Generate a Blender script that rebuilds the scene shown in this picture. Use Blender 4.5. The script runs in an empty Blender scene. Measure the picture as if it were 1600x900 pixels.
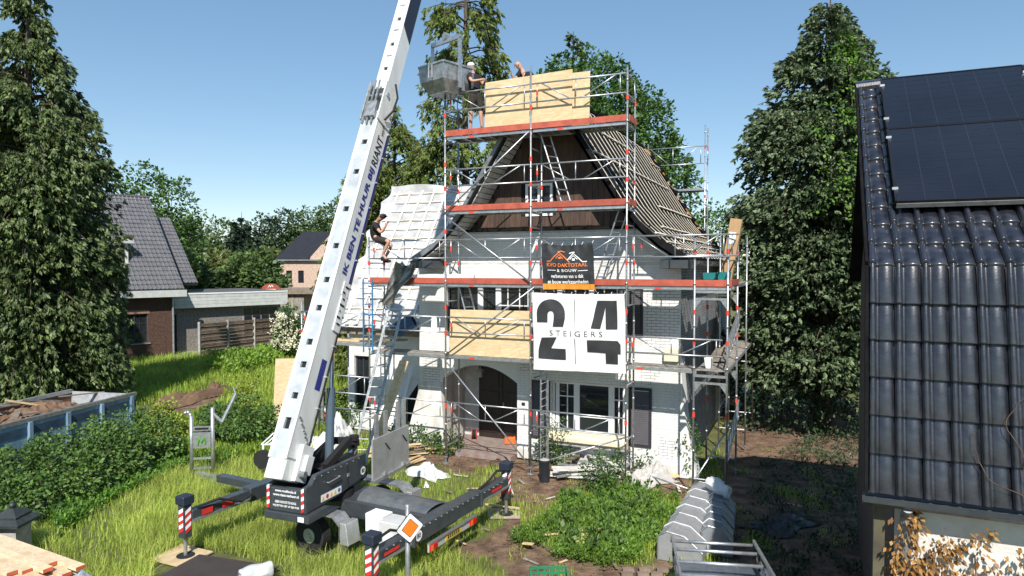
import bpy, math, random
import numpy as np
from mathutils import Vector, Matrix
random.seed(7); RNG = np.random.default_rng(11)
R = math.radians
scene = bpy.context.scene
COL = scene.collection

# ------------------------------------------------------------------ camera, sky, sun, exposure
HC = 5.36; PITCH = math.atan(34/1067); FPX = 1067.0
cd = bpy.data.cameras.new('camera'); cam = bpy.data.objects.new('camera', cd); COL.objects.link(cam)
cam.location = (0, 0, HC); cam.rotation_euler = (math.pi/2 - PITCH, 0, 0)
cd.sensor_width = 36; cd.lens = 36*FPX/1600; cd.clip_end = 3000; cd.clip_start = .1
scene.camera = cam
SUN_EL = R(43.5); SUN_AZ = R(180)          # sun stands behind the camera
w = bpy.data.worlds.new('World'); scene.world = w; w.use_nodes = True
nt = w.node_tree; nt.nodes.clear()
sky = nt.nodes.new('ShaderNodeTexSky'); sky.sky_type = 'NISHITA'; sky.sun_disc = False
sky.sun_elevation = SUN_EL; sky.sun_rotation = R(180); sky.altitude = 300
sky.air_density = .9; sky.dust_density = 0.; sky.ozone_density = 1.9
bg = nt.nodes.new('ShaderNodeBackground'); bg.inputs[1].default_value = .15
wo = nt.nodes.new('ShaderNodeOutputWorld')
gm = nt.nodes.new('ShaderNodeGamma'); gm.inputs[1].default_value = .66; nt.links.new(sky.outputs[0], gm.inputs[0]); hs_ = nt.nodes.new('ShaderNodeHueSaturation'); hs_.inputs['Hue'].default_value = .496; hs_.inputs['Saturation'].default_value = 1.3; hs_.inputs['Value'].default_value = 1.26
nt.links.new(gm.outputs[0], hs_.inputs['Color']); nt.links.new(hs_.outputs[0], bg.inputs[0]); nt.links.new(bg.outputs[0], wo.inputs[0])
sl = bpy.data.lights.new('sun', 'SUN'); sl.energy = 5.0; sl.angle = R(.53); sl.color = (1, .95, .87)
so = bpy.data.objects.new('sun', sl); COL.objects.link(so)
so.rotation_euler = (math.pi/2 - SUN_EL, 0, 0); so.location = (0, -30, 40)   # shines towards +Y and down
vs = scene.view_settings; vs.view_transform = 'Standard'; vs.look = 'None'; vs.exposure = .42; vs.gamma = 1
vs.use_curve_mapping = False

# ------------------------------------------------------------------ frames and projection helpers
class FR:
    def __init__(s, o, deg):
        s.o = np.array(o, float); s.a = R(deg); c, n = math.cos(s.a), math.sin(s.a)
        s.U = np.array([c, -n, 0]); s.V = np.array([n, c, 0])
    def w(s, p): return s.o + p[0]*s.U + p[1]*s.V + np.array([0, 0, p[2]])
    def loc(s, p):
        q = np.array(p, float) - s.o; return np.array([q@s.U, q@s.V, q[2]])
WORLD = FR((0, 0, 0), 0)
HS = FR((.479, 17.5, 0), 24)              # house and scaffold: u along the front, v back
CR = FR((-1.15, 12.4, 0), 28.1)            # crane trailer: u from the axle towards the tail, v along the tail beam
NB = FR((3.53, 6.7, 0), 24.5)             # tiled neighbour on the right
LH = FR((-20.3, 41.0, 0), -47)            # brick neighbour on the left
CAMP = np.array([0, 0, HC])
def ray(x, y):
    dx = (x-800)/FPX; dy = -(y-450)/FPX
    return np.array([dx, math.cos(PITCH)+dy*math.sin(PITCH), -math.sin(PITCH)+dy*math.cos(PITCH)])
def G(x, y, z=0.0):
    r = ray(x, y); return CAMP + r*((z-HC)/r[2])
def D(x, y, Y):
    r = ray(x, y); return CAMP + r*(Y/r[1])
def W(x, y, v, f=HS):
    r = ray(x, y); t = ((f.o+v*f.V-CAMP)@f.V)/(r@f.V); return f.loc(CAMP+r*t)

# ------------------------------------------------------------------ materials
MATS = {}
def mat(name, col, rough=.6, metal=0., var=.12, scale=3., bump=0., bscale=40., col2=None, spec=None, coat=0., detail=5, streak=False):
    if name in MATS: return MATS[name]
    m = bpy.data.materials.new(name); m.use_nodes = True; n = m.node_tree; b = n.nodes['Principled BSDF']
    b.inputs['Roughness'].default_value = rough; b.inputs['Metallic'].default_value = metal
    if spec is not None: b.inputs['Specular IOR Level'].default_value = spec
    if coat: b.inputs['Coat Weight'].default_value = coat; b.inputs['Coat Roughness'].default_value = .08
    tc = n.nodes.new('ShaderNodeTexCoord'); mp = n.nodes.new('ShaderNodeMapping')
    n.links.new(tc.outputs['Object'], mp.inputs[0])
    if streak: mp.inputs['Scale'].default_value = (1, 1, .18)
    nz = n.nodes.new('ShaderNodeTexNoise'); nz.inputs['Scale'].default_value = scale; nz.inputs['Detail'].default_value = detail
    nz.inputs['Roughness'].default_value = .65
    n.links.new(mp.outputs[0], nz.inputs[0])
    rp = n.nodes.new('ShaderNodeValToRGB'); rp.color_ramp.elements[0].position = .3; rp.color_ramp.elements[1].position = .7
    c2 = col2 if col2 else tuple(max(0, c*(1-var*1.6)) for c in col); c1 = tuple(min(1, c*(1+var*.5)) for c in col) if not col2 else col
    rp.color_ramp.elements[0].color = (*c2, 1); rp.color_ramp.elements[1].color = (*c1, 1)
    n.links.new(nz.outputs[0], rp.inputs[0])
    oi = n.nodes.new('ShaderNodeObjectInfo'); hv = n.nodes.new('ShaderNodeHueSaturation')
    mr = n.nodes.new('ShaderNodeMapRange'); mr.inputs[3].default_value = 1-var*.5; mr.inputs[4].default_value = 1+var*.5
    n.links.new(oi.outputs['Random'], mr.inputs[0]); n.links.new(mr.outputs[0], hv.inputs['Value'])
    n.links.new(rp.outputs[0], hv.inputs['Color']); n.links.new(hv.outputs[0], b.inputs['Base Color'])
    if bump:
        nb = n.nodes.new('ShaderNodeTexNoise'); nb.inputs['Scale'].default_value = bscale; nb.inputs['Detail'].default_value = 4
        n.links.new(tc.outputs['Object'], nb.inputs[0])
        bp = n.nodes.new('ShaderNodeBump'); bp.inputs['Strength'].default_value = bump; bp.inputs['Distance'].default_value = .02
        n.links.new(nb.outputs[0], bp.inputs['Height']); n.links.new(bp.outputs[0], b.inputs['Normal'])
    MATS[name] = m; return m
def wood(name, c1, c2, rough=.65, sc=(1, 1, 1), dist=1.5):
    if name in MATS: return MATS[name]
    m = bpy.data.materials.new(name); m.use_nodes = True; n = m.node_tree; b = n.nodes['Principled BSDF']
    b.inputs['Roughness'].default_value = rough
    tc = n.nodes.new('ShaderNodeTexCoord'); mp = n.nodes.new('ShaderNodeMapping'); mp.inputs['Scale'].default_value = sc
    n.links.new(tc.outputs['Object'], mp.inputs[0])
    nz = n.nodes.new('ShaderNodeTexNoise'); nz.inputs['Scale'].default_value = 2.2; nz.inputs['Detail'].default_value = 6; nz.inputs['Distortion'].default_value = dist
    n.links.new(mp.outputs[0], nz.inputs[0])
    rp = n.nodes.new('ShaderNodeValToRGB'); e = rp.color_ramp.elements; e[0].position = .36; e[1].position = .62
    e[0].color = (*c2, 1); e[1].color = (*c1, 1)
    n.links.new(nz.outputs[0], rp.inputs[0])
    oi = n.nodes.new('ShaderNodeObjectInfo'); hv = n.nodes.new('ShaderNodeHueSaturation')
    mr = n.nodes.new('ShaderNodeMapRange'); mr.inputs[3].default_value = .82; mr.inputs[4].default_value = 1.12
    n.links.new(oi.outputs['Random'], mr.inputs[0]); n.links.new(mr.outputs[0], hv.inputs['Value'])
    n.links.new(rp.outputs[0], hv.inputs['Color']); n.links.new(hv.outputs[0], b.inputs['Base Color'])
    MATS[name] = m; return m
def leafmat(name, c1, c2, trans=.3, rough=.5, gain=1.45):
    if name in MATS: return MATS[name]
    c1 = tuple(c*gain for c in c1); c2 = tuple(c*gain for c in c2)
    m = bpy.data.materials.new(name); m.use_nodes = True; n = m.node_tree; n.nodes.clear()
    g = n.nodes.new('ShaderNodeNewGeometry'); rp = n.nodes.new('ShaderNodeValToRGB')
    rp.color_ramp.elements[0].color = (*c1, 1); rp.color_ramp.elements[1].color = (*c2, 1)
    n.links.new(g.outputs['Random Per Island'], rp.inputs[0])
    tc = n.nodes.new('ShaderNodeTexCoord'); nz = n.nodes.new('ShaderNodeTexNoise'); nz.inputs['Scale'].default_value = .7; nz.inputs['Detail'].default_value = 3
    n.links.new(tc.outputs['Object'], nz.inputs[0])
    mr = n.nodes.new('ShaderNodeMapRange'); mr.inputs[1].default_value = .3; mr.inputs[2].default_value = .7; mr.inputs[3].default_value = .7; mr.inputs[4].default_value = 1.25
    n.links.new(nz.outputs[0], mr.inputs[0])
    hv = n.nodes.new('ShaderNodeHueSaturation'); n.links.new(rp.outputs[0], hv.inputs['Color']); n.links.new(mr.outputs[0], hv.inputs['Value'])
    b = n.nodes.new('ShaderNodeBsdfPrincipled'); b.inputs['Roughness'].default_value = rough; b.inputs['Specular IOR Level'].default_value = .35
    t = n.nodes.new('ShaderNodeBsdfTranslucent'); mx = n.nodes.new('ShaderNodeMixShader'); mx.inputs[0].default_value = trans
    o = n.nodes.new('ShaderNodeOutputMaterial')
    n.links.new(hv.outputs[0], b.inputs['Base Color']); n.links.new(hv.outputs[0], t.inputs[0])
    n.links.new(b.outputs[0], mx.inputs[1]); n.links.new(t.outputs[0], mx.inputs[2]); n.links.new(mx.outputs[0], o.inputs[0])
    MATS[name] = m; return m
def glass(name, col=(.02, .025, .03), rough=.05):
    if name in MATS: return MATS[name]
    m = mat(name, col, rough, 0, .1, 1.); m.node_tree.nodes['Principled BSDF'].inputs['Specular IOR Level'].default_value = .7
    return m
def film(name, col, alpha, rough=.2):
    if name in MATS: return MATS[name]
    m = mat(name, col, rough, 0, .1, 6., bump=.5, bscale=9)
    m.node_tree.nodes['Principled BSDF'].inputs['Alpha'].default_value = alpha
    return m

M_white = mat('white_brick_paint', (.80, .80, .78), .7, var=.10, scale=1.3, streak=True)
M_whiteold = mat('worn_white_paint', (.72, .71, .68), .75, scale=5, col2=(.42, .40, .36), streak=True)
M_mortar = mat('white_mortar', (.66, .66, .64), .8, var=.2)
M_alu = mat('aluminium_tube', (.52, .53, .55), .38, .75, var=.2, scale=14)
M_galv = mat('galvanised_steel', (.42, .44, .45), .45, .6, var=.3, scale=9, bump=.1)
M_redboard = mat('red_toe_board', (.47, .10, .06), .6, var=.25, scale=4)
M_redclip = mat('red_plastic', (.70, .06, .03), .5, var=.15)
M_orange = mat('orange_plastic', (.80, .16, .03), .5, var=.1)
M_ply = wood('birch_plywood', (.66, .52, .32), (.55, .40, .22), .6, (1.0, 1.0, 3.0), 2.5)
M_plank = wood('fresh_softwood', (.68, .52, .31), (.53, .37, .20), .6, (3, 3, 3))
M_batten = wood('pale_batten_wood', (.76, .70, .58), (.62, .54, .41), .7, (2, 2, 2))
M_oldwood = wood('weathered_timber', (.26, .21, .16), (.14, .11, .08), .8, (2, 2, 2))
M_greywood = wood('grey_scaffold_plank', (.34, .31, .27), (.20, .18, .15), .8, (2, 2, 2))
M_clad = wood('brown_gable_boards', (.105, .060, .043), (.055, .034, .026), .65, (6, 6, .9), .6)
M_black = mat('black_underlay', (.014, .014, .016), .95, var=.35, scale=3, bump=.3, bscale=14, spec=.05)
M_darkpaint = mat('anthracite_paint', (.030, .040, .052), .42, scale=7, col2=(.055, .060, .064), coat=.15)
M_shutter = mat('dark_shutter_paint', (.035, .032, .042), .6, var=.2)
M_membrane = mat('white_roof_membrane', (.50, .50, .50), .5, var=.25, scale=1.6, bump=.5, bscale=5)
M_whitepaint = mat('white_gloss_paint', (.82, .82, .82), .35, var=.06, scale=2)
M_cranewhite = mat('crane_white_paint', (.78, .79, .80), .35, scale=3.2, col2=(.60, .60, .58), coat=.15, streak=True)
M_blue = mat('dark_blue_print', (.02, .025, .22), .4, var=.05)
M_navy = mat('navy_print', (.012, .014, .03), .4, var=.05)
M_whiteprint = mat('white_print', (.85, .85, .85), .5, var=.02)
M_rubber = mat('black_rubber', (.015, .015, .016), .8, var=.2)
M_dark = mat('dark_interior', (.012, .011, .012), .9, var=.2)
M_glass = glass('window_glass')
M_cream = mat('cream_awning_box', (.72, .64, .47), .5, var=.1)
M_red = mat('red_print', (.62, .03, .03), .45, var=.05)
M_yellow = mat('yellow_print', (.80, .55, .04), .5, var=.05)
M_soil = mat('brown_soil', (.19, .115, .07), .95, scale=3, col2=(.10, .06, .038), bump=.8, bscale=12)
M_bark = mat('tree_bark', (.11, .085, .065), .9, var=.35, scale=5, bump=.6, bscale=20)
M_skin = mat('skin', (.52, .28, .19), .55, var=.06)
M_tshirt = mat('black_cotton', (.012, .012, .014), .85, var=.15)
M_shorts = mat('dark_shorts', (.035, .028, .024), .85, var=.3, scale=9)
M_plastic = film('clear_plastic_film', (.75, .77, .78), .72, .25)
M_concrete = mat('grey_concrete', (.38, .37, .35), .85, scale=6, var=.25, bump=.3)
M_car = mat('grey_metal_car_paint', (.16, .19, .23), .35, .4, var=.15, scale=4, coat=.5)

# ------------------------------------------------------------------ mesh builder
OFF = {}; FRM = {}
def tagit(o, label=None, cat=None, group=None, kind=None):
    if label: o['label'] = label
    if cat: o['category'] = cat
    if group: o['group'] = group
    if kind: o['kind'] = kind
    return o
def root(name, label, cat, base, f=WORLD, group=None, kind=None):
    o = bpy.data.objects.new(name, None); COL.objects.link(o); o.empty_display_size = .3
    o.location = f.w(base); o.rotation_euler = (0, 0, -f.a)
    OFF[o] = np.array(base, float); FRM[o] = f
    return tagit(o, label, cat, group, kind)
def rt(o):
    while o.parent is not None: o = o.parent
    return o
class MB:
    def __init__(s): s.v = []; s.f = []
    def add(s, vs, fs):
        b = len(s.v); s.v.extend([tuple(map(float, p)) for p in vs]); s.f.extend([tuple(b+i for i in q) for q in fs]); return s
    def hexa(s, p):      # 8 corners: bottom 4 ccw, top 4
        return s.add(p, [(3, 2, 1, 0), (4, 5, 6, 7), (0, 1, 5, 4), (1, 2, 6, 5), (2, 3, 7, 6), (3, 0, 4, 7)])
    def box(s, x0, x1, y0, y1, z0, z1):
        return s.hexa([(x0, y0, z0), (x1, y0, z0), (x1, y1, z0), (x0, y1, z0), (x0, y0, z1), (x1, y0, z1), (x1, y1, z1), (x0, y1, z1)])
    def bar(s, p, q, w, h, up=(0, 0, 1)):
        p = Vector(p); q = Vector(q); d = (q-p).normalized(); u = Vector(up)
        if abs(d.dot(u)) > .98: u = Vector((0, 1, 0))
        l = d.cross(u).normalized(); n = l.cross(d).normalized(); a = l*(w/2); b = n*(h/2)
        return s.hexa([p-a-b, p+a-b, q+a-b, q-a-b, p-a+b, p+a+b, q+a+b, q-a+b])
    def tube(s, p, q, r, n=8, r2=None):
        p = Vector(p); q = Vector(q); d = (q-p).normalized(); u = Vector((0, 0, 1)) if abs(d.z) < .95 else Vector((0, 1, 0))
        l = d.cross(u).normalized(); m = l.cross(d); r2 = r if r2 is None else r2
        vs = []
        for c, rr in ((p, r), (q, r2)):
            for i in range(n):
                t = 2*math.pi*i/n; vs.append(c+l*(rr*math.cos(t))+m*(rr*math.sin(t)))
        fs = [(i, (i+1) % n, n+(i+1) % n, n+i) for i in range(n)]+[tuple(range(n-1, -1, -1)), tuple(range(n, 2*n))]
        return s.add(vs, fs)
    def path(s, pts, r, n=6):
        for a, b in zip(pts[:-1], pts[1:]): s.tube(a, b, r, n)
        return s
    def prism(s, pts, off):      # polygon extruded by a vector
        n = len(pts); off = Vector(off); ps = [Vector(p) for p in pts]
        return s.add(ps+[p+off for p in ps], [tuple(range(n-1, -1, -1)), tuple(range(n, 2*n))]+[(i, (i+1) % n, n+(i+1) % n, n+i) for i in range(n)])
    def quad(s, a, b, c, d): return s.add([a, b, c, d], [(0, 1, 2, 3)])
    def grid(s, fn, nu, nv):
        b = [fn(i/nu, j/nv) for j in range(nv+1) for i in range(nu+1)]
        return s.add(b, [(j*(nu+1)+i, j*(nu+1)+i+1, (j+1)*(nu+1)+i+1, (j+1)*(nu+1)+i) for j in range(nv) for i in range(nu)])
    def ball(s, c, r, nu=10, nv=6, jit=0., rnd=random):
        rx, ry, rz = (r, r, r) if not hasattr(r, '__len__') else r
        vs = []
        for j in range(nv+1):
            for i in range(nu):
                a = 2*math.pi*i/nu; b = -math.pi/2+math.pi*j/nv; k = 1+(rnd.uniform(-jit, jit) if jit else 0)
                vs.append((c[0]+rx*k*math.cos(a)*math.cos(b), c[1]+ry*k*math.sin(a)*math.cos(b), c[2]+rz*k*math.sin(b)))
        return s.add(vs, [(j*nu+i, j*nu+(i+1) % nu, (j+1)*nu+(i+1) % nu, (j+1)*nu+i) for j in range(nv) for i in range(nu)])
    def holed(s, u0, u1, z0, z1, v, holes, depth, place=lambda u, z, v: (u, v, z)):   # wall sheet with rectangular openings and their reveals
        us = sorted({u0, u1, *[h[0] for h in holes], *[h[1] for h in holes]}); zs = sorted({z0, z1, *[h[2] for h in holes], *[h[3] for h in holes]})
        for a, b in zip(us[:-1], us[1:]):
            for c, d in zip(zs[:-1], zs[1:]):
                mu, mz = (a+b)/2, (c+d)/2
                if any(h[0] < mu < h[1] and h[2] < mz < h[3] for h in holes): continue
                s.quad(place(a, c, v), place(b, c, v), place(b, d, v), place(a, d, v))
        for a, b, c, d in holes:
            w_ = v+depth
            for (p, q) in (((a, c), (b, c)), ((b, c), (b, d)), ((b, d), (a, d)), ((a, d), (a, c))):
                s.quad(place(*p, v), place(*p, w_), place(*q, w_), place(*q, v))
        return s
    def tf(s, fn): s.v = [tuple(fn(p)) for p in s.v]; return s
    def build(s, name, m, parent=None, smooth=False, base=None, f=WORLD, label=None, cat=None, group=None, kind=None, bevel=0.):
        me = bpy.data.meshes.new(name)
        if parent is not None: off = OFF[rt(parent)]
        else:
            if base is None:
                a = np.array(s.v); base = (*((a.min(0)+a.max(0))/2)[:2], a[:, 2].min())
            off = np.array(base, float)
        me.from_pydata([(p[0]-off[0], p[1]-off[1], p[2]-off[2]) for p in s.v], [], s.f); me.update()
        o = bpy.data.objects.new(name, me); COL.objects.link(o); me.materials.append(m)
        if smooth: me.shade_smooth()
        if parent is not None: o.parent = parent
        else: o.location = f.w(base); o.rotation_euler = (0, 0, -f.a); OFF[o] = off; FRM[o] = f
        if bevel:
            b = o.modifiers.new('bevel', 'BEVEL'); b.width = bevel; b.segments = 1
        return tagit(o, label, cat, group, kind)
def inst(me, name, parent, loc, rot=(0, 0, 0), sc=(1, 1, 1)):
    o = bpy.data.objects.new(name, me); COL.objects.link(o); o.parent = parent
    off = OFF[rt(parent)]; o.location = (loc[0]-off[0], loc[1]-off[1], loc[2]-off[2]); o.rotation_euler = rot; o.scale = sc
    return o
def mesh_of(mb, name, m):
    me = bpy.data.meshes.new(name); me.from_pydata(mb.v, [], mb.f); me.update(); me.materials.append(m); return me
TXT = {}
def text_mb(s, width, height, bold=0., sp=1.):
    key = (s, bold, sp)
    if key not in TXT:
        c = bpy.data.curves.new('lettering', 'FONT'); c.body = s; c.offset = bold; c.space_character = sp; c.resolution_u = 2; c.extrude = .0
        o = bpy.data.objects.new('lettering', c); COL.objects.link(o)
        dg = bpy.context.evaluated_depsgraph_get(); me = bpy.data.meshes.new_from_object(o.evaluated_get(dg))
        v = np.array([p.co[:2] for p in me.vertices]); f = [tuple(p.vertices) for p in me.polygons]
        bpy.data.objects.remove(o); bpy.data.curves.remove(c); bpy.data.meshes.remove(me)
        v = (v-v.min(0))/(v.max(0)-v.min(0)); TXT[key] = (v, f)
    v, f = TXT[key]; m = MB(); m.v = [(p[0]*width, p[1]*height, 0.) for p in v]; m.f = list(f); return m
def lettering(s, width, height, o, xd, yd, name, m, parent, bold=0., sp=1.):
    o = np.array(o, float); xd = np.array(xd, float); yd = np.array(yd, float)
    t = text_mb(s, width, height, bold, sp).tf(lambda p: o+xd*p[0]+yd*p[1])
    return t.build(name, m, parent)

# ------------------------------------------------------------------ foliage
def leaves(name, P, A, B, m, parent=None, kind=None, base=None, label=None, cat=None):
    """one rhombic face per leaf: P base point, A tip vector, B half-width vector (numpy, world)"""
    n = len(P); off = np.array(OFF[rt(parent)] if parent is not None else base, float); P = P-off
    v = np.empty((n, 4, 3), np.float32); v[:, 0] = P; v[:, 1] = P+A*.45+B; v[:, 2] = P+A; v[:, 3] = P+A*.45-B
    me = bpy.data.meshes.new(name); me.vertices.add(n*4); me.vertices.foreach_set('co', v.ravel())
    me.loops.add(n*4); me.loops.foreach_set('vertex_index', np.arange(n*4, dtype=np.int32))
    me.polygons.add(n); me.polygons.foreach_set('loop_start', np.arange(0, n*4, 4, dtype=np.int32))
    me.polygons.foreach_set('loop_total', np.full(n, 4, np.int32)); me.update(calc_edges=True)
    me.materials.append(m); o = bpy.data.objects.new(name, me); COL.objects.link(o)
    if parent is not None: o.parent = parent
    else: o.location = tuple(off); OFF[o] = off
    return tagit(o, label, cat, None, kind)
def unit(a): return a/np.maximum(np.linalg.norm(a, axis=-1, keepdims=True), 1e-9)
def rv(n): return unit(RNG.normal(size=(n, 3)))
def fan(P, Dv, k, length, width, spread, flat=None):
    """sprays: k leaves fanned round Dv in a random (or given) plane"""
    n = len(P); N = rv(n) if flat is None else unit(flat+rv(n)*.35); S = unit(np.cross(Dv, N)); PP = []; AA = []; BB = []
    for i in range(k):
        t = (RNG.random(n)-.5)*2*spread; L = (length*(.6+.7*RNG.random(n)))[:, None]
        d = unit(Dv*np.cos(t)[:, None]+S*np.sin(t)[:, None]+rv(n)*.18)
        PP.append(P+Dv*(RNG.random(n)*length*.7)[:, None]+rv(n)*length*.25); AA.append(d*L); BB.append(unit(np.cross(d, N+rv(n)*.5))*L*width)
    return np.concatenate(PP), np.concatenate(AA), np.concatenate(BB)
def limb_tubes(mb, pts, r0, r1, n=5):
    for i, (a, b) in enumerate(zip(pts[:-1], pts[1:])):
        t0 = i/(len(pts)-1); t1 = (i+1)/(len(pts)-1); mb.tube(a, b, r0+(r1-r0)*t0, n, r0+(r1-r0)*t1)
def conifer(name, label, base, H, prof, nb, lm, group=None, droop=.5, rise=.25, leaf=.2, k=6, sp=10, z0=.5, tr=.25, hang=.5, inner=.25, limb_show=.35, curtain=0., wmul=.26, gaps=0.):
    base = np.array(base, float); o = root(name, label, 'tree', base, WORLD, group)
    zs = [p[0] for p in prof]; rs = [p[1] for p in prof]
    tm = MB(); nseg = 8
    limb_tubes(tm, [base+np.array([.05*math.sin(i), .05*math.cos(i*2), H*i/nseg]) for i in range(nseg+1)], tr, .02, 8)
    P = []; Dd = []
    # branch heights weighted by radius so that the skin is evenly filled
    zz = np.linspace(zs[0], zs[-1], 200); wr = np.interp(zz, zs, rs)+.15; cw = np.cumsum(wr)/wr.sum()
    for b in range(nb):
        h = np.interp(RNG.random(), cw, zz); r = np.interp(h, zs, rs)*RNG.uniform(.78, 1.10); az = RNG.uniform(0, 2*math.pi)
        nzv = math.sin(az*2.3+h*1.9)+math.sin(h*2.7-az*1.1+base[0])+.6*math.sin(az*4.1-h*3.3)
        if gaps and nzv < -1.9+gaps and h < zs[-1]-1.6: continue
        if gaps: r *= 1+.06*nzv*min(gaps, 1)
        dx, dy = math.cos(az), math.sin(az); hz = h-rise*r*.6
        T = np.array([.0, .3, .6, .85, 1.])
        pts = np.stack([base[0]+dx*r*T, base[1]+dy*r*T, base[2]+hz+rise*r*T*1.6-droop*r*T**2*.7], 1)
        if RNG.random() < limb_show: limb_tubes(tm, pts, .015+.012*r, .006, 4)
        n = int(sp*(.4+r*.5)) + 2; t = inner+(1-inner)*RNG.random(n)**.7
        p = np.stack([np.interp(t, T, pts[:, i]) for i in range(3)], 1)
        sw = (RNG.random(n)-.5)*(.25+.3*r*t); p[:, 0] += -dy*sw; p[:, 1] += dx*sw; p[:, 2] += (RNG.random(n)-.5)*.22-curtain*(.3+.7*t)*RNG.random(n)**1.4*(.5+.25*r)
        d = np.stack([np.full(n, dx)-dy*sw*1.2, np.full(n, dy)+dx*sw*1.2, np.full(n, .15)-hang*(.4+RNG.random(n))*1.2], 1)
        P.append(p); Dd.append(d)
    P = np.concatenate(P); Dd = unit(np.concatenate(Dd)+rv(len(P))*.25)
    tm.build('trunk', M_bark, o)
    q = fan(P, Dd, k, leaf, wmul, .75)
    leaves('crown', *q, lm, o)
    return o
def clumps(ells, n, surf=.55):
    """points in a union of ellipsoids, denser to the skin"""
    vol = np.array([e[3]*e[4]*e[5] for e in ells]); c = RNG.choice(len(ells), n, p=vol/vol.sum()); E = np.array(ells)[c]
    d = rv(n); r = RNG.random(n)**(1/3); r = np.where(RNG.random(n) < surf, .8+.25*RNG.random(n), r)
    return E[:, :3]+d*r[:, None]*E[:, 3:], d
def leafballs(C, Dn, per, rad, leaf, wid=.42, up=.3):
    n = len(C)*per; c = np.repeat(C, per, 0); dn = np.repeat(Dn, per, 0); d = unit(rv(n)+dn*.5)
    P = c+d*(rad*RNG.random(n)**.5)[:, None]; A = unit(d+rv(n)*.6+dn*.4-np.array([0, 0, up]))*(leaf*(.6+.8*RNG.random(n)))[:, None]
    N = unit(dn*.5+rv(n)*.7+np.array([0, -.1, .6])); B = unit(np.cross(A, N))*(leaf*wid*(.6+.6*RNG.random(n)))[:, None]
    return P, A, B
def broadleaf(name, label, base, ells, lm, ncl, per, rad, leaf, group=None, tr=.2, cat='tree', limbs=7, stem='trunk', crown='crown', wid=.42):
    base = np.array(base, float); o = root(name, label, cat, base, WORLD, group)
    C, Dn = clumps(ells, ncl); C[:, 2] = np.maximum(C[:, 2], base[2]+rad*.6)
    tm = MB(); zc = np.mean([e[2] for e in ells])
    top = np.array([np.mean([e[0] for e in ells]), np.mean([e[1] for e in ells]), zc])
    limb_tubes(tm, [base+(top-base)*t for t in (0, .35, .7, 1.)], tr, tr*.35, 7)
    for i in range(limbs):
        e = C[RNG.integers(len(C))]; s0 = base+(top-base)*RNG.uniform(.35, .9); mid = (s0+e)/2+np.array([0, 0, .06*np.linalg.norm(e-s0)])
        limb_tubes(tm, [s0, mid, e], tr*.32, .012, 4)
    tm.build(stem, M_bark, o); leaves(crown, *leafballs(C, Dn, per, rad, leaf, wid), lm, o)
    return o

# ================================================================== ground
def inpoly(x, y, poly):
    r = np.zeros(x.shape, bool); n = len(poly)
    for i in range(n):
        x0, y0 = poly[i]; x1, y1 = poly[(i+1) % n]
        c = ((y0 > y) != (y1 > y)) & (x < (x1-x0)*(y-y0)/((y1-y0)+1e-12)+x0); r ^= c
    return r
def gpoly(px): return [tuple(G(*p)[:2]) for p in px]
SOIL = [gpoly([(600, 690), (700, 690), (830, 715), (990, 730), (1085, 745), (1130, 760), (1150, 690), (1180, 640), (1345, 640), (1345, 900), (1340, 1100), (1020, 1100), (760, 1100), (790, 900), (720, 860), (790, 800), (760, 745), (700, 730), (640, 720)]),
        gpoly([(215, 640), (300, 612), (360, 606), (350, 625), (260, 655), (200, 650)])]
GREEN = [gpoly([(845, 800), (900, 765), (1000, 765), (1070, 790), (1040, 830), (1010, 870), (930, 880), (850, 850), (825, 830)])]
def smooth_noise(x, y, s, seed):
    r = np.random.default_rng(seed); out = np.zeros_like(x)
    for i in range(6):
        a = r.uniform(0, 6.28); f = s*r.uniform(.6, 2.2); out += np.sin((x*math.cos(a)+y*math.sin(a))*f+r.uniform(0, 6.28))
    return out/6
def soil_mask(x, y):
    jx = x+.5*smooth_noise(x, y, 2.3, 1); jy = y+.5*smooth_noise(x, y, 2.1, 2)
    m = np.zeros(x.shape, bool)
    for p in SOIL: m |= inpoly(jx, jy, p)
    for p in GREEN: m &= ~inpoly(jx, jy, p)
    return m
xs = np.concatenate([-np.geomspace(1500, 31, 14), np.arange(-30, 20.01, .25), np.geomspace(21, 1500, 14)])
ys = np.concatenate([[-300, -60, -10, 0], np.arange(6, 46.01, .25), np.geomspace(47, 2500, 22)])
X, Y = np.meshgrid(xs, ys); nx, ny = len(xs), len(ys)
Zg = np.where((np.abs(X) < 32) & (Y < 47), .035*smooth_noise(X, Y, 1.6, 5)-.02, -.02)
me = bpy.data.meshes.new('ground'); gv = np.stack([X.ravel(), Y.ravel(), Zg.ravel()], 1)
ii = (np.arange(ny-1)[:, None]*nx+np.arange(nx-1)[None]).ravel()
me.from_pydata(gv.tolist(), [], np.stack([ii, ii+1, ii+nx+1, ii+nx], 1).tolist()); me.update()
at = me.attributes.new('soil', 'FLOAT', 'POINT'); at.data.foreach_set('value', soil_mask(X.ravel(), Y.ravel()).astype(np.float32))
m = bpy.data.materials.new('ground_earth_and_turf'); m.use_nodes = True; n = m.node_tree; b = n.nodes['Principled BSDF']; b.inputs['Roughness'].default_value = .95
a_ = n.nodes.new('ShaderNodeAttribute'); a_.attribute_name = 'soil'; tc = n.nodes.new('ShaderNodeTexCoord')
def nzr(scale, c0, c1, p0=.35, p1=.65):
    z = n.nodes.new('ShaderNodeTexNoise'); z.inputs['Scale'].default_value = scale; z.inputs['Detail'].default_value = 8; z.inputs['Roughness'].default_value = .7
    n.links.new(tc.outputs['Object'], z.inputs[0]); r_ = n.nodes.new('ShaderNodeValToRGB'); e = r_.color_ramp.elements
    e[0].position = p0; e[1].position = p1; e[0].color = (*c0, 1); e[1].color = (*c1, 1); n.links.new(z.outputs[0], r_.inputs[0]); return z, r_
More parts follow.
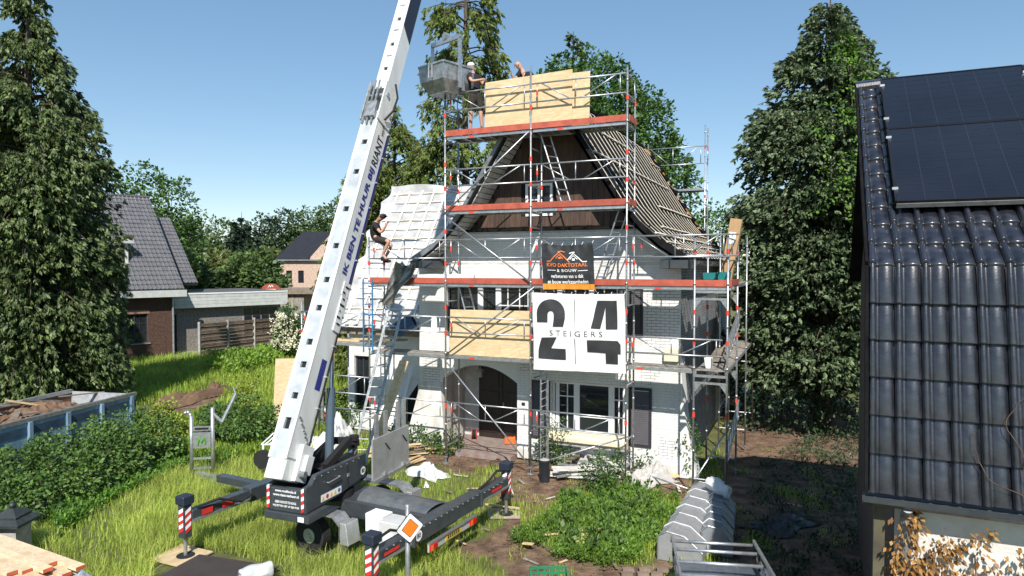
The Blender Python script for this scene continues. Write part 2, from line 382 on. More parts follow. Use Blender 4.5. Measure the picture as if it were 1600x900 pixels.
z1, soilc = nzr(2.6, (.085, .048, .03), (.27, .175, .11), .38, .64); z2, turfc = nzr(.8, (.075, .085, .03), (.17, .175, .05))
mx = n.nodes.new('ShaderNodeMix'); mx.data_type = 'RGBA'; n.links.new(a_.outputs['Fac'], mx.inputs[0]); n.links.new(turfc.outputs[0], mx.inputs[6]); n.links.new(soilc.outputs[0], mx.inputs[7])
n.links.new(mx.outputs[2], b.inputs['Base Color']); bp = n.nodes.new('ShaderNodeBump'); bp.inputs['Strength'].default_value = .9; bp.inputs['Distance'].default_value = .06
z3, _ = nzr(14, (0, 0, 0), (1, 1, 1)); n.links.new(z3.outputs[0], bp.inputs['Height']); n.links.new(bp.outputs[0], b.inputs['Normal'])
me.materials.append(m); me.shade_smooth(); go = bpy.data.objects.new('ground', me); COL.objects.link(go); go['kind'] = 'structure'

# ================================================================== brick helper
def brickrow(mb, lo, hi, z, v, place, L=.215, Hh=.062, J=.012, proud=.006, shift=0., rnd=random):
    u = lo - (shift % (L+J))
    while u < hi:
        a, b = max(u, lo), min(u+L, hi); u += L+J
        if b-a < .03: continue
        p = proud*rnd.uniform(.6, 1.3); q = [place(a, z, v-p), place(b, z, v-p), place(b, z+Hh, v-p), place(a, z+Hh, v-p), place(a, z, v), place(b, z, v), place(b, z+Hh, v), place(a, z+Hh, v)]
        mb.add(q, [(0, 1, 2, 3), (4, 0, 3, 7), (1, 5, 6, 2), (3, 2, 6, 7), (4, 5, 1, 0)])
def bricks(mb, z0, z1, span, holes, v, place=lambda u, z, v: (u, v, z), **k):
    z = z0; i = 0
    while z+.06 < z1:
        lo, hi = span(z); segs = [(lo, hi)]
        for h in holes:
            if h[2] < z+.06 and h[3] > z:
                ns = []
                for a, b in segs:
                    if h[1] <= a or h[0] >= b: ns.append((a, b)); continue
                    if h[0] > a: ns.append((a, h[0]))
                    if h[1] < b: ns.append((h[1], b))
                segs = ns
        for a, b in segs: brickrow(mb, a, b, z, v, place, shift=(.113 if i % 2 else 0), **k)
        z += .075; i += 1

# ================================================================== the white house
VW = 1.25; VE = 12.0
PR = [(0, 10.22), (.33, 10.02), (2.2, 7.05), (2.7, 6.45), (3.2, 6.0), (3.85, 5.58)]
def prof(u): return float(np.interp(abs(u), [p[0] for p in PR], [p[1] for p in PR]))
house = root('gabled_house', 'white brick house with steep bare roof being rebuilt behind the scaffold', 'house', (0, VW, 0), HS)
hol = [(-3.2, 1.95, 3.3, 4.82), (.11, 2.2, .85, 2.22), (-3.3, -.92, .1, 2.62)]
wall = MB().holed(-4.1, 3.58, 0, 5.45, VW, hol, .25).build('front_wall', M_mortar, house)
def archz(u): return 2.08+.44*max(0, 1-((u+2.11)/1.19)**2)
bm = MB(); bricks(bm, 0.0, 5.44, lambda z: (-4.1, 3.58), hol+[(1.95, 2.62, 3.3, 4.85)], VW)
bm.build('brickwork', M_white, wall, kind='stuff')
M_bare = mat('bare_dark_mortar', (.26, .255, .25), .9, var=.3, scale=9)
def worn(par, pts): MB().add([(u_, VW-.0015, z_) for u_, z_ in pts], [tuple(range(len(pts)))]).build('worn_patch', M_bare, par)
for pts in ([(2.66, 3.35), (3.0, 3.2), (3.45, 3.4), (3.54, 4.0), (3.50, 4.7), (3.1, 4.82), (2.7, 4.75)], [(-.88, 2.45), (-.4, 2.36), (-.05, 2.5), (-.1, 2.8), (-.7, 2.82)], [(2.5, 2.4), (2.8, 2.3), (3.1, 2.6), (2.9, 2.9), (2.6, 2.8)], [(-4.0, 2.0), (-3.4, 2.0), (-3.42, 2.5), (-3.7, 2.75), (-3.98, 2.55)], [(.3, .3), (.8, .2), (1.0, .45), (.6, .52)], [(3.0, .5), (3.4, .4), (3.5, .9), (3.1, 1.0)]): worn(wall, pts)
fm = MB(); N = 20
for i in range(N):
    a = -3.3+2.38*i/N; b_ = -3.3+2.38*(i+1)/N
    fm.add([(a, VW, archz(a)), (b_, VW, archz(b_)), (b_, VW, 2.62), (a, VW, 2.62), (a, VW+.3, archz(a)), (b_, VW+.3, archz(b_)), (b_, VW+.3, 2.62), (a, VW+.3, 2.62)], [(0, 1, 2, 3), (1, 0, 4, 5)])
fm.build('arch', M_white, house)
# upper wall below the gable boards
def uspan(z): h = max(.5, np.interp(z, [5.45, 6.35], [3.42, 2.74])); return (-h, h)
up = MB().prism([(-3.42, VW, 5.452), (3.42, VW, 5.452), (2.74, VW, 6.33), (-2.74, VW, 6.33)], (0, .2, 0)).build('upper_wall', M_mortar, house)
bm = MB(); bricks(bm, 5.46, 6.32, uspan, [], VW); bm.build('brickwork', M_white, up, kind='stuff')
MB().box(-2.8, 2.8, VW-.06, VW+.3, 6.335, 6.40).build('lead_flashing', M_black, house)
# side and rear walls
sw = MB(); sw.quad((3.58, VW, 0), (3.58, VE-.3, 0), (3.58, VE-.3, 5.6), (3.58, VW, 5.6)); sw.quad((-3.6, VE-.3, 0), (-3.6, VW, 0), (-3.6, VW, 5.6), (-3.6, VE-.3, 5.6))
sw.add([(3.58, VE-.3, 0), (-3.6, VE-.3, 0), (-3.6, VE-.3, 5.6), (-2.2, VE-.3, 6.95), (0, VE-.3, 10.0), (2.2, VE-.3, 6.95), (3.58, VE-.3, 5.6)], [tuple(range(7))])
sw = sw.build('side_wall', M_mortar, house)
bm = MB(); bricks(bm, 0, 5.44, lambda z: (VW+.01, 8.0), [], 0, lambda a, z, v: (3.58-v, a, z)); bm.build('brickwork', mat('side_shade_grey', (.26, .27, .29), .75, var=.3, scale=4), sw, kind='stuff')  # side bricks coloured grey, unlike the white front, to deepen the wall's shade
# porch
po = MB(); po.quad((-3.3, VW+.25, .1), (-3.3, 2.6, .1), (-3.3, 2.6, 2.62), (-3.3, VW+.25, 2.62)); po.quad((-.92, 2.6, .1), (-.92, VW+.25, .1), (-.92, VW+.25, 2.62), (-.92, 2.6, 2.62))
po.quad((-3.3, 2.6, .1), (-.92, 2.6, .1), (-.92, 2.6, 2.62), (-3.3, 2.6, 2.62)); po.quad((-3.3, VW+.25, 2.6), (-3.3, 2.6, 2.6), (-.92, 2.6, 2.6), (-.92, VW+.25, 2.6))
po = po.build('porch', M_mortar, house)
bm = MB(); bricks(bm, .12, 2.6, lambda z: (VW+.02, 2.6), [], 0, lambda a, z, v: (-3.3-v, a, z)); bm.build('brickwork', M_whiteold, po, kind='stuff')
MB().box(-3.3, -.9, .75, 2.6, -.02, .12).build('doorstep', mat('terracotta_step', (.22, .13, .11), .85, scale=5, col2=(.30, .27, .24)), house)
for k, (a, b_) in enumerate(((-2.75, -1.95), (-1.93, -1.1))):
    d = MB().box(a, b_, 2.50, 2.56, .13, 2.45).build('door', wood('dark_door_wood', (.035, .024, .02), (.02, .014, .012), .5, (5, 5, 1)), house)
    for zz in (.3, 1.0, 1.7): MB().box(a+.12, b_-.12, 2.475, 2.503, zz, zz+.55).build('panel', M_oldwood if False else MATS['dark_door_wood'], d)
MB().box(a+.02, a+.06, 2.43, 2.50, 1.1, 1.25).build('handle', M_galv, house)
la = MB(); la.tube((-2.25, 1.6, 2.5), (-2.25, 1.6, 2.36), .012, 6); la.hexa([(-2.30, 1.55, 2.12), (-2.2, 1.55, 2.12), (-2.2, 1.65, 2.12), (-2.30, 1.65, 2.12), (-2.34, 1.51, 2.30), (-2.16, 1.51, 2.30), (-2.16, 1.69, 2.30), (-2.34, 1.69, 2.30)])
la.add([(-2.36, 1.49, 2.30), (-2.14, 1.49, 2.30), (-2.14, 1.71, 2.30), (-2.36, 1.71, 2.30), (-2.25, 1.6, 2.40)], [(0, 1, 4), (1, 2, 4), (2, 3, 4), (3, 0, 4)])
la.build('porch_lantern', M_galv, house)
# battered piers
MB().hexa([(-4.42, .86, 0), (-3.02, .86, 0), (-3.02, VW+.01, 0), (-4.42, VW+.01, 0), (-4.02, VW-.05, 1.95), (-3.36, VW-.05, 1.95), (-3.36, VW+.01, 1.95), (-4.02, VW+.01, 1.95)]).build('battered_pier', M_whiteold, house)
MB().prism([(3.585, VW-.012, 0), (4.02, VW-.012, 0), (3.70, VW-.012, 1.6), (3.585, VW-.012, 2.9)], (0, .55, 0)).build('battered_pier', M_white, house)
# plinth
MB().box(-.9, 3.57, VW-.03, VW-.006, 0, .28).build('plinth', M_whiteold, house)
# windows
def window(parent, u0, u1, z0, z1, v, thick, thin, hz, m=M_whitepaint, fr=.06, name='window'):
    w_ = MB().box(u0+fr, u1-fr, v+.04, v+.05, z0+fr, z1-fr).build(name, M_glass, parent)
    f = MB(); f.box(u0, u1, v, v+.07, z0, z0+fr); f.box(u0, u1, v, v+.07, z1-fr, z1); f.box(u0, u0+fr, v, v+.07, z0+fr, z1-fr); f.box(u1-fr, u1, v, v+.07, z0+fr, z1-fr)
    f.build('frame', m, w_)
    for a, ww in thick: MB().box(a-ww/2, a+ww/2, v-.004, v+.066, z0+fr, z1-fr).build('mullion', m, w_)
    for a in thin: MB().box(a-.014, a+.014, v+.015, v+.035, z0+fr, z1-fr).build('glazing_bar', m, w_)
    for a, b_, zz in hz: MB().box(a, b_, v+.012, v+.036, zz-.014, zz+.014).build('glazing_bar', m, w_)
    return w_
window(house, .11, 2.2, .87, 2.22, VW+.08, [(.25, .1), (.80, .16), (1.77, .16), (2.12, .08)], [.53, 1.97], [(.30, .72, 1.82), (.30, .72, 1.35), (1.85, 2.08, 1.82), (1.85, 2.08, 1.35), (.88, 1.69, 1.3)])
window(house, -2.2, 1.95, 3.3, 4.82, VW+.1, [(-2.12, .16), (-1.55, .16), (-.58, .14), (.3, .14), (1.2, .14)], [-1.26, -.9, .75, 1.55], [(-1.47, -.65, 4.25), (.37, 1.13, 4.25), (1.27, 1.9, 4.25)])
window(house, -3.2, -2.2, 3.3, 4.82, VW+.14, [(-2.75, .05)], [-2.5], [(-3.1, -2.2, 4.1)], M_shutter)
aw = MB(); pts = [(VW-.004, .60), (VW-.2, .60), (VW-.26, .66), (VW-.26, .76), (VW-.2, .84), (VW-.004, .88)]
aw.prism([(.02, p[0], p[1]) for p in pts], (2.24, 0, 0)).build('awning_box', M_cream, house)
MB().box(-.03, 2.3, VW-.28, VW-.01, .565, .598).build('sill', M_concrete, house)
MB().box(1.05, 1.17, VW-.3, VW-.02, .49, .563).build('awning_bracket', M_concrete, house)
def shutter(u0, u1, z0, z1, v):
    s = MB(); fr = .07
    s.box(u0, u1, v-.05, v-.008, z0, z0+fr); s.box(u0, u1, v-.05, v-.008, z1-fr, z1); s.box(u0, u0+fr, v-.05, v-.008, z0+fr, z1-fr); s.box(u1-fr, u1, v-.05, v-.008, z0+fr, z1-fr)
    s = s.build('shutter', M_shutter, house); l = MB(); z = z0+fr
    while z < z1-fr-.03:
        l.hexa([(u0+fr, v-.043, z), (u1-fr, v-.043, z), (u1-fr, v-.03, z), (u0+fr, v-.03, z), (u0+fr, v-.03, z+.05), (u1-fr, v-.03, z+.05), (u1-fr, v-.015, z+.05), (u0+fr, v-.015, z+.05)]); z += .055
    l.build('louvres', mat('grey_louvre_paint', (.085, .08, .09), .6), s)
shutter(-.5, .06, .62, 2.22, VW); shutter(2.26, 2.86, .68, 2.22, VW); shutter(1.97, 2.62, 3.55, 4.86, VW)
MB().box(-.78, -.68, VW-.02, VW-.007, 1.48, 1.56).build('house_number', M_dark, house)
# gable boards, each one a plank
cw = (-.75, .05, 6.75, 7.65); u = -2.95; VC = 1.45
MB().add([(-2.9, VC+.035, 6.3), (2.9, VC+.035, 6.3), (2.35, VC+.035, 6.8), (0, VC+.035, 9.9), (-2.35, VC+.035, 6.8)], [(0, 1, 2, 3, 4)]).build('gable_backing', M_dark, house)
while u < 2.9:
    a, b_ = u, u+.165; u += .172; t = min(prof(a), prof(b_))-.22; t2 = t
    if t < 6.5: continue
    dv = random.uniform(0, .012)
    segs = [(6.405, t)] if b_ < cw[0] or a > cw[1] else [(6.405, cw[2]), (cw[3], t)]
    for z0, z1 in segs: MB().box(a, b_, VC+dv, VC+.03, z0, z1).build('plank', M_clad, house)
window(house, cw[0], cw[1], cw[2], cw[3], VC-.02, [(-.35, .07)], [], [(-.7, -.38, 7.2)], M_whitepaint, .07, 'gable_window')
# roof: right slope bare with underlay and battens
def slope(sgn, off, v0, v1, th):
    m_ = MB()
    for (a, za), (b_, zb) in zip(PR[:-1], PR[1:]):
        m_.hexa([(sgn*a, v0, za+off-th), (sgn*b_, v0, zb+off-th), (sgn*b_, v1, zb+off-th), (sgn*a, v1, za+off-th), (sgn*a, v0, za+off), (sgn*b_, v0, zb+off), (sgn*b_, v1, zb+off), (sgn*a, v1, za+off)])
    return m_
rr = slope(1, 0, .55, VE, .16).build('roof_slope', M_black, house); rl = slope(-1, 0, .55, VE, .16).build('roof_slope', mat('old_grey_tiles', (.07, .07, .075), .6), house)
def pn(a, za, b_, zb): d = Vector((b_-a, 0, zb-za)).normalized(); return Vector((-d.z, 0, d.x)) if True else None
def batten_up(v, off=.009, w_=.03, h_=.014, jit=0.):
    m_ = MB()
    for (a, za), (b_, zb) in zip(PR[:-1], PR[1:]):
        nn = pn(a, za, b_, zb); 
        if nn.z < 0: nn = -nn
        m_.bar(Vector((a, v, za))+nn*off, Vector((b_, v+jit*(b_-a), zb))+nn*off, w_, h_, nn)
    return m_
v = .62
while v < VE-.15:
    batten_up(v, jit=random.uniform(-.012, .012)).build('counter_batten', M_batten, rr); v += random.uniform(.60, .66)
def pat(t):  # point along the slope by length
    L = [math.dist(PR[i], PR[i+1]) for i in range(len(PR)-1)]; s = t*sum(L)
    for i, l in enumerate(L):
        if s <= l or i == len(PR)-2: k = s/l; a, b_ = PR[i], PR[i+1]; nn = pn(*a, *b_); nn = nn if nn.z > 0 else -nn; return Vector((a[0]+(b_[0]-a[0])*k, 0, a[1]+(b_[1]-a[1])*k)), nn
        s -= l
for t in (.2, .4, .6, .77, .84, .90, .95):
    v = .6
    while v < VE-1.0:
        l = random.uniform(1.6, 3.2); v2 = min(v+l, VE-.3); p, nn = pat(t+random.uniform(-.004, .004)); q, _ = pat(t+random.uniform(-.004, .004))
        if random.random() < .9: MB().bar(p+nn*.05+Vector((0, v, 0)), q+nn*.05+Vector((0, v2, 0)), .05, .03, nn).build('tile_batten', M_batten, rr)
        v = v2+.03
# verge and eaves trim
fm = MB()
for (a, za), (b_, zb) in zip(PR[:-1], PR[1:]): fm.hexa([(a, .47, za-.15), (b_, .47, zb-.15), (b_, .545, zb-.15), (a, .545, za-.15), (a, .47, za+.03), (b_, .47, zb+.03), (b_, .545, zb+.03), (a, .545, za+.03)])
fm.build('verge_board', M_black, rr)
fm = MB()
for (a, za), (b_, zb) in zip(PR[:-1], PR[1:]): fm.hexa([(-b_, .47, zb-.15), (-a, .47, za-.15), (-a, .545, za-.15), (-b_, .545, zb-.15), (-b_, .47, zb+.03), (-a, .47, za+.03), (-a, .545, za+.03), (-b_, .545, zb+.03)])
fm.build('verge_board', mat('grey_zinc', (.25, .27, .3), .5, .3, var=.3, scale=4), rl)
fm = MB()
for (a, za), (b_, zb) in zip(PR[:-1], PR[1:]): fm.hexa([(a, VE, za-.2), (b_, VE, zb-.2), (b_, VE+.04, zb-.2), (a, VE+.04, za-.2), (a, VE, za+.1), (b_, VE, zb+.1), (b_, VE+.04, zb+.1), (a, VE+.04, za+.1)])
fm.build('gable_edge_board', wood('orange_wood', (.46, .22, .08), (.3, .13, .05), .7), rr)
for i in range(7):      # torn underlay along the far verge
    t = .08+.12*i; p, nn = pat(t); q, _ = pat(t+.1)
    MB().grid(lambda a, b_: p.lerp(q, a)+nn*(.06+.09*math.sin(a*9+i)*b_)+Vector((0, VE-.45+.5*b_, 0)), 6, 3).build('underlay_flap', M_black, rr)
MB().bar((.03, .5, 10.27), (.03, VE, 10.27), .22, .08).build('ridge_cover', M_black, rr)
t = .06
while t < .98:          # white soffit boards under the left overhang
    p, nn = pat(t); q, _ = pat(min(1, t+.022)); k = -.17
    f_ = lambda P_, v_, e=0: (-(P_.x+nn.x*(k-e)), v_, P_.z+nn.z*(k-e))
    MB().hexa([f_(p, .56, .02), f_(q, .56, .02), f_(q, VC-.02, .02), f_(p, VC-.02, .02), f_(p, .56), f_(q, .56), f_(q, VC-.02), f_(p, VC-.02)]).build('soffit_board', M_whiteold, rl); t += .026
t = .06
MB().add([((p:=pat(i/24)[0]).x-.09, vv, p.z-.17) for i in range(25) for vv in (.56, VC-.02)], [(2*i, 2*i+1, 2*i+3, 2*i+2) for i in range(24)]).build('soffit', M_darkpaint, rr)
MB().box(3.2, 3.92, .46, VW-.01, 5.30, 5.52).build('boxed_eave', M_darkpaint, rr, bevel=.01)
MB().box(-3.92, -3.2, .46, VW-.01, 5.30, 5.52).build('boxed_eave', M_darkpaint, rl, bevel=.01)
g = MB(); g.prism([(3.80, VW, 5.50), (3.80, VW, 5.42), (3.86, VW, 5.36), (3.94, VW, 5.36), (4.0, VW, 5.42), (4.0, VW, 5.50)], (0, VE-VW, 0)); g.build('gutter', M_darkpaint, rr)
# ------------------------------------------------------------------ left wing
def wp(u_, t, n=0.): k = 5.66; return (u_, 1.7+3.3*t-n*4.6/k, 3.5+4.6*t+n*3.3/k)
wh = [(-7.2, -6.6, .55, 2.42), (-5.25, -4.75, .1, 1.75)]
ww_ = MB().holed(-7.45, -4.1, 0, 3.42, 2.2, wh, .2); ww_.quad((-7.45, 8.3, 0), (-7.45, 2.2, 0), (-7.45, 2.2, 3.42), (-7.45, 8.3, 3.42)); ww_.add([(-7.45, 8.3, 3.42), (-7.45, 2.2, 3.42), (-7.45, 5, 7.95)], [(0, 1, 2)])
ww_.quad((-3.6, 8.3, 0), (-7.45, 8.3, 0), (-7.45, 8.3, 3.42), (-3.6, 8.3, 3.42)); ww_.quad((-4.1, 2.2, 0), (-4.1, VW, 0), (-4.1, VW, 5.4), (-4.1, 2.2, 5.4)); ww_ = ww_.build('wing_wall', M_mortar, house)
bm = MB(); bricks(bm, 0, 3.4, lambda z: (-7.45, -4.1), wh, 2.2); bm.build('brickwork', M_white, ww_, kind='stuff')
window(house, -7.2, -6.6, .55, 2.42, 2.3, [(-6.9, .06)], [], [], M_shutter); MB().box(-5.25, -4.75, 2.38, 2.4, .1, 1.75).build('doorway', M_dark, house)
def mem(a, b_):
    u_ = -7.6+4.0*a; e = math.exp(-a*14); t = -.02+1.04*b_
    return wp(u_-.10*e*math.sin(b_*23)-.05*e*math.sin(b_*51), t, .008+.022*math.sin(a*25.1)*math.sin(b_*44)+e*.10*(1+math.sin(b_*31+1))+(.18*max(0, math.sin(a*5.5))*max(0, (b_-.955)*22) if b_ > .955 else 0))
wr = MB().grid(mem, 70, 90).build('wing_roof', M_membrane, house, smooth=True)
MB().hexa([wp(-7.45, 0, -.14), wp(-3.6, 0, -.14), wp(-3.6, 1, -.14), wp(-7.45, 1, -.14), wp(-7.45, 0, -.03), wp(-3.6, 0, -.03), wp(-3.6, 1, -.03), wp(-7.45, 1, -.03)]).build('roof_deck', M_oldwood, wr)
MB().quad((-7.45, 8.3, 3.5), (-7.45, 5.0, 8.08), (-3.6, 5.0, 8.08), (-3.6, 8.3, 3.5)).build('rear_slope', MATS['old_grey_tiles'], wr)
for i in range(14):
    t = .03+i*.0715; MB().bar(wp(-7.4, t, .062), wp(-3.65, t+.003*math.sin(i), .062), .03, .02, Vector((0, -.81, .58))).build('tile_batten', M_batten, wr)
for i in range(8):
    u_ = -7.2+i*.5; MB().bar(wp(u_, .0, .046), wp(u_, .99, .046), .07, .012, Vector((0, -.81, .58))).build('counter_batten', M_whitepaint, wr)
ev = MB(); ev.box(-7.5, -4.12, 1.78, 2.19, 3.18, 3.43); ev.build('open_eave', M_oldwood, house)
for i in range(10): MB().box(-7.4+i*.34, -7.33+i*.34, 1.55, 2.15, 3.40, 3.50).build('rafter_end', M_oldwood, house)

# ================================================================== scaffold
SG = 'scaffold around the white house'
DZ = [2.95, 4.90, 6.85, 8.86]
scaf = root('scaffold', 'tall aluminium scaffold with red toe boards across the house front', 'scaffold', (0, 0, 0), HS)
PO = .024
CLIP = mesh_of(MB().tube((0, 0, -.055), (0, 0, .055), .034, 10), 'clip', M_redclip)
PLATE = mesh_of(MB().box(-.08, .08, -.08, .08, 0, .012).tube((0, 0, 0), (0, 0, .25), .018, 8).tube((0, 0, .16), (0, 0, .19), .05, 8), 'base_plate', M_galv)
def pole(par, u_, v_, z0, z1, clips=(), plate=True, nm='standard'):
    p = MB().tube((u_, v_, z0), (u_, v_, z1), PO, 10)
    z = 1.05
    while z < z1-.2:
        if z > z0: p.tube((u_, v_, z-.03), (u_, v_, z+.03), PO+.007, 10)
        z += .975
    p = p.build(nm, M_alu, par, smooth=True)
    for c in clips: inst(CLIP, 'clip', p, (u_, v_, c))
    if plate: inst(PLATE, 'base_plate', p, (u_, v_, z0-.2))
def rail(par, u0, u1, v_, zt, zb, diag=True, nm='guardrail', mids=(.33, .66)):
    L = u1-u0; m_ = MB(); m_.tube((u0, v_, zt), (u1, v_, zt), .021, 8); m_.tube((u0, v_, zb), (u1, v_, zb), .021, 8)
    for k in (.06, .48, .94): m_.tube((u0+L*k, v_, zb), (u0+L*k, v_, zt), .016, 6)
    if diag: m_.tube((u0+L*.10, v_, zt), (u0+L*.42, v_, zb), .016, 6); m_.tube((u0+L*.90, v_, zt), (u0+L*.56, v_, zb), .016, 6)
    g_ = m_.build(nm, M_alu, par, smooth=True)
    inst(CLIP, 'clip', g_, (u0+L*.06, v_, (zt+zb)/2), sc=(.8, .8, 1))
    return g_
def railv(par, u_, v0, v1, zt, zb, nm='end_rail'):
    m_ = MB(); m_.tube((u_, v0, zt), (u_, v1, zt), .02, 8); m_.tube((u_, v0, zb), (u_, v1, zb), .02, 8)
    for v_ in (v0+.05, v1-.05): m_.tube((u_, v_, zb), (u_, v_, zt), .015, 6)
    return m_.build(nm, M_alu, par, smooth=True)
def deck(par, u0, u1, v0, v1, z, toe=True, ends=(False, False), m_=M_greywood):
    d = MB().box(u0+.06, u1-.06, v0+.05, v1-.05, z-.016, z).build('deck', m_, par)
    f = MB(); f.box(u0+.03, u1-.03, v0, v0+.05, z-.09, z-.02); f.box(u0+.03, u1-.03, v1-.05, v1, z-.09, z-.02)
    for k in range(7): a = u0+.08+(u1-u0-.2)*k/6; f.box(a, a+.05, v0+.05, v1-.05, z-.075, z-.018)
    f.build('deck_frame', M_alu, d)
    h = MB().box((u0+u1)/2-.55, (u0+u1)/2-.40, v0-.004, v0+.02, z-.08, z-.035); h.build('hook', M_redclip, d)
    if toe: MB().box(u0+.015, u1-.015, v0-.035, v0-.01, z-.005, z+.145).build('toe_board', M_redboard, par)
    if ends[0]: MB().box(u0-.03, u0-.005, v0, v1, z-.005, z+.145).build('toe_board', M_redboard, par)
    if ends[1]: MB().box(u1+.032, u1+.057, v0, v1, z-.005, z+.145).build('toe_board', M_redboard, par)
    return d
BU = [-5.0, -2.5, 0, 2.5]
tops = {-5.0: 6.2, -2.5: 10.1, 0: 10.45, 2.5: 10.12}
for u_ in BU:
    zt = tops[u_]; cl = [z for z in (1.55, 3.55, 4.25, 5.45, 6.3, 7.45, 8.1, 9.4) if z < zt-.1]
    pole(scaf, u_, 0, .18, zt, cl); pole(scaf, u_, .75, .18, zt-(.1 if u_ < -3 else .35), cl[1::2])
    for z in (.45, 1.1, *[d-.12 for d in DZ], *[d-.5 for d in DZ], *[d+.55 for d in DZ]):
        if z < zt-.4: MB().tube((u_, 0, z), (u_, .75, z), .02, 6).build('transom', M_alu, scaf)
for a, b_ in zip(BU[:-1], BU[1:]):
    rail(scaf, a+.03, b_-.03, -.005, 1.66, 1.25)
    deck(scaf, a, b_, .04, .72, DZ[0], toe=False); rail(scaf, a+.03, b_-.03, -.005, DZ[0]+1.03, DZ[0]+.62)
    deck(scaf, a, b_, .04, .72, DZ[1]); rail(scaf, a+.03, b_-.03, -.005, DZ[1]+1.17, DZ[1]+.68)
    if a > -4:
        deck(scaf, a, b_, .04, .72, DZ[2], ends=(a < -2, b_ > 2)); rail(scaf, a+.03, b_-.03, -.005, DZ[2]+1.1, DZ[2]+.66)
        deck(scaf, a, b_, .04, .72, DZ[3], ends=(False, b_ > 2)); rail(scaf, a+.03, b_-.03, -.005, DZ[3]+1.12, DZ[3]+.66)
deck(scaf, 2.5, 4.1, .04, .72, DZ[0], toe=False); rail(scaf, 2.53, 4.75, -.06, DZ[0]+.72, DZ[0]+.34)
deck(scaf, 2.5, 4.95, .04, .72, DZ[1]); rail(scaf, 2.53, 4.9, -.06, DZ[1]+1.18, DZ[1]+.68)
rail(scaf, 2.53, 5.0, .78, DZ[1]+1.22, DZ[1]+.72, False)
for u_ in (-2.5, 2.5):
    railv(scaf, u_, 0, .75, DZ[3]+1.1, DZ[3]+.62); railv(scaf, u_, 0, .75, DZ[2]+1.1, DZ[2]+.62)
def brace(par, p, q): MB().tube(p, q, .021, 8).build('diagonal_brace', M_alu, par, smooth=True)
brace(scaf, (-2.44, -.05, 2.75), (-.04, -.05, .25)); brace(scaf, (-2.44, -.05, 2.98), (.12, -.05, 4.83))
brace(scaf, (-2.44, -.05, 6.68), (-.02, -.05, 4.97)); brace(scaf, (-2.58, -.05, 6.72), (-.04, -.05, 8.78))
brace(scaf, (.1, -.03, .25), (2.4, .7, 1.05)); brace(scaf, (2.55, .7, .2), (4.0, -.03, .15))
# lattice mast standing in the middle bay
lm_ = MB(); 
for du, dv in ((0, 0), (.2, 0), (.1, .17)): lm_.tube((.2+du, .2+dv, .2), (.2+du, .2+dv, 2.9), .02, 6)
for i in range(13): z = .3+i*.2; lm_.tube((.2, .2, z), (.4, .2, z+.1), .01, 5); lm_.tube((.4, .2, z+.1), (.3, .37, z+.2), .01, 5)
lm_.build('lattice_mast', M_alu, scaf)
# left low bay by the wing
pole(scaf, -7.55, .1, .18, 4.3, (3.4,)); pole(scaf, -7.55, .85, .18, 4.3, (2.2,)); rail(scaf, -7.5, -5.05, .02, 4.0, 3.6); rail(scaf, -7.5, -5.05, .02, 2.15, 1.65)
pole(scaf, -6.4, .85, .18, 3.3); deck(scaf, -7.55, -5.0, .1, .85, 3.12, toe=False)
rail(scaf, -7.5, -5.05, .9, .95, .45)

# side tower on the right of the house
stw = root('scaffold_tower', 'narrow scaffold tower at the right corner of the white house', 'scaffold', (4.45, 1.0, 0), HS, None)
for v_ in (0, 2.1):
    for u_ in (4.11, 4.85):
        pole(stw, u_, v_, .15, 6.35 if v_ else 6.05, (1.9, 3.6, 4.3, 5.7))
    for z in DZ[:2]:
        m_ = MB(); m_.box(4.11, 4.85, v_-.02, v_+.02, z-.16, z-.10); m_.box(4.11, 4.85, v_-.02, v_+.02, z-.32, z-.27)
        for s_, c in ((1, 4.13), (-1, 4.83)): m_.prism([(c, v_-.012, z-.30), (c+s_*.16, v_-.012, z-.30), (c, v_-.012, z-.52)], (0, .024, 0))
        m_.build('transom_frame', M_alu, stw)
    MB().tube((4.11, v_, .4), (4.85, v_, .4), .02, 6).build('transom', M_alu, stw)
for z, va, vb in [(z, a, b) for z in DZ[:2] for a, b in ((.03, 2.1), (2.13, 4.6), (4.63, 7.1))]:  # the two rear bays are unseen decks added to shade the side wall
    d = MB().box(4.14, 4.82, va, vb, z-.016, z).build('deck', M_greywood, stw)
    f = MB()
    for a in (4.12, 4.80): f.box(a, a+.04, va, vb, z-.09, z-.02)
    f.build('deck_frame', M_alu, d)
for z0 in (.9, 3.3):    # lattice guard on the outer side
    m_ = MB(); p0, p1 = Vector((4.88, 0, z0)), Vector((4.88, 2.4, z0+.55))
    for dz in (0, .42): m_.tube(p0+Vector((0, 0, dz)), p1+Vector((0, 0, dz)), .02, 6)
    for i in range(7): a = p0.lerp(p1, i/6); m_.tube(a, a+Vector((0, .18 if i < 6 else 0, .42)), .013, 5); m_.tube(a, a+Vector((0, 0, .42)), .013, 5)
    m_.build('lattice_guard', M_alu, stw)
MB().box(4.86, 4.885, 0, 2.1, DZ[1], DZ[1]+.14).build('toe_board', M_redboard, stw)
railv(stw, 4.85, 0, 2.1, 6.0, 5.5)
brace(stw, (4.11, .03, .3), (4.85, 2.08, 1.5))
# a second frame further back in the shade
far = root('shaded_scaffold', 'dim scaffold frame standing in the shade further along the side wall', 'scaffold', (4.4, 6, 0), HS)
for v_ in (4.6, 7.1):
    for u_ in (4.11, 4.85): pole(far, u_, v_, .15, 6.2)
    MB().tube((4.11, v_, .6), (4.85, v_, .6), .02, 6).build('transom', M_alu, far); MB().tube((4.11, v_, 2.6), (4.85, v_, 2.6), .02, 6).build('transom', M_alu, far)
railv(far, 4.11, 4.6, 7.1, 1.7, 1.2, 'guardrail'); railv(far, 4.85, 4.6, 7.1, 2.2, 1.7, 'guardrail')
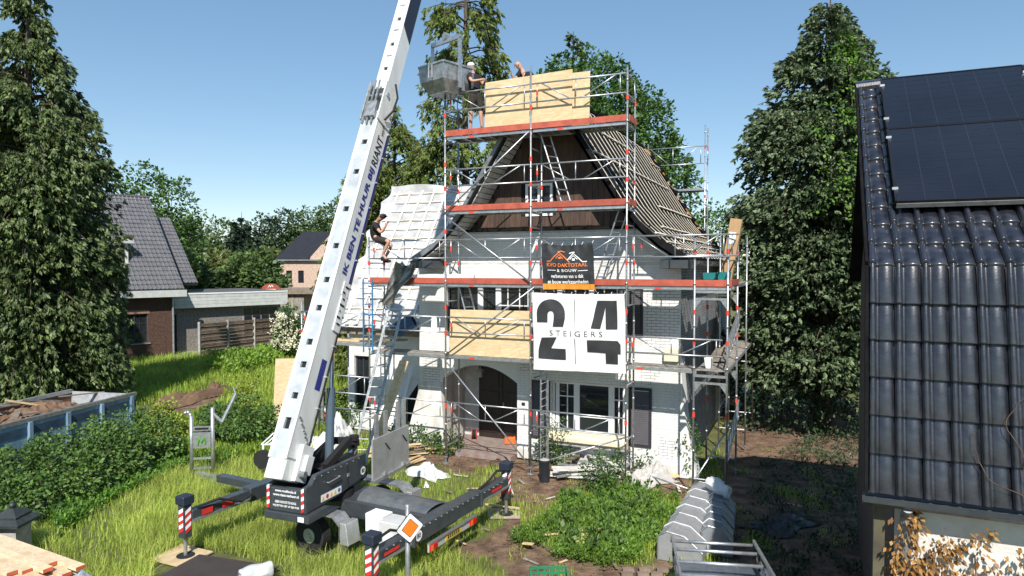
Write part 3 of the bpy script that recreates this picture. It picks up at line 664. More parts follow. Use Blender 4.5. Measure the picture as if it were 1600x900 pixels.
# high scaffold behind the roof
rs = root('rear_scaffold', 'scaffold platform rising behind the bare right roof slope', 'scaffold', (3.0, VE+.8, 0), HS)
RU = 2.5
for u_, v_ in ((RU, VE+.5), (RU, VE+1.25)): pole(rs, u_, v_, .18, 11.1, (8.2, 10.2))
for u_, v_ in ((RU-2.5, VE+.5), (RU-2.5, VE+1.25)): pole(rs, u_, v_, .18, 10.6)
deck(rs, RU-2.5, RU, VE+.52, VE+1.2, 8.55, toe=False); rail(rs, RU-2.47, RU-.03, VE+.5, 10.25, 9.55)
railv(rs, RU, VE+.5, VE+1.25, 10.3, 9.6); railv(rs, RU, VE+.5, VE+1.25, 8.5, 7.0)
brace(rs, (RU, VE+.45, 7.4), (RU+2.9, VE+.45, 4.8))

# ================================================================== things on the scaffold
def plywood(us, us2, z0, z1, v0, label, group=None, th=.02, lean=.05):
    return MB().hexa([(us, v0, z0), (us2, v0, z0), (us2, v0+th, z0), (us, v0+th, z0), (us, v0+lean, z1[0]), (us2, v0+lean, z1[1]), (us2, v0+lean+th, z1[1]), (us, v0+lean+th, z1[0])]).build('plywood_sheet', M_ply, None, base=((us+us2)/2, v0, z0), f=HS, label=label, cat='plywood', group=group)
plywood(-1.36, 1.06, DZ[3]+.01, (10.2, 10.28), .10, 'long plywood sheet with brown stains standing on the topmost deck')
plywood(1.0, 1.50, DZ[3]+.01, (10.2, 10.2), .16, 'narrow plywood strip behind the long sheet at its right end')
plywood(-2.44, -.06, DZ[0]+.01, (4.18, 4.20), .10, 'clean plywood sheet behind the rail above the porch')
P_ = [W(432, 560, 5.6), W(480, 556, 5.6)]
g0 = G(447, 668)
MB().hexa([(g0[0]-.45, g0[1], 0), (g0[0]+.75, g0[1]+.1, 0), (g0[0]+.75, g0[1]+.12, 0), (g0[0]-.45, g0[1]+.02, 0), (g0[0]-.45, g0[1]+.35, 2.25), (g0[0]+.75, g0[1]+.45, 2.25), (g0[0]+.75, g0[1]+.47, 2.25), (g0[0]-.45, g0[1]+.37, 2.25)]).build('plywood_sheet', M_ply, None, label='upright pale plywood sheet half hidden behind the crane boom', cat='plywood')
MB().box(g0[0]+1.0, g0[0]+1.25, g0[1]+.0, g0[1]+.25, 0, 2.4).build('metal_cabinet', M_galv, None, label='narrow grey steel post standing behind the crane cylinder', cat='post')
# banners
def banner(c, nu, nv, amp, name, m, label, seed):
    (a, b_, c_, d) = [np.array(q) for q in c]; r_ = np.random.default_rng(seed)
    def fn(s, t):
        p = (a*(1-s)+b_*s)*(1-t)+(d*(1-s)+c_*s)*t
        rip = amp*(math.sin(s*7+t*3)*.6+math.sin(s*3-t*8+1)*.7+.35*math.sin(s*23+t*15)+.5*math.sin(s*37)*max(0, 1-t*5)+.5*math.sin(s*31)*max(0, t*5-4))-amp*.9*math.exp(-((s-t)**2)*60)*(1-t)-amp*.8*math.exp(-((1-s-t)**2)*60)*(1-t)
        sag = (.06 if name == 'black_banner' else .025)*math.sin(math.pi*s)*(1-t)
        return (p[0], p[1]+rip, p[2]-sag)
    o = MB().grid(fn, nu, nv).build(name, m, None, smooth=True, base=((a[0]+b_[0])/2, a[1], c_[2]), f=HS, label=label, cat='banner')
    return o, fn
M_vinylw = mat('white_banner_vinyl', (.82, .82, .81), .5, var=.06, scale=2, bump=.25, bscale=5); M_mesh = mat('dark_banner_mesh', (.035, .037, .04), .45, var=.5, scale=2.2); M_inkblack = mat('black_banner_ink', (.035, .035, .038), .5, var=.2, scale=3)
b2, f2 = banner([W(832, 457, -.07), W(976, 459, -.07), W(978, 584, -.07), W(834, 577, -.07)], 48, 40, .024, 'white_banner', M_vinylw, 'large white scaffold banner with a huge black 24', 4)
def onb(fn, s, t, e=.012): p = fn(s, t); return (p[0], p[1]-e-.004, p[2])
def decal(fn, pts, name, m, par, e=.012):
    mb = MB(); mb.add([onb(fn, *p, e) for p in pts], [tuple(range(len(pts)))]); return mb.build(name, m, par)
def bz(x, y): return ((x-45)/565, (y-345-(x-45)*.02)/477)
def resamp(P, n):
    P = np.array(P, float); L = np.concatenate([[0], np.cumsum(np.linalg.norm(np.diff(P, axis=0), axis=1))]); return L
def strip(fn, A, B, name, m, par, e=.012):      # ribbon between two polylines that follows the cloth
    A = np.array(A, float); B = np.array(B, float); n0 = len(A); k = max(1, 24//n0); tt = np.linspace(0, n0-1, (n0-1)*k+1); nc = 8
    A2 = np.stack([np.interp(tt, np.arange(n0), A[:, i]) for i in (0, 1)], 1); B2 = np.stack([np.interp(tt, np.arange(n0), B[:, i]) for i in (0, 1)], 1)
    mb = MB(); mb.grid(lambda a, b_: onb(fn, *(A2[int(round(a*(len(tt)-1)))]*(1-b_)+B2[int(round(a*(len(tt)-1)))]*b_), e), len(tt)-1, nc); return mb.build(name, m, par)
# the 2: arch above, foot below
oa = []; ia = []
for i in range(17):
    t = math.pi*i/16; oa.append(bz(162-90*math.cos(t), 473-90*math.sin(t))); ia.append(bz(161-20*math.cos(t), 478-22*math.sin(t)))
oa = [bz(72, 527)]+oa+[bz(252, 500), bz(240, 552)]; ia = [bz(141, 527)]+ia+[bz(181, 505), bz(174, 552)]
strip(f2, oa, ia, 'digit_two', M_inkblack, b2)
A = [bz(100, 622), bz(86, 665), bz(80, 688), bz(77, 704), bz(75, 752)]; B = [bz(197, 618), bz(173, 665), bz(160, 687), bz(252, 690), bz(252, 758)]
strip(f2, A, B, 'digit_two', M_inkblack, b2)
strip(f2, [bz(450, 392), bz(437, 440), bz(424, 500), bz(408, 560)], [bz(508, 394), bz(496, 440), bz(482, 500), bz(465, 564)], 'digit_four', M_inkblack, b2)
strip(f2, [bz(500, 394), bz(497, 450), bz(497, 510), bz(497, 567)], [bz(565, 396), bz(565, 450), bz(565, 510), bz(565, 568)], 'digit_four', M_inkblack, b2, .0125)
strip(f2, [bz(385, 632), bz(440, 633), bz(500, 635), bz(566, 637), bz(583, 660)], [bz(385, 705), bz(440, 708), bz(500, 712), bz(566, 716), bz(583, 718)], 'digit_four', M_inkblack, b2)
strip(f2, [bz(494, 711.5), bz(494, 776)], [bz(566, 715.5), bz(566, 778)], 'digit_four', M_inkblack, b2)
for a, b_ in ((383, 558), (625, 780)): strip(f2, [bz(308.5, a), bz(308.5, (a+b_)/2), bz(308.5, b_)], [bz(312, a), bz(312, (a+b_)/2), bz(312, b_)], 'divider_line', M_inkblack, b2)
def blet(fn, s, s0, s1, t0, t1, name, m, par, bold=0., sp=1., e=.014):
    t = text_mb(s, 1, 1, bold, sp); t.tf(lambda p: onb(fn, s0+(s1-s0)*p[0], t1+(t0-t1)*p[1], e)); return t.build(name, m, par)
blet(f2, 'STEIGERS', *[(x-45)/565 for x in (153, 477)], .475, .545, 'lettering', M_inkblack, b2, -.012, 1.5)
b1, f1 = banner([W(845.6, 380, -.07), W(926, 379, -.07), W(930, 453, -.07), W(848.6, 453, -.07)], 40, 36, .022, 'black_banner', M_mesh, 'black mesh banner with orange and white roof logo above the white banner', 9)
def k1(x, y): return ((x-110)/815, (y-90)/735)
strip(f1, [(0., .865), (.25, .86), (.5, .865), (.75, .87), (1., .88)], [(.0, .99), (.25, .985), (.5, .985), (.75, .99), (1., 1.)], 'orange_strip', mat('orange_banner_ink', (.75, .27, .03), .5), b1, .008)
M_or = mat('orange_red_ink', (.80, .20, .05), .5)
def poly_line(fn, pts, w, name, m, par):
    A = []; B = []
    for i, (x, y) in enumerate(pts):
        a = pts[max(0, i-1)]; b_ = pts[min(len(pts)-1, i+1)]; dx, dy = b_[0]-a[0], b_[1]-a[1]; l = math.hypot(dx, dy); nx_, ny_ = -dy/l*w, dx/l*w
        A.append(k1(x+nx_, y+ny_)); B.append(k1(x-nx_, y-ny_))
    return strip(fn, A, B, name, m, par, .014)
poly_line(f1, [(195, 365), (250, 362), (320, 280), (395, 208), (470, 280), (560, 372)], 8, 'roof_logo', M_or, b1); poly_line(f1, [(345, 310), (395, 245), (450, 312)], 6, 'roof_logo', M_or, b1); poly_line(f1, [(370, 205), (430, 188), (485, 205)], 9, 'roof_logo', M_or, b1)
poly_line(f1, [(530, 330), (618, 225), (690, 300), (755, 370), (820, 372)], 8, 'roof_logo', M_whiteprint, b1); poly_line(f1, [(565, 325), (618, 262), (680, 328)], 6, 'roof_logo', M_whiteprint, b1); poly_line(f1, [(555, 225), (610, 208), (645, 212)], 8, 'roof_logo', M_whiteprint, b1)
decal(f1, [k1(*p) for p in ((385, 290), (420, 290), (420, 315), (385, 315))], 'roof_logo', M_or, b1, .014); decal(f1, [k1(*p) for p in ((600, 310), (640, 310), (640, 345), (600, 345))], 'roof_logo', M_whiteprint, b1, .014)
blet(f1, 'KVO DAKTOTAAL', .10, .88, .405, .49, 'lettering', M_or, b1, .02)
blet(f1, '& BOUW', .30, .68, .535, .60, 'lettering', M_whiteprint, b1, .01, 1.2)
poly_line(f1, [(200, 506), (332, 506)], 5, 'lettering', M_whiteprint, b1); poly_line(f1, [(680, 514), (830, 514)], 5, 'lettering', M_whiteprint, b1)
blet(f1, 'verbeteren van u dak', .17, .80, .65, .735, 'lettering', M_whiteprint, b1, .015)
blet(f1, 'en bouw werkzaamheden', .10, .88, .775, .86, 'lettering', M_whiteprint, b1, .015)
for bo_, fn_, nn_ in ((b2, f2, 7), (b1, f1, 5)):
    for i in range(nn_+1):
        for t0_, dz_ in ((.012, .07), (.985, -.07)):
            p = fn_(i/nn_, t0_); MB().tube((p[0], p[1]-.006, p[2]), (p[0]+.015, p[1]+.05, p[2]+dz_), .006, 5).build('cable_tie', M_whiteprint, bo_)
# ladders
def ladder(name, p, q, wv, m, label, n=None, r=.022, flat=False, group=None, cat='ladder'):
    p, q, wv = Vector(p), Vector(q), Vector(wv); L = (q-p).length; o = root(name, label, cat, p+wv/2, HS, group)
    for s in (Vector(), wv): (MB().bar(p+s, q+s, .028, .07, wv) if flat else MB().tube(p+s, q+s, r, 8)).build('stile', m, o)
    n = n or int(L/.28)
    for i in range(n):
        c = p.lerp(q, (i+.6)/n); MB().tube(c, c+wv, .018, 6).build('rung', m, o)
    return o
ladder('access_ladder', (.75, .35, DZ[2]+.02), (.1, .35, DZ[3]+.02), (.16, .26, 0), M_alu, 'aluminium ladder rising to the topmost scaffold deck')
ladder('access_ladder', (1.6, .35, DZ[1]+.02), (2.25, .35, DZ[2]+.02), (.16, .26, 0), M_alu, 'aluminium ladder between the two lower red decks at the right bay')
ladder('access_ladder', (-1.75, .35, DZ[0]+.02), (-2.3, .35, DZ[1]), (.16, .26, 0), M_alu, 'aluminium ladder behind the middle plywood near the upper window')
ladder('blue_ladder', (-5.12, -.12, 2.9), (-5.12, -.12, 5.0), (.30, .02, 0), mat('blue_ladder_paint', (.03, .16, .33), .45), 'blue upright ladder at the left end of the scaffold')
pa, pb = W(548, 735, -1.4), W(606, 505, -.15)
ladder('long_ladder', (pa[0], pa[1], 0), (pb[0], pb[1], pb[2]+.3), (.36, .12, 0), M_galv, 'long grey extension ladder leaning up to the low left deck', flat=True)
pa, pb = W(575, 705, -.6), W(627, 565, .1)
bd = root('board_bundle', 'bundle of leaning yellow boards beside the long ladder', 'boards', (pa[0], pa[1], 0), HS)
for i in range(5):
    o_ = Vector((.05*i, .03*(i % 2), 0)); MB().bar(Vector((pa[0], pa[1], .05))+o_, Vector((pb[0], pb[1], pb[2]+.05*random.random()))+o_, .09, .025, (0, 1, 0)).build('board', M_plank, bd)
for i, (x0, y0, x1, y1, lab) in enumerate(((600, 655, 640, 590, 'white board leaning below the left deck'), (622, 660, 638, 575, 'narrow white board leaning against the wing wall'))):
    a, c = W(x0, y0, 1.0), W(x1, y1, 1.7)
    MB().bar((a[0], 1.0, max(.1, a[2])), (c[0], 1.9, c[2]), .5 if i == 0 else .12, .02, (0, 1, .5)).build('white_board', M_whitepaint, None, f=HS, label=lab, cat='board')
# cardboard, crates, tools on the right decks
bx = root('cardboard_box', 'tall cardboard box leaning at the right end of the upper red deck', 'box', (5.0, 1.6, DZ[1]), HS)
bxm = MB(); a, c = Vector((4.62, 1.45, DZ[1]+.02)), Vector((4.86, 1.65, DZ[1]+1.62)); bxm.bar(a, c, .28, .24, (0, 1, 0)); bxm.build('carton', mat('brown_cardboard', (.42, .26, .13), .8, var=.15), bx)
MB().bar(a.lerp(c, .62)+Vector((-.02, -.125, 0)), a.lerp(c, .8)+Vector((-.02, -.125, 0)), .16, .012, (0, 1, 0)).build('paper_label', M_whiteprint, bx)
M_teal = mat('teal_plastic', (.02, .22, .22), .45)
def tub(u0, u1, v0, v1, z, h, m, label, name='plastic_tub', f=HS):
    t = MB(); k = .04; th = .02
    t.hexa([(u0+k, v0+k, z), (u1-k, v0+k, z), (u1-k, v1-k, z), (u0+k, v1-k, z), (u0+k, v0+k, z+.02), (u1-k, v0+k, z+.02), (u1-k, v1-k, z+.02), (u0+k, v1-k, z+.02)])
    lo = [(u0+k, v0+k), (u1-k, v0+k), (u1-k, v1-k), (u0+k, v1-k)]; hi = [(u0, v0), (u1, v0), (u1, v1), (u0, v1)]
    c = ((u0+u1)/2, (v0+v1)/2); inn = lambda p: (p[0]+(c[0]-p[0])*.1, p[1]+(c[1]-p[1])*.1)
    for i in range(4):
        j = (i+1) % 4; t.hexa([(*lo[i], z), (*lo[j], z), (*inn(lo[j]), z), (*inn(lo[i]), z), (*hi[i], z+h), (*hi[j], z+h), (*inn(hi[j]), z+h), (*inn(hi[i]), z+h)])
    o = t.build(name, m, None, base=((u0+u1)/2, (v0+v1)/2, z), f=f, label=label, cat='tub'); return o
tub(4.15, 4.45, .95, 1.35, DZ[1]+.0, .30, M_teal, 'teal plastic tub on the upper right deck, left of its twin'); tub(4.47, 4.78, 1.1, 1.5, DZ[1], .32, M_teal, 'teal plastic tub next to the tall cardboard box')
MB().box(3.75, 4.05, .3, .5, DZ[1]+.002, DZ[1]+.07).build('timber_offcut', M_plank, None, f=HS, label='short timber offcut lying left of the teal tubs', cat='offcut')
tub(4.3, 4.5, .25, .45, DZ[0], .26, M_whitepaint, 'white paint bucket on the lower right scaffold deck', 'paint_bucket')
MB().box(3.2, 3.55, VW-.2, VW-.03, DZ[0]+.02, DZ[0]+.32).build('cement_board', M_cream, None, f=HS, label='small cream board standing on the right end of the lower deck', cat='board')
for i in range(3):
    MB().bar((4.3+.14*i, 1.3, DZ[0]+.03+.02*i), (4.35+.14*i, 2.6, DZ[0]+.22+.03*i), .16, .025).build('loose_plank', M_oldwood, None, f=HS, label=('leftmost', 'middle', 'rightmost')[i]+' of three brown planks tilted on the lower right tower deck', cat='plank', group='planks on the tower deck')
# tarpaulin over the left rail, film roll on deck, rag
def tarp(name, label, fn, nu, nv, m, f=HS, cat='tarpaulin', base=None):
    mb = MB().grid(fn, nu, nv); return mb.build(name, m, None, smooth=True, f=f, label=label, cat=cat)
cA, cB = W(635, 412, -.12), W(600, 476, -.12)
def tf_(a, b_):
    wd = .34+.10*b_; cx = cA[0]+(cB[0]-cA[0])*b_**1.3; z = cA[2]+(cB[2]-cA[2])*b_
    return (cx+(a-.5)*2*wd*(.75+.3*math.sin(b_*5+1)), -.13-.05*math.sin(a*19+b_*4)-.05*math.sin(a*8-b_*9), z+.05*math.sin(a*7)+.04*math.sin(a*23))
tarp('silver_tarpaulin', 'crumpled black and silver tarpaulin hanging over the red toe board', tf_, 26, 20, mat('silver_black_foil', (.05, .052, .055), .28, .35, scale=5, col2=(.42, .42, .40)))
cA, cB = W(650, 400, 1.2), W(600, 398, .4)
def tf2(a, b_): return (-4.3+1.15*a+.1*b_, .95+.9*b_-.15*a+.05*math.sin(a*14), 5.45+.55*b_*a+.35*a+.06*math.sin(a*11+b_*13))
tarp('black_foil', 'black underlay foil crumpled on the white roof beside the gable', tf2, 18, 12, M_black)
def roll(name, p, q, r, m, label, f=HS, jit=.2, cat='roll'):
    p, q = Vector(p), Vector(q); d = (q-p).normalized(); l = d.cross(Vector((0, 0, 1))).normalized(); n_ = l.cross(d); rr_ = random.Random(3)
    def fn(a, b_):
        t = 2*math.pi*a; k = r*(1+jit*.35*math.sin(3*t+5*b_)+jit*.3*math.sin(2*t-9*b_+1)+jit*.2*math.sin(5*t+3))*(1 if .02 < b_ < .98 else .7)
        return p.lerp(q, b_)+l*(k*math.cos(t))+n_*(k*math.sin(t))
    return MB().grid(fn, 16, 24).build(name, m, None, smooth=True, f=f, label=label, cat=cat)
roll('plastic_roll', (-3.75, .2, DZ[1]+.13), (-1.75, .25, DZ[1]+.14), .11, M_plastic, 'roll of clear plastic film lying along the second deck')
roll('blue_tarpaulin', (-4.75, .95, 3.45), (-4.2, 1.1, 3.75), .22, mat('blue_sheet', (.05, .13, .28), .6, var=.3), 'rolled blue sheet on the low left deck against the white pier', cat='tarpaulin')
MB().grid(lambda a, b_: (-2.92+.16*a, -.03-.02*math.sin(a*9+b_*3), 3.98-.5*b_+.02*math.sin(a*12)), 8, 10).build('white_rag', M_whitepaint, None, smooth=True, f=HS, label='white rag hung over the rail left of the middle plywood', cat='rag')
MB().box(-6.4, -5.6, .3, .36, 3.13, 3.19).bar((-6.9, .35, 3.17), (-5.3, .6, 3.2), .12, .04).build('loose_plank', M_plank, None, f=HS, label='yellow loose boards left on the low left deck', cat='plank')
MB().bar((-5.0, .5, 3.2), (-4.15, .62, 3.22), .2, .05).build('loose_plank', M_oldwood, None, f=HS, label='dark loose plank on the low deck beside the ladder', cat='plank')
# ------------------------------------------------------------------ skip hanging from the crane
kc = D(696, 128, 18.3); SK = FR((kc[0], kc[1]-.55, 0), -46)
bk = root('skip_bucket', 'galvanised steel skip hanging from the crane beside the top deck', 'skip', (.55, .5, 9.93), SK)
t = MB(); top = [(0, 0), (1.12, 0), (1.12, 1.02), (0, 1.02)]; mid = [(.03, .03), (1.09, .03), (1.09, .99), (.03, .99)]; bot = [(.22, .18), (.9, .18), (.9, .84), (.22, .84)]
zz = (10.66, 10.24, 9.95)
for A, B, za, zb in ((bot, mid, zz[2], zz[1]), (mid, top, zz[1], zz[0])):
    for i in range(4):
        j = (i+1) % 4; t.quad((*A[i], za), (*A[j], za), (*B[j], zb), (*B[i], zb))
t.quad(*[(*p, zz[2]) for p in bot]); sh = t.build('skip_body', M_galv, bk); sm = sh.modifiers.new('s', 'SOLIDIFY'); sm.thickness = .012
rim = MB()
for i in range(4): rim.bar((*top[i], zz[0]), (*top[(i+1) % 4], zz[0]), .045, .05)
rim.build('rim', M_galv, bk)
fmb = MB(); fmb.bar((.52, -.05, 10.05), (.52, -.05, 11.38), .09, .06, (0, 1, 0)); fmb.bar((.52, 1.06, 10.3), (.52, 1.06, 11.38), .08, .05, (0, 1, 0)); fmb.bar((.52, -.08, 11.38), (.52, 1.09, 11.38), .08, .11)
fmb.build('lifting_frame', M_alu, bk)
MB().bar((.62, -.07, 9.98), (.60, -.07, 10.55), .08, .04, (0, 1, 0)).bar((.95, -.06, 10.1), (.97, -.06, 10.5), .05, .04, (0, 1, 0)).build('tilt_lever', M_alu, bk)
MB().tube((.52, .5, 11.42), (.52, .5, 11.58), .05, 8).tube((.46, .5, 11.5), (.58, .5, 11.5), .10, 10).build('swivel_hook', M_galv, bk)
lb = MB()
for y in (.42, .56): lb.tube((-.03, y, 10.3), (-.03, y, 10.63), .014, 5)
for z in (10.32, 10.6): lb.tube((-.03, .42, z), (-.03, .56, z), .014, 5)
lb.build('hand_bracket', M_alu, bk)
HOOK = SK.w((.52, .5, 11.58))

# ------------------------------------------------------------------ people
def skin(name, pts, edges, rad, m, parent, sub=2):
    me = bpy.data.meshes.new(name); off = OFF[rt(parent)]
    me.from_pydata([tuple(np.array(p)-off) for p in pts], edges, []); me.materials.append(m)
    o = bpy.data.objects.new(name, me); COL.objects.link(o); o.parent = parent
    sk = o.modifiers.new('skin', 'SKIN'); sk.use_smooth_shade = True
    for i, r in enumerate(rad):
        d = me.skin_vertices[0].data[i]; d.radius = r if hasattr(r, '__len__') else (r, r); d.use_root = (i == 0)
    ss = o.modifiers.new('sub', 'SUBSURF'); ss.levels = sub; ss.render_levels = sub
    return o
def person(label, J, base, cap=None, shoes=True, face=(1, 0, 0)):
    """J: dict of joints in house coordinates"""
    o = root('person', label, 'person', base, HS); V_ = {k: Vector(v) for k, v in J.items()}
    V_['waist'] = V_['pelvis'].lerp(V_['chest'], .45); V_['head0'] = V_['neck'].lerp(V_['head'], .45); fd = Vector(face).normalized(); up = (V_['head']-V_['neck']).normalized()
    V_['crown'] = V_['head']+up*.085
    keys = ['pelvis', 'waist', 'chest', 'neck', 'head0', 'head', 'crown']; rad = [.115, .10, (.125, .135), .05, .075, .088, .06]; ed = [(i, i+1) for i in range(6)]
    for s in 'lr':
        b = len(keys); keys += ['sh'+s, 'el'+s, 'wr'+s, 'pa'+s]; rad += [.062, .045, .03, .035]
        V_['pa'+s] = V_['wr'+s]+(V_['wr'+s]-V_['el'+s]).normalized()*.07; ed += [(2, b), (b, b+1), (b+1, b+2), (b+2, b+3)]
        b = len(keys); keys += ['hip'+s, 'kn'+s, 'an'+s, 'to'+s]; rad += [.095, .06, .042, .035]; ed += [(0, b), (b, b+1), (b+1, b+2), (b+2, b+3)]
    pts = [V_[k] for k in keys]
    for s in 'lr':      # five fingers on each palm
        pi = keys.index('pa'+s); d = (V_['pa'+s]-V_['wr'+s]).normalized(); l = d.cross(fd)
        l = l.normalized() if l.length > .1 else Vector((0, 0, 1)); c = l.cross(d).normalized()
        for k in range(5):
            off = (k-1.5)*.017; a = V_['pa'+s]+l*off+d*.03 if k < 4 else V_['wr'+s]+d*.04-l*.035; ln = (.03, .036, .034, .026, .025)[k]
            if k == 4: d2 = (d*.7-l*.7).normalized()
            else: d2 = d
            b = len(pts); pts += [a+d2*ln*.5, a+d2*ln+c*.012, a+d2*ln*1.5+c*.03]; rad += [.009, .0085, .007]; ed += [(pi, b), (b, b+1), (b+1, b+2)]
    skin('body', pts, ed, rad, M_skin, o)
    # clothing
    sp = ['pelvis', 'waist', 'chest', 'shl', 'shr']; pts = [V_[k] for k in sp]; pts[0] = V_['pelvis']+(V_['pelvis']-V_['waist'])*.5; r = [.158, .158, (.16, .17), .082, .082]; e = [(0, 1), (1, 2), (2, 3), (2, 4)]
    for i, s in ((3, 'l'), (4, 'r')): pts.append(V_['sh'+s].lerp(V_['el'+s], .62)); r.append(.062); e.append((i, len(pts)-1))
    pts.append(V_['chest'].lerp(V_['neck'], .55)); r.append(.075); e.append((2, len(pts)-1)); skin('shirt', pts, e, r, M_tshirt, o)
    pts = [V_['pelvis'].lerp(V_['waist'], .8), V_['pelvis']]; r = [.146, .148]; e = [(0, 1)]
    for s in 'lr': b = len(pts); pts += [V_['hip'+s], V_['hip'+s].lerp(V_['kn'+s], .88)]; r += [.112, .088]; e += [(1, b), (b, b+1)]
    skin('shorts', pts, e, r, M_shorts, o)
    for s in 'lr':
        a = V_['an'+s]; t_ = V_['to'+s]; d = (t_-a); d.z = 0; d = d.normalized() if d.length > .01 else fd
        z = t_.z-.04; c = Vector((a.x, a.y, z)); mb = MB(); mb.ball((c+d*.07)+Vector((0, 0, .04)), (.05+abs(d.x)*.09, .05+abs(d.y)*.09, .05), 10, 6); mb.tube(c+Vector((0, 0, .04)), c+Vector((0, 0, .13)), .055, 8); mb.build('shoe', M_rubber, o, smooth=True)
    h = V_['head']; sd = fd.cross(up).normalized(); fm_ = MB(); fm_.ball(h+fd*.098-up*.015, (.018, .018, .024), 6, 4); fm_.build('nose', M_skin, o, smooth=True)
    for q in (-1, 1):
        MB().ball(h+sd*.088*q-up*.01, (.018, .018, .032), 6, 4).build('ear', M_skin, o, smooth=True); MB().ball(h+fd*.086+sd*.034*q+up*.018, (.012, .012, .009), 6, 4).build('eye', M_dark, o, smooth=True)
    MB().bar(h+fd*.09-up*.055-sd*.025, h+fd*.09-up*.055+sd*.025, .008, .008).build('mouth', mat('lip', (.25, .08, .07), .5), o)
    if cap:
        m_ = MB(); m_.ball(h+up*.045, (.105, .105, .075), 14, 6); m_.hexa([h+up*.045+fd*.07+sd*-.08, h+up*.045+fd*.07+sd*.08, h+up*.03+fd*.17+sd*.06, h+up*.03+fd*.17-sd*.06, h+up*.06+fd*.07-sd*.08, h+up*.06+fd*.07+sd*.08, h+up*.04+fd*.17+sd*.06, h+up*.04+fd*.17-sd*.06]); m_.build('cap', cap, o, smooth=True)
    return o
def j(px, py, v): return tuple(W(px, py, v))
# sitting man on the end rail, facing along the scaffold
z6 = DZ[1]+1.17
person('man in black shirt, shorts and dark cap sitting on the left scaffold rail', dict(pelvis=j(588, 373, .12), chest=j(585, 354, .12), neck=j(590, 345, .10), head=j(597, 339, .08), shl=j(586, 352, -.08), ell=j(595, 364, -.12), wrl=j(602, 353, -.05), shr=j(588, 352, .3), elr=j(597, 363, .33), wrr=j(603, 352, .16), hipl=j(590, 374, .03), knl=j(608, 377, -.02), anl=j(598, 398, .0), tol=j(605, 406, .0), hipr=j(590, 374, .2), knr=j(612, 383, .22), anr=j(602, 402, .2), tor=j(609, 408, .2)), j(588, 380, .12), cap=mat('dark_cap', (.03, .03, .035), .8), face=(.92, -.3, 0))
zf = DZ[3]+.05; ua = j(744, 190, .4)[0]
person('man in white cap, black shirt and camouflage shorts standing at the skip', dict(pelvis=(ua+.0, .38, zf+1.012), chest=(ua-.05, .34, zf+1.452), neck=(ua-.07, .31, zf+1.672), head=(ua-.09, .29, zf+1.804), shl=(ua-.12, .17, zf+1.562), ell=(ua+.05, .05, zf+1.342), wrl=(ua+.24, .12, zf+1.375), shr=(ua+.05, .5, zf+1.562), elr=(ua+.22, .42, zf+1.320), wrr=(ua+.34, .25, zf+1.342), hipl=(ua-.08, .32, zf+0.946), knl=(ua-.1, .28, zf+0.517), anl=(ua-.13, .32, zf+0.110), tol=(ua-.10, .2, zf+0.044), hipr=(ua+.1, .44, zf+0.946), knr=(ua+.14, .40, zf+0.517), anr=(ua+.16, .46, zf+0.110), tor=(ua+.24, .38, zf+0.044)), (ua, .38, DZ[3]), cap=mat('white_cap', (.75, .74, .7), .8), face=(-.7, .6, 0))
ub = j(822, 120, .5)[0]; z3 = DZ[3]+.05
person('bald man in black shirt leaning behind the long plywood sheet on top', dict(pelvis=(ub+.1, .55, z3+0.960), chest=(ub+.03, .5, z3+1.379), neck=(ub-.1, .45, z3+1.605), head=(ub-.19, .4, z3+1.729), shl=(ub-.1, .32, z3+1.503), ell=(ub-.22, .25, z3+1.28), wrl=(ub-.24, .19, z3+1.36), shr=(ub+.1, .62, z3+1.503), elr=(ub+.2, .5, z3+1.243), wrr=(ub+.1, .3, z3+1.299), hipl=(ub+.05, .48, z3+0.904), knl=(ub+.04, .42, z3+0.508), anl=(ub+.02, .5, z3+0.113), tol=(ub-.08, .45, z3+0.045), hipr=(ub+.2, .6, z3+0.904), knr=(ub+.22, .52, z3+0.508), anr=(ub+.22, .6, z3+0.113), tor=(ub+.14, .55, z3+0.045)), (ub, .5, DZ[3]), face=(-.8, -.45, -.35))

# ================================================================== trailer crane
crane = root('trailer_crane', 'dark grey trailer crane with a long white boom leaning over the yard', 'crane', (-2.2, 0, 0), CR)
def cbox(name, x0, x1, y0, y1, z0, z1, m=M_darkpaint, par=crane, bev=.012): return MB().box(x0, x1, y0, y1, z0, z1).build(name, m, par, bevel=bev)
cbox('chassis', -3.6, -.1, -.42, .42, .52, .86); cbox('tow_bar', -6.2, -3.6, -.1, .1, .5, .66)
M_dusty = mat('dusty_slate_paint', (.055, .068, .08), .55, scale=5, col2=(.12, .125, .125))
ch = MB(); nseg_ = 8
for i in range(nseg_):
    a, b_ = math.pi*i/nseg_, math.pi*(i+1)/nseg_; f_ = lambda t_, x, k: (x, -.36*math.cos(t_), .80+.14*k*math.sin(t_))
    ch.quad(f_(a, -1.9, 1.6), f_(b_, -1.9, 1.6), f_(b_, -.3, .9), f_(a, -.3, .9))
ch.build('chassis_cover', M_dusty, crane, smooth=True)
tb = cbox('rear_beam', -.24, .02, -1.15, 1.15, .62, .90)
for y0, y1 in ((-2.0, -1.152), (1.152, 2.3)): ob = cbox('outrigger_beam', -.21, -.01, y0, y1, .65, .86); MB().box(-.006, .012, y0, y1, .655, .70).build('edge_rail', M_alu, ob)
fb = cbox('front_beam', -4.42, -4.16, -.9, .9, .62, .90)
for y0, y1 in ((-2.2, -.902), (.902, 2.2)): ob = cbox('outrigger_beam', -4.38, -4.20, y0, y1, .65, .86); MB().box(-4.196, -4.17, y0, y1, .655, .70).build('edge_rail', M_alu, ob)
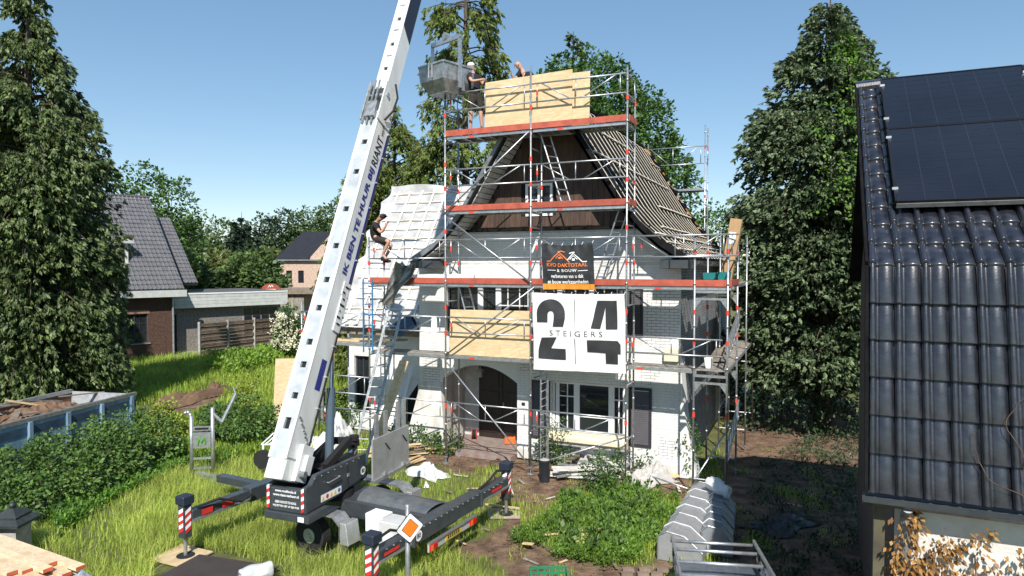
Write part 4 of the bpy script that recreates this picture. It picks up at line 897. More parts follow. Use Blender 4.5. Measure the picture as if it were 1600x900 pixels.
def chevron(m0, x0, x1, y0, y1, z0, z1, n, par, axis):
    wb = MB(); rb = MB(); h = (z1-z0)/n
    for i in range(n*2):
        a = z0+i*h/2; b_ = a+h/2; mb = wb if i % 2 else rb
        if axis == 'y': mb.quad((x0, y0, a-h*.25), (x0, y1, a+h*.25), (x0, y1, b_+h*.25), (x0, y0, b_-h*.25))
        else: mb.quad((x0, y0, a-h*.25), (x1, y0, a+h*.25), (x1, y0, b_+h*.25), (x0, y0, b_-h*.25))
    wb.build('white_stripes', M_whiteprint, par); rb.build('red_stripes', M_red, par)
def jack(x, y, top=1.0):
    jk = MB().box(x-.085, x+.085, y-.085, y+.085, .38, top).build('jack_leg', M_darkpaint, crane, bevel=.01)
    MB().box(x-.12, x+.12, y-.12, y+.12, top, top+.16).build('jack_head', mat('dark_blue_plastic', (.02, .028, .05), .5), jk, bevel=.015)
    MB().tube((x, y, .03), (x, y, .40), .035, 10).build('jack_rod', M_alu, jk); MB().tube((x, y, .0), (x, y, .05), .16, 12).build('foot_pad', M_rubber, jk)
    chevron(None, x+.087, x+.087, y-.06, y+.06, .50, .92, 3, jk, 'y'); chevron(None, x-.06, x+.06, y-.087, y-.087, .50, .92, 3, jk, 'x')
    return jk
jack(-.11, -2.05); jack(-.11, 2.38); jack(-4.29, -2.28); jack(-4.29, 2.28)
for pts in ([(-.1, -1.9, 1.02), (-.1, -1.6, 1.05), (-.12, -1.3, .92)], [(-.1, 2.28, 1.0), (-.1, 1.95, 1.08), (-.1, 1.6, .95), (-.1, 1.2, .9)], [(-4.2, -2.1, .9), (-4.1, -1.7, .95), (-4.08, -1.2, .75), (-4.1, -.9, .82)]): MB().path(pts, .025).build('hose', M_rubber, crane)
# wheels, guards
def wheel(x, y):
    wl = root_part = MB().tube((x, y-.1, .33), (x, y+.1, .33), .30, 20).build('wheel', M_dark, crane)
    ty = MB(); N_ = 24; pr = [(-.1, .30), (-.115, .32), (-.1, .345), (.1, .345), (.115, .32), (.1, .30)]
    for i in range(N_):
        for k in range(len(pr)-1):
            c = [(pr[k], i), (pr[k+1], i), (pr[k+1], i+1), (pr[k], i+1)]; ty.quad(*[(x+q[1]*math.cos(2*math.pi*t_/N_), y+q[0], .345+q[1]*math.sin(2*math.pi*t_/N_)) for q, t_ in c])
    ty.build('tyre', M_rubber, wl); MB().tube((x, y-.118, .34), (x, y+.118, .34), .14, 14).tube((x, y-.13, .34), (x, y+.13, .34), .05, 8).build('rim', M_galv, wl)
for y in (-.98, .98):
    wheel(-2.4, y)
    s = 1 if y > 0 else -1; g_ = MB()
    prf = [(-1.62, .42), (-1.62, .66), (-1.78, .80), (-2.9, .80), (-3.1, .62)]
    for (a, za), (b_, zb) in zip(prf[:-1], prf[1:]): g_.bar((a, y, za), (b_, y, zb), .34, .02, (0, 1, 0)) if False else g_.hexa([(a, y-.17, za), (a, y+.17, za), (b_, y+.17, zb), (b_, y-.17, zb), (a+.004, y-.17, za+.02), (a+.004, y+.17, za+.02), (b_+.004, y+.17, zb+.02), (b_+.004, y-.17, zb+.02)])
    g_.build('mudguard', M_galv, crane)
    ck = MB().hexa([(-1.60, y-.17, .35), (-1.40, y-.17, .35), (-1.40, y+.17, .35), (-1.60, y+.17, .35), (-1.60, y-.17, .74), (-1.46, y-.17, .74), (-1.46, y+.17, .74), (-1.60, y+.17, .74)]).build('tool_box', mat('chequer_plate', (.55, .56, .57), .4, .6, var=.2, bump=.8, bscale=60), crane, bevel=.01)
cbox('control_box', -1.35, -.95, -.75, -.44, .50, .84, M_whitepaint); cb = cbox('battery_box', -.85, -.42, -.98, -.56, .42, .86, mat('light_grey_paint', (.55, .56, .56), .45)); MB().box(-.75, -.52, -.984, -.981, .5, .68).build('paper_label', M_whiteprint, cb)
# tail board with lights and plate
tbd = MB().box(.06, .09, -.78, .78, .40, .54).build('tail_board', mat('pale_alloy', (.60, .61, .62), .45, .3), crane); MB().box(.055, .12, -.78, .78, .54, .565).build('tail_rail', M_alu, crane)
for y in (-.66, .66):
    l_ = MB().box(.092, .125, y-.11, y+.11, .415, .53).build('tail_light', mat('red_lens', (.55, .01, .01), .2), tbd, bevel=.01); MB().box(.126, .13, y-.11, y-.03, .42, .525).build('indicator_lens', M_orange, l_)
np_ = MB().box(.092, .10, -.26, .26, .42, .52).build('number_plate', mat('yellow_plate', (.75, .5, .05), .5), tbd)
for k in range(6): MB().box(.1005, .102, -.2+.068*k, -.16+.068*k, .438, .50).build('plate_mark', M_dark, np_)
def disc80(o, xd, yd, r, par):
    o, xd, yd = map(lambda q: np.array(q, float), (o, xd, yd)); nn = np.cross(xd, yd); m_ = MB(); m_.add([o+xd*r*math.cos(2*math.pi*i/20)+yd*r*math.sin(2*math.pi*i/20) for i in range(20)], [tuple(range(20))]); d = m_.build('speed_sticker', M_whiteprint, par)
    rg = MB(); rg.add([o+nn*.002+(xd*math.cos(2*math.pi*i/20)+yd*math.sin(2*math.pi*i/20))*r*k for k in (1., .86) for i in range(20)], [(i, (i+1) % 20, 20+(i+1) % 20, 20+i) for i in range(20)]); rg.build('ring', M_dark, d)
    lettering('80', r*1.0, r*.85, o-xd*r*.5-yd*r*.42+nn*.003, xd, yd, 'lettering', M_dark, d, .03)
disc80((.024, -.98, .76), (0, 1, 0), (0, 0, 1), .11, tb)
# turret: its own heading
TA = R(21); tw = np.array([-3.63, 11.9]); ax = np.array([math.sin(TA), math.cos(TA)]); rt_ = np.array([math.cos(TA), -math.sin(TA)])
def tl(x, y, z):        # x right, y forward from rear face, z up -> crane coordinates
    p = tw+rt_*x+ax*y; return CR.loc((p[0], p[1], z))
def tbx(name, x0, x1, y0, y1, z0, z1, m=M_darkpaint, par=None, bev=.012): return MB().box(x0, x1, y0, y1, z0, z1).tf(lambda p: tl(*p)).build(name, m, par or crane, bevel=bev)
TW = .86
MB().tube(tl(-.43, 1.35, .86), tl(-.43, 1.35, 1.0), .42, 24).build('slewing_ring', M_dark, crane)
tu = MB(); prf = [(0, .98), (0, 1.44), (.16, 1.46), (.30, 1.60), (1.9, 1.60), (1.9, 1.15), (1.0, 1.02)]
tu.prism([tl(-.10, a, b_) for a, b_ in prf], Vector(tl(0, 0, 0))-Vector(tl(-.10, 0, 0))); tside = tu.build('turret_side', M_darkpaint, crane, bevel=.01)
tu = MB(); tu.prism([tl(-TW, a, b_) for a, b_ in prf], Vector(tl(.10, 0, 0))-Vector(tl(0, 0, 0))); tu.build('turret_side', M_darkpaint, crane, bevel=.01)
tr_ = tbx('turret_rear', -TW+.102, -.102, -.01, .12, .98, 1.40); tbx('turret_floor', -TW+.102, -.102, .14, 1.88, 1.0, 1.12); tbx('counterweight', -TW-.01, .01, -.06, .55, .84, .975)
MB().prism([tl(.012, -.06, .842), tl(.012, .9, .842), tl(.012, .55, .972), tl(.012, -.06, .972)], Vector(tl(.10, 0, 0))-Vector(tl(.012, 0, 0))).build('skirt', M_darkpaint, crane)
xd = np.array(tl(1, 0, 0))-np.array(tl(0, 0, 0)); yd = np.array(tl(0, 1, 0))-np.array(tl(0, 0, 0)); ud = np.array([0, 0, 1.])
for s_, x, z, w_, h_ in (('www.rooftools.nl', -.66, 1.33, .46, .05), ('www.riant-verhuur.nl', -.70, 1.255, .56, .05), ('GEEN HOOGTE TE HOOG', -.66, 1.13, .46, .045), ('WIJ ZETTEN HET OP ZIJN PLEK', -.71, 1.055, .58, .045)):
    lettering(s_, w_, h_, tl(x, -.016, z), xd, ud, 'lettering', M_whiteprint, tr_, .025)
for x in (-.84, -.09):
    for i in range(6):
        z = 1.0+i*.07; q = MB(); q.quad(tl(x, -.018, z), tl(x+.06, -.018, z+.03), tl(x+.06, -.018, z+.10), tl(x, -.018, z+.07)); q.build('hazard_stripe', M_whiteprint if i % 2 else M_red, tr_)
wl_ = MB().quad(tl(.004, .42, 1.06), tl(.004, 1.05, 1.06), tl(.004, 1.05, 1.19), tl(.004, .42, 1.19)).build('warning_label', M_whiteprint, tside)
for i in range(5):
    c = .49+i*.122; q = MB()
    if i in (0, 2, 3): q.add([tl(.007, c-.045, 1.08), tl(.007, c+.045, 1.08), tl(.007, c, 1.17)], [(0, 1, 2)]); q.build('warning_triangle', M_yellow, wl_)
    else: q.add([tl(.007, c+.042*math.cos(k*.4488), 1.125+.042*math.sin(k*.4488)) for k in range(14)], [tuple(range(14))]); q.build('warning_symbol', mat('blue_label', (.1, .16, .4), .5) if i == 4 else M_red, wl_)
disc80(tl(.006, 1.78, 1.27), yd, ud, .10, tside)
MB().quad(tl(-.13, -.064, .86), tl(-.0, -.064, .86), tl(-.0, -.064, .95), tl(-.13, -.064, .95)).build('sticker', M_whiteprint, crane)
# black pump housing, cross tubes behind
cy = MB(); cy.bar(tl(-.6, .55, 1.5), tl(-.6, 1.6, 1.85), .12, .14); cy.bar(tl(-.25, .9, 1.55), tl(-.25, 1.7, 1.9), .12, .14); cy.bar(tl(-.65, 1.6, 1.86), tl(-.2, 1.68, 1.88), .12, .12); cy.build('pump_frame', M_dark, crane)
tbx('winch', -.7, -.2, .9, 1.5, 1.13, 1.5, M_dark)
MB().tube(tl(-.35, 2.0, 1.65), tl(-.35, 2.0, 1.8), .06, 8).tube(tl(-.35, 2.0, 1.8), tl(-.35, 2.0, 1.9), .10, 10).build('hydraulic_cap', M_dark, crane)
# aluminium loading plate with stakes
pl = MB().box(.16, .20, 1.85, 3.28, 1.06, 1.88).tf(lambda p: tl(*p)).build('loading_plate', mat('brushed_plate', (.45, .45, .45), .5, .5, var=.15, scale=4), crane)
for y in (2.1, 2.45, 2.95, 3.2): MB().bar(tl(.12, y, 1.2), tl(.12, y, 2.35+.1*(y > 2.9)), .06, .08).build('stake', M_alu, pl)
MB().box(.14, .24, 1.85, 3.28, 1.0, 1.06).tf(lambda p: tl(*p)).build('plate_edge', M_alu, pl)
for y in (2.3, 3.0): MB().bar(tl(.205, y, 1.72), tl(.205, y+.17, 1.55), .05, .012, (0, 1, 0)).build('hinge', M_dark, pl)
for y in (2.2, 2.95): MB().box(.2, .26, y, y+.09, 1.07, 1.13).tf(lambda p: tl(*p)).build('latch', M_alu, pl)
# boom
BP = np.array([-4.12, 12.35, 1.82]); EL = R(65); AZ = R(21)
bd_ = np.array([math.sin(AZ)*math.cos(EL), math.cos(AZ)*math.cos(EL), math.sin(EL)]); bl_ = np.array([math.cos(AZ), -math.sin(AZ), 0]); bn_ = np.array([-math.sin(AZ)*math.sin(EL), -math.cos(AZ)*math.sin(EL), math.cos(EL)])
def bo(s, x, n): return CR.loc(BP+bd_*s+bl_*x+bn_*n)
def bbox(name, s0, s1, x0, x1, n0, n1, m=M_cranewhite, par=crane, bev=.008): return MB().box(s0, s1, x0, x1, n0, n1).tf(lambda p: bo(*p)).build(name, m, par, bevel=bev)
HW = .20; HN = .25
b1_ = MB(); holes = [(s-.06-(.03 if i == 0 else 0), s+.06+(.06 if i == 0 else 0), -.065, .065) for i, s in enumerate((.62, 1.15, 1.75, 2.2, 2.9, 3.5, 4.25, 5.1, 6.0, 6.75))]
b1_.quad(bo(0, HW, -HN), bo(7.55, HW, -HN), bo(7.55, HW, HN), bo(0, HW, HN)); b1_.quad(bo(0, -HW, HN), bo(7.55, -HW, HN), bo(7.55, -HW, -HN), bo(0, -HW, -HN)); b1_.quad(bo(0, HW, -HN), bo(0, -HW, -HN), bo(7.55, -HW, -HN), bo(7.55, HW, -HN)); b1_.quad(bo(7.55, -HW, -HN), bo(7.55, HW, -HN), bo(7.55, HW, HN), bo(7.55, -HW, HN)); b1_.quad(bo(0, HW, -HN), bo(0, -HW, -HN), bo(0, -HW, HN), bo(0, HW, HN))
boom = b1_.build('boom_base_section', M_cranewhite, crane)
MB().holed(.0, 7.55, -HW+.05, HW-.05, HN, holes, -.05, lambda s, x, n: bo(s, x, n)).build('boom_channel', mat('pale_grey_channel', (.50, .54, .58), .35, var=.2, scale=3, bump=.25, bscale=6), boom)
for x in (-HW-.004, HW-.05): bbox('boom_flange', 0, 7.5, x, x+.054, HN-.01, HN+.03, M_cranewhite, boom)
for h in holes: MB().box(h[0], h[1], h[2], h[3], HN-.055, HN-.05).tf(lambda p: bo(*p)).build('boom_hole', M_dark, boom)
bbox('blue_strip', 3.3, 7.2, HW+.002, HW+.006, -HN-.004, -HN+.05, M_blue, boom, 0)
bbox('boom_foot', -.36, .05, -.2, .2, -.25, .24, M_cranewhite); bbox('pivot_bracket', -.34, .32, .205, .30, -.34, .0, M_cranewhite); bbox('pivot_bracket', -.2, .15, .30, .38, -.30, -.1, M_cranewhite); bbox('pivot_bracket', -.34, .1, -.30, -.205, -.30, .05, M_cranewhite)
for i in range(9): bbox('cable_clip', .35+.05*i+.02*(i % 2), .38+.05*i+.02*(i % 2), HW+.003, HW+.02, -.22+.05*i, -.17+.05*i, M_galv, boom, 0)
MB().tube(bo(-.2, -.42, -.1), bo(-.2, .42, -.1), .06, 12).build('pivot_pin', M_galv, crane)
for i, (s0, s1) in enumerate(((2.55, 3.3), (3.3, 3.6))): bbox('welded_lug', s0, s1, HW+.003, HW+.03, -HN-.03, -.05+.02*i, M_cranewhite, boom)
for k in range(7): bbox('cable_clip', 2.7+.13*k, 2.73+.13*k, HW+.032, HW+.045, -.2+.04*(k % 3), -.1+.05*(k % 2), M_dark, boom, 0)
st = bbox('blue_sticker', 1.35, 1.95, HW+.002, HW+.005, -.16, .0, M_blue, boom, 0)
S_, N_ = CR.loc(CR.o+bd_), CR.loc(CR.o+bn_)
lettering('IK BEN TE HUUR BIJ', 2.5, .20, bo(3.72, HW+.008, -.10), S_, N_, 'lettering', M_blue, boom, .03); lettering('RIANT', .72, .22, bo(6.3, HW+.008, -.11), S_, N_, 'lettering', M_navy, boom, .01); lettering('verhuur', .46, .13, bo(7.06, HW+.008, -.07), S_, N_, 'lettering', M_navy, boom, .0)
# linkage and second section
bbox('link_plate', 7.3, 8.3, -.23, -.20, -.18, .34, M_galv); bbox('link_plate', 7.3, 8.3, .20, .23, -.18, .34, M_cranewhite); bbox('link_block', 7.35, 7.75, -.12, .12, .22, .36, M_galv)
lk = MB(); 
for x in (-.16, -.05, .06): lk.tube(bo(7.2, x, .30), bo(8.3, x*.9, .36), .022, 6)
lk.build('link_rods', M_galv, crane); MB().tube(bo(8.0, -.26, .2), bo(8.0, .26, .2), .05, 10).build('link_pin', M_galv, crane); MB().tube(bo(7.6, -.26, -.1), bo(7.6, .26, -.1), .05, 10).build('link_pin', M_galv, crane)
MB().path([bo(7.4, .26, .1), bo(7.7, .34, .0), bo(8.1, .33, -.05), bo(8.4, .26, .05)], .025).build('hose', M_rubber, crane)
H2, N2 = .165, .21; b2_ = MB(); holes = [(s-.05, s+.05, -.05, .05) for s in (8.75, 9.45, 10.2, 10.95, 11.7, 12.45, 13.2)]
b2_.holed(8.2, 14.0, -H2, H2, N2, holes, -.05, lambda s, x, n: bo(s, x, n))
b2_.quad(bo(8.2, H2, -N2), bo(14, H2, -N2), bo(14, H2, N2), bo(8.2, H2, N2)); b2_.quad(bo(8.2, -H2, N2), bo(14, -H2, N2), bo(14, -H2, -N2), bo(8.2, -H2, -N2)); b2_.quad(bo(8.2, H2, -N2), bo(8.2, -H2, -N2), bo(14, -H2, -N2), bo(14, H2, -N2)); b2_.quad(bo(14, -H2, -N2), bo(14, H2, -N2), bo(14, H2, N2), bo(14, -H2, N2)); b2_.quad(bo(8.2, H2, -N2), bo(8.2, -H2, -N2), bo(8.2, -H2, N2), bo(8.2, H2, N2))
b2o = b2_.build('boom_upper_section', M_cranewhite, crane)
for h in holes: MB().box(h[0], h[1], h[2], h[3], N2-.055, N2-.05).tf(lambda p: bo(*p)).build('boom_hole', M_dark, b2o)
for s in (9.1, 9.85, 10.6, 11.3, 12.1): bbox('stiffener', s, s+.03, -.06, .07, N2+.001, N2+.012, M_galv, b2o, 0)
pb_ = MB(); pb_.add([bo(9.75, H2+.003, -N2+.01), bo(14, H2+.003, -N2+.01), bo(14, H2+.003, N2-.0), bo(10.0, H2+.003, N2-.0)], [(0, 1, 2, 3)]); pb_.build('dark_panel', M_navy, b2o)
lettering('ALLES VOOR', 1.25, .17, bo(11.25, H2+.006, -.08), S_, N_, 'lettering', M_whiteprint, b2o, .03)
bbox('boom_tip_section', 14.0, 15.6, -.12, .12, -.16, .16, M_cranewhite)
tip = np.array(bo(15.6, 0, 0)); hk = HOOK; hkc = CR.loc(hk)
MB().tube(tip, (hkc[0], hkc[1], max(hkc[2]+2.2, tip[2]-.2)), .06, 8).build('jib', M_cranewhite, crane); MB().tube((hkc[0], hkc[1], max(hkc[2]+2.2, tip[2]-.2)), hkc, .006, 5).build('hoist_cable', M_dark, crane)
# lift cylinder
c0 = np.array(tl(-.35, 1.15, 1.45)); c1 = np.array(bo(2.75, .0, -HN-.06)); cm = c0+(c1-c0)*.55
MB().tube(c0, cm, .085, 14).build('lift_cylinder', mat('blue_grey_paint', (.06, .09, .12), .4), crane, smooth=False); MB().tube(cm, c1, .05, 12).build('cylinder_rod', mat('chrome', (.6, .62, .65), .15, .95), crane)
bbox('cylinder_bracket', 2.55, 3.0, -.1, .1, -HN-.16, -HN, M_cranewhite)

for y0, y1, x in ((-1.1, 1.1, .026), (-1.9, -1.2, -.002), (1.2, 2.2, -.002)):
    for k in range(int((y1-y0)/.18)):
        MB().tube((x-.01, y0+.09+.18*k, .87 if abs(x) > .01 else .83), (x+.012, y0+.09+.18*k, .87 if abs(x) > .01 else .83), .012, 6).build('bolt', M_galv, crane)
for y in (-1.12, 1.12): MB().box(-.27, .05, y-.03, y+.03, .60, .925).build('beam_collar', M_darkpaint, crane, bevel=.01)
for pts in ([(-.9, -.44, .8), (-1.2, -.5, .62), (-1.9, -.47, .58), (-2.6, -.45, .66)],): MB().path(pts, .017, 6).build('hose', M_rubber, crane)
for k in range(6): MB().path([tl(-.2-.08*k, 1.9, 1.2), tl(-.22-.07*k, 2.15, 1.32+.05*(k % 2)), tl(-.25-.06*k, 2.3, 1.0), tl(-.3-.04*k, 2.1, .9)], .016, 6).build('hose', M_rubber, crane)
for k in range(2): MB().path([bo(-.1+.0*k, HW+.05+.03*k, -.2), bo(.8, HW+.03, -.24-.03*k), bo(2.5, HW+.02, -.24-.03*k), bo(5.2, HW+.016, -.255-.02*k), bo(7.4, HW+.02, -.24-.02*k)], .012, 5).build('boom_hose', M_rubber, boom)
for s in [x*.62+.4 for x in range(12)]: bbox('hose_clamp', s, s+.03, HW+.0, HW+.04, -.29, -.21, M_galv, boom, 0)
for k in range(8): MB().tube(tl(.0, .25+.2*k, 1.55), tl(.012, .25+.2*k, 1.55), .012, 6).build('bolt', M_galv, tside)
MB().path([tl(.012, .6, 1.38), tl(.05, .6, 1.38), tl(.05, .95, 1.40), tl(.012, .95, 1.40)], .012, 6).build('grab_handle', M_alu, tside)
MB().box(.0, .012, 1.25, 1.27, 1.08, 1.58).tf(lambda p: tl(*p)).build('panel_seam', M_dark, tside); MB().box(.0, .02, 1.24, 1.30, 1.3, 1.36).tf(lambda p: tl(*p)).build('lock', M_galv, tside)
lt_ = MB().box(-.16, .16, -.11, .0, .0, .02)
for y in (-1.7, 1.75): MB().quad((.014, y-.2, .74), (.014, y+.2, .74), (.014, y+.2, .80), (.014, y-.2, .80)).build('hazard_label', M_red, crane)
for y in (-1.9, -1.45): MB().quad((-4.166, y-.12, .72), (-4.166, y+.12, .72), (-4.166, y+.12, .83), (-4.166, y-.12, .83)).build('hazard_label', M_red, crane)

# ================================================================== right neighbour with glazed black tiles
nb = root('tiled_house', 'close neighbouring house with glossy black tiled mansard roof and solar panels', 'house', (2.0, 0, 0), NB)
NW = 5.4; ZE, ZB, ZR = 3.14, 5.36, 8.05; VB, VR = .5, 4.06
M_tile = mat('glazed_black_tile', (.028, .030, .042), .33, var=.55, scale=6, coat=1., bump=.12, bscale=45)
M_tile.node_tree.nodes['Principled BSDF'].inputs['Coat Roughness'].default_value = .2
M_nwall = mat('whitewashed_wall', (.70, .69, .66), .8, scale=4, col2=(.55, .54, .5), bump=.4, bscale=25)
wl = MB(); wl.quad((.25, .22, 0), (NW, .22, 0), (NW, .22, 3.1), (.25, .22, 3.1)); wl.build('front_wall', M_nwall, nb)
wl = MB(); wl.add([(.25, 7.6, 0), (.25, .22, 0), (.25, .22, 3.1), (.25, .7, 5.25), (.25, VR, 7.9), (.25, 7.6, 5.25)], [tuple(range(6))]); wl.quad((NW, 7.6, 0), (.25, 7.6, 0), (.25, 7.6, 5.3), (NW, 7.6, 5.3)); wl.add([(NW, .45, 0), (NW, 7.6, 0), (NW, 7.6, 5.25), (NW, VR, 7.9), (NW, .7, 5.25), (NW, .45, 3.2)], [tuple(range(6))]); wl.build('gable_wall', mat('dark_brick', (.06, .045, .04), .8, var=.4, scale=8), nb)
def rp(u_, s, n):   # roof point: s < 0 on the lower steep slope (length below break), s > 0 above
    if s <= 0:
        L = math.hypot(VB, ZB-ZE); k = (L+s)/L; d = (VB/L, (ZB-ZE)/L); return (u_, VB*k-n*d[1], ZE+(ZB-ZE)*k+n*d[0])
    L = math.hypot(VR-VB, ZR-ZB); d = ((VR-VB)/L, (ZR-ZB)/L); return (u_, VB+d[0]*s-n*d[1], ZB+d[1]*s+n*d[0])
LL = math.hypot(VB, ZB-ZE); LU = math.hypot(VR-VB, ZR-ZB)
rdk = MB(); rdk.quad(rp(.05, -LL, -.06), rp(NW, -LL, -.06), rp(NW, 0, -.06), rp(.05, 0, -.06)); rdk.quad(rp(.05, 0, -.06), rp(NW, 0, -.06), rp(NW, LU, -.06), rp(.05, LU, -.06)); rdk.quad((.05, VR, ZR-.06), (NW, VR, ZR-.06), (NW, 7.9, ZB-.3), (.05, 7.9, ZB-.3))
roof = rdk.build('roof', M_black, nb)
CWD = .236; GA = .37
def tile_mesh(ang, nm):
    mb = MB(); cs = []      # cross profile: roll at the left, shallow pan to the right
    for i in range(7): t_ = math.pi*i/6; cs.append((.033-.033*math.cos(t_), .054*math.sin(t_)-.004))
    cs += [(.072, -.014), (.093, -.013), (.103, .0), (.215, .0), (.222, -.012), (CWD+.002, -.012)]
    L = GA+.05; ys_ = (0, .012, L); n_ = len(cs); vs_ = []
    for y in ys_:
        for (x, h) in cs: vs_.append((x, y, h+.036*(1-y/L)-(.006 if y == 0 else 0)))
    for (x, h) in cs: vs_.append((x, 0, h-.012))
    fs = [(r_*n_+i, r_*n_+i+1, (r_+1)*n_+i+1, (r_+1)*n_+i) for r_ in range(2) for i in range(n_-1)]+[(3*n_+i, 3*n_+i+1, i+1, i) for i in range(n_-1)]
    c, s_ = math.cos(ang), math.sin(ang); mb.add([(p[0], p[1]*c-p[2]*s_, p[1]*s_+p[2]*c) for p in vs_], fs)
    me = mesh_of(mb, nm, M_tile); me.shade_smooth(); return me
TL = tile_mesh(math.atan2(ZB-ZE, VB), 'roof_tile'); TU = tile_mesh(math.atan2(ZR-ZB, VR-VB), 'roof_tile')
ncol = 14
for r_ in range(6):
    for c in range(ncol): inst(TL, 'roof_tile', roof, rp(c*CWD, -LL+r_*LL/6-.02, .0+random.uniform(-.003, .003)), (0, random.uniform(-.008, .008), random.uniform(-.006, .006)))
for r_ in range(12):
    for c in range(ncol): 
        if r_ > 3 and 1 < c: continue
        inst(TU, 'roof_tile', roof, rp(c*CWD, r_*GA+.0, .0+random.uniform(-.003, .003)), (0, random.uniform(-.008, .008), random.uniform(-.006, .006)))
rg_ = MB()
for i in range(14): MB().tube((i*.4-.02, VR, ZR-.02), (i*.4+.40, VR, ZR+.005), .115, 14, .10).build('ridge_tile', M_tile, roof)
lead = MB().quad(rp(0, -.0, .055), rp(NW, -.0, .055), rp(NW, .0, -.02), rp(0, .0, -.02))
# verge trim
MB().bar(rp(-.02, -LL, .0), rp(-.02, 0, .0), .03, .1, (0, -1, .2)).bar(rp(-.02, .02, .0), rp(-.02, LU, .0), .03, .1, (0, -.6, .8)).build('verge_trim', M_black, roof)
# solar panels
M_pan = mat('black_solar_cells', (.010, .011, .017), .22, var=.2, scale=1, coat=.3)
def panel(u0, u1, s0, s1):
    p = MB().hexa([rp(u0, s0, .13), rp(u1, s0, .13), rp(u1, s1, .13), rp(u0, s1, .13), rp(u0, s0, .17), rp(u1, s0, .17), rp(u1, s1, .17), rp(u0, s1, .17)]).build('solar_panel', M_pan, nb)
    f = MB()
    for a, b_, c, d in ((u0, s0, u1, s0), (u0, s1, u1, s1), (u0, s0, u0, s1), (u1, s0, u1, s1)): f.bar(rp(a, b_, .155), rp(c, d, .155), .025, .045, (0, -.6, .8))
    f.build('panel_frame', mat('black_anodised', (.03, .03, .033), .35, .6), p)
    g_ = MB()
    for i in range(1, 6): a = u0+(u1-u0)*i/6; g_.bar(rp(a, s0+.02, .171), rp(a, s1-.02, .171), .006, .002, (0, -.6, .8))
    for i in range(1, 10): s_ = s0+(s1-s0)*i/10; g_.bar(rp(u0+.02, s_, .1712), rp(u1-.02, s_, .1712), .004, .002, (0, -.6, .8))
    g_.build('cell_lines', mat('cell_line', (.03, .032, .04), .3), p, kind='stuff')
    for s_ in (s0+.25, s1-.25):
        for a in (u0, u1): MB().box(-.03, .03, -.02, .02, 0, .03).tf(lambda q: Vector(rp(a, s_, .165))+Vector(q)).build('clamp', M_alu, p)
for u0, u1 in ((.30, 1.98), (2.02, 3.7)):
    panel(u0, u1, .98, 2.72); panel(u0, u1, 2.75, 4.3)
for u0, u1 in ((.30, 1.98), (2.02, 3.7)): MB().bar(rp(u0, .965, .12), rp(u1, .965, .12), .02, .05, (0, -.6, .8)).build('bird_guard', M_alu, nb)
# gutter, downpipe, posts
gt = MB(); pr = [(-.02, ZE+.0), (-.04, ZE-.08), (-.11, ZE-.10), (-.16, ZE-.06), (-.17, ZE+.0), (-.15, ZE+.0), (-.14, ZE-.05), (-.10, ZE-.08), (-.05, ZE-.06), (-.035, ZE)]
gt.prism([(-.05, a+.06, b_-.03) for a, b_ in pr], (NW, 0, 0)).build('gutter', M_darkpaint, nb)
MB().box(.0, NW, .06, .215, ZE-.14, ZE-.10).build('soffit', M_darkpaint, nb)
MB().tube((.34, .12, 0), (.34, .12, ZE-.22), .05, 12).tube((.34, .12, ZE-.24), (.34, -.03, ZE-.12), .05, 10).build('downpipe', mat('grey_zinc_pipe', (.22, .24, .26), .5, .4), nb)
MB().box(.06, .16, .12, .26, 0, 3.0).build('corner_post', wood('mossy_post', (.11, .10, .06), (.06, .05, .035), .9), nb); MB().box(.02, .20, .08, .3, 3.0, 3.04).build('post_cap', M_galv, nb)
MB().box(-.02, .02, .28, .36, 3.5, 3.58).build('wall_box', M_galv, nb)
# withered creeper on the wall: stems and leaves
vn = root('withered_creeper', 'creeper with dry orange leaves climbing the white wall and tiled eave at lower right', 'creeper', NB.w((.9, .4, 0)))
st = MB(); Pl = []
for i in range(16):
    u_ = .3+random.random()*.35 if i < 8 else .5+random.random()*3.2; p = Vector(NB.w((u_, .18, .1 if i < 8 else 1.2+random.random()))); pts = [p]; wu = u_; z = p.z
    for k in range(14):
        wu += random.uniform(-.08, .10)+(.14 if i >= 8 else 0); z += random.uniform(.05, .28) if i < 8 else random.uniform(-.05, .16); z = min(z, ZE-.2); pts.append(Vector(NB.w((wu, .19-random.random()*.04, z))))
        if random.random() < .9: Pl.append(pts[-1])
    for a, b_ in zip(pts[:-1], pts[1:]): st.tube(a, b_, .008, 4)
for i in range(7):      # bare tendrils across the tiles
    wu = 1.2+random.random()*.35; s_ = -LL+.05; pts = []; hd = random.uniform(-.5, .5)
    for k in range(26):
        pts.append(Vector(NB.w(rp(wu, s_, .075+.02*random.random())))); hd += random.uniform(-.45, .45); hd *= .93; wu += .055*math.sin(hd); s_ += .055*math.cos(hd)
        if i < 3 and k > 14: break
    for a, b_ in zip(pts[:-1], pts[1:]): st.tube(a, b_, .0045, 4)
st.build('stems', wood('vine_stem', (.13, .08, .05), (.07, .045, .03), .9), vn, kind='stuff')
C = np.array([[p.x, p.y-.05, p.z] for p in Pl]+[list(NB.w((.25+.5*RNG.random(), .10, .3+2.6*RNG.random()))) for _ in range(95)]+[list(NB.w((.4+3.5*RNG.random(), .12, 1.5+1.4*RNG.random()))) for _ in range(80)])
leaves('dry_leaves', *leafballs(C, np.tile([0., -1., -.3], (len(C), 1)), 22, .15, .062, .30, 1.1), leafmat('dry_vine_leaf', (.10, .04, .012), (.30, .17, .05), .2), vn, kind='stuff')
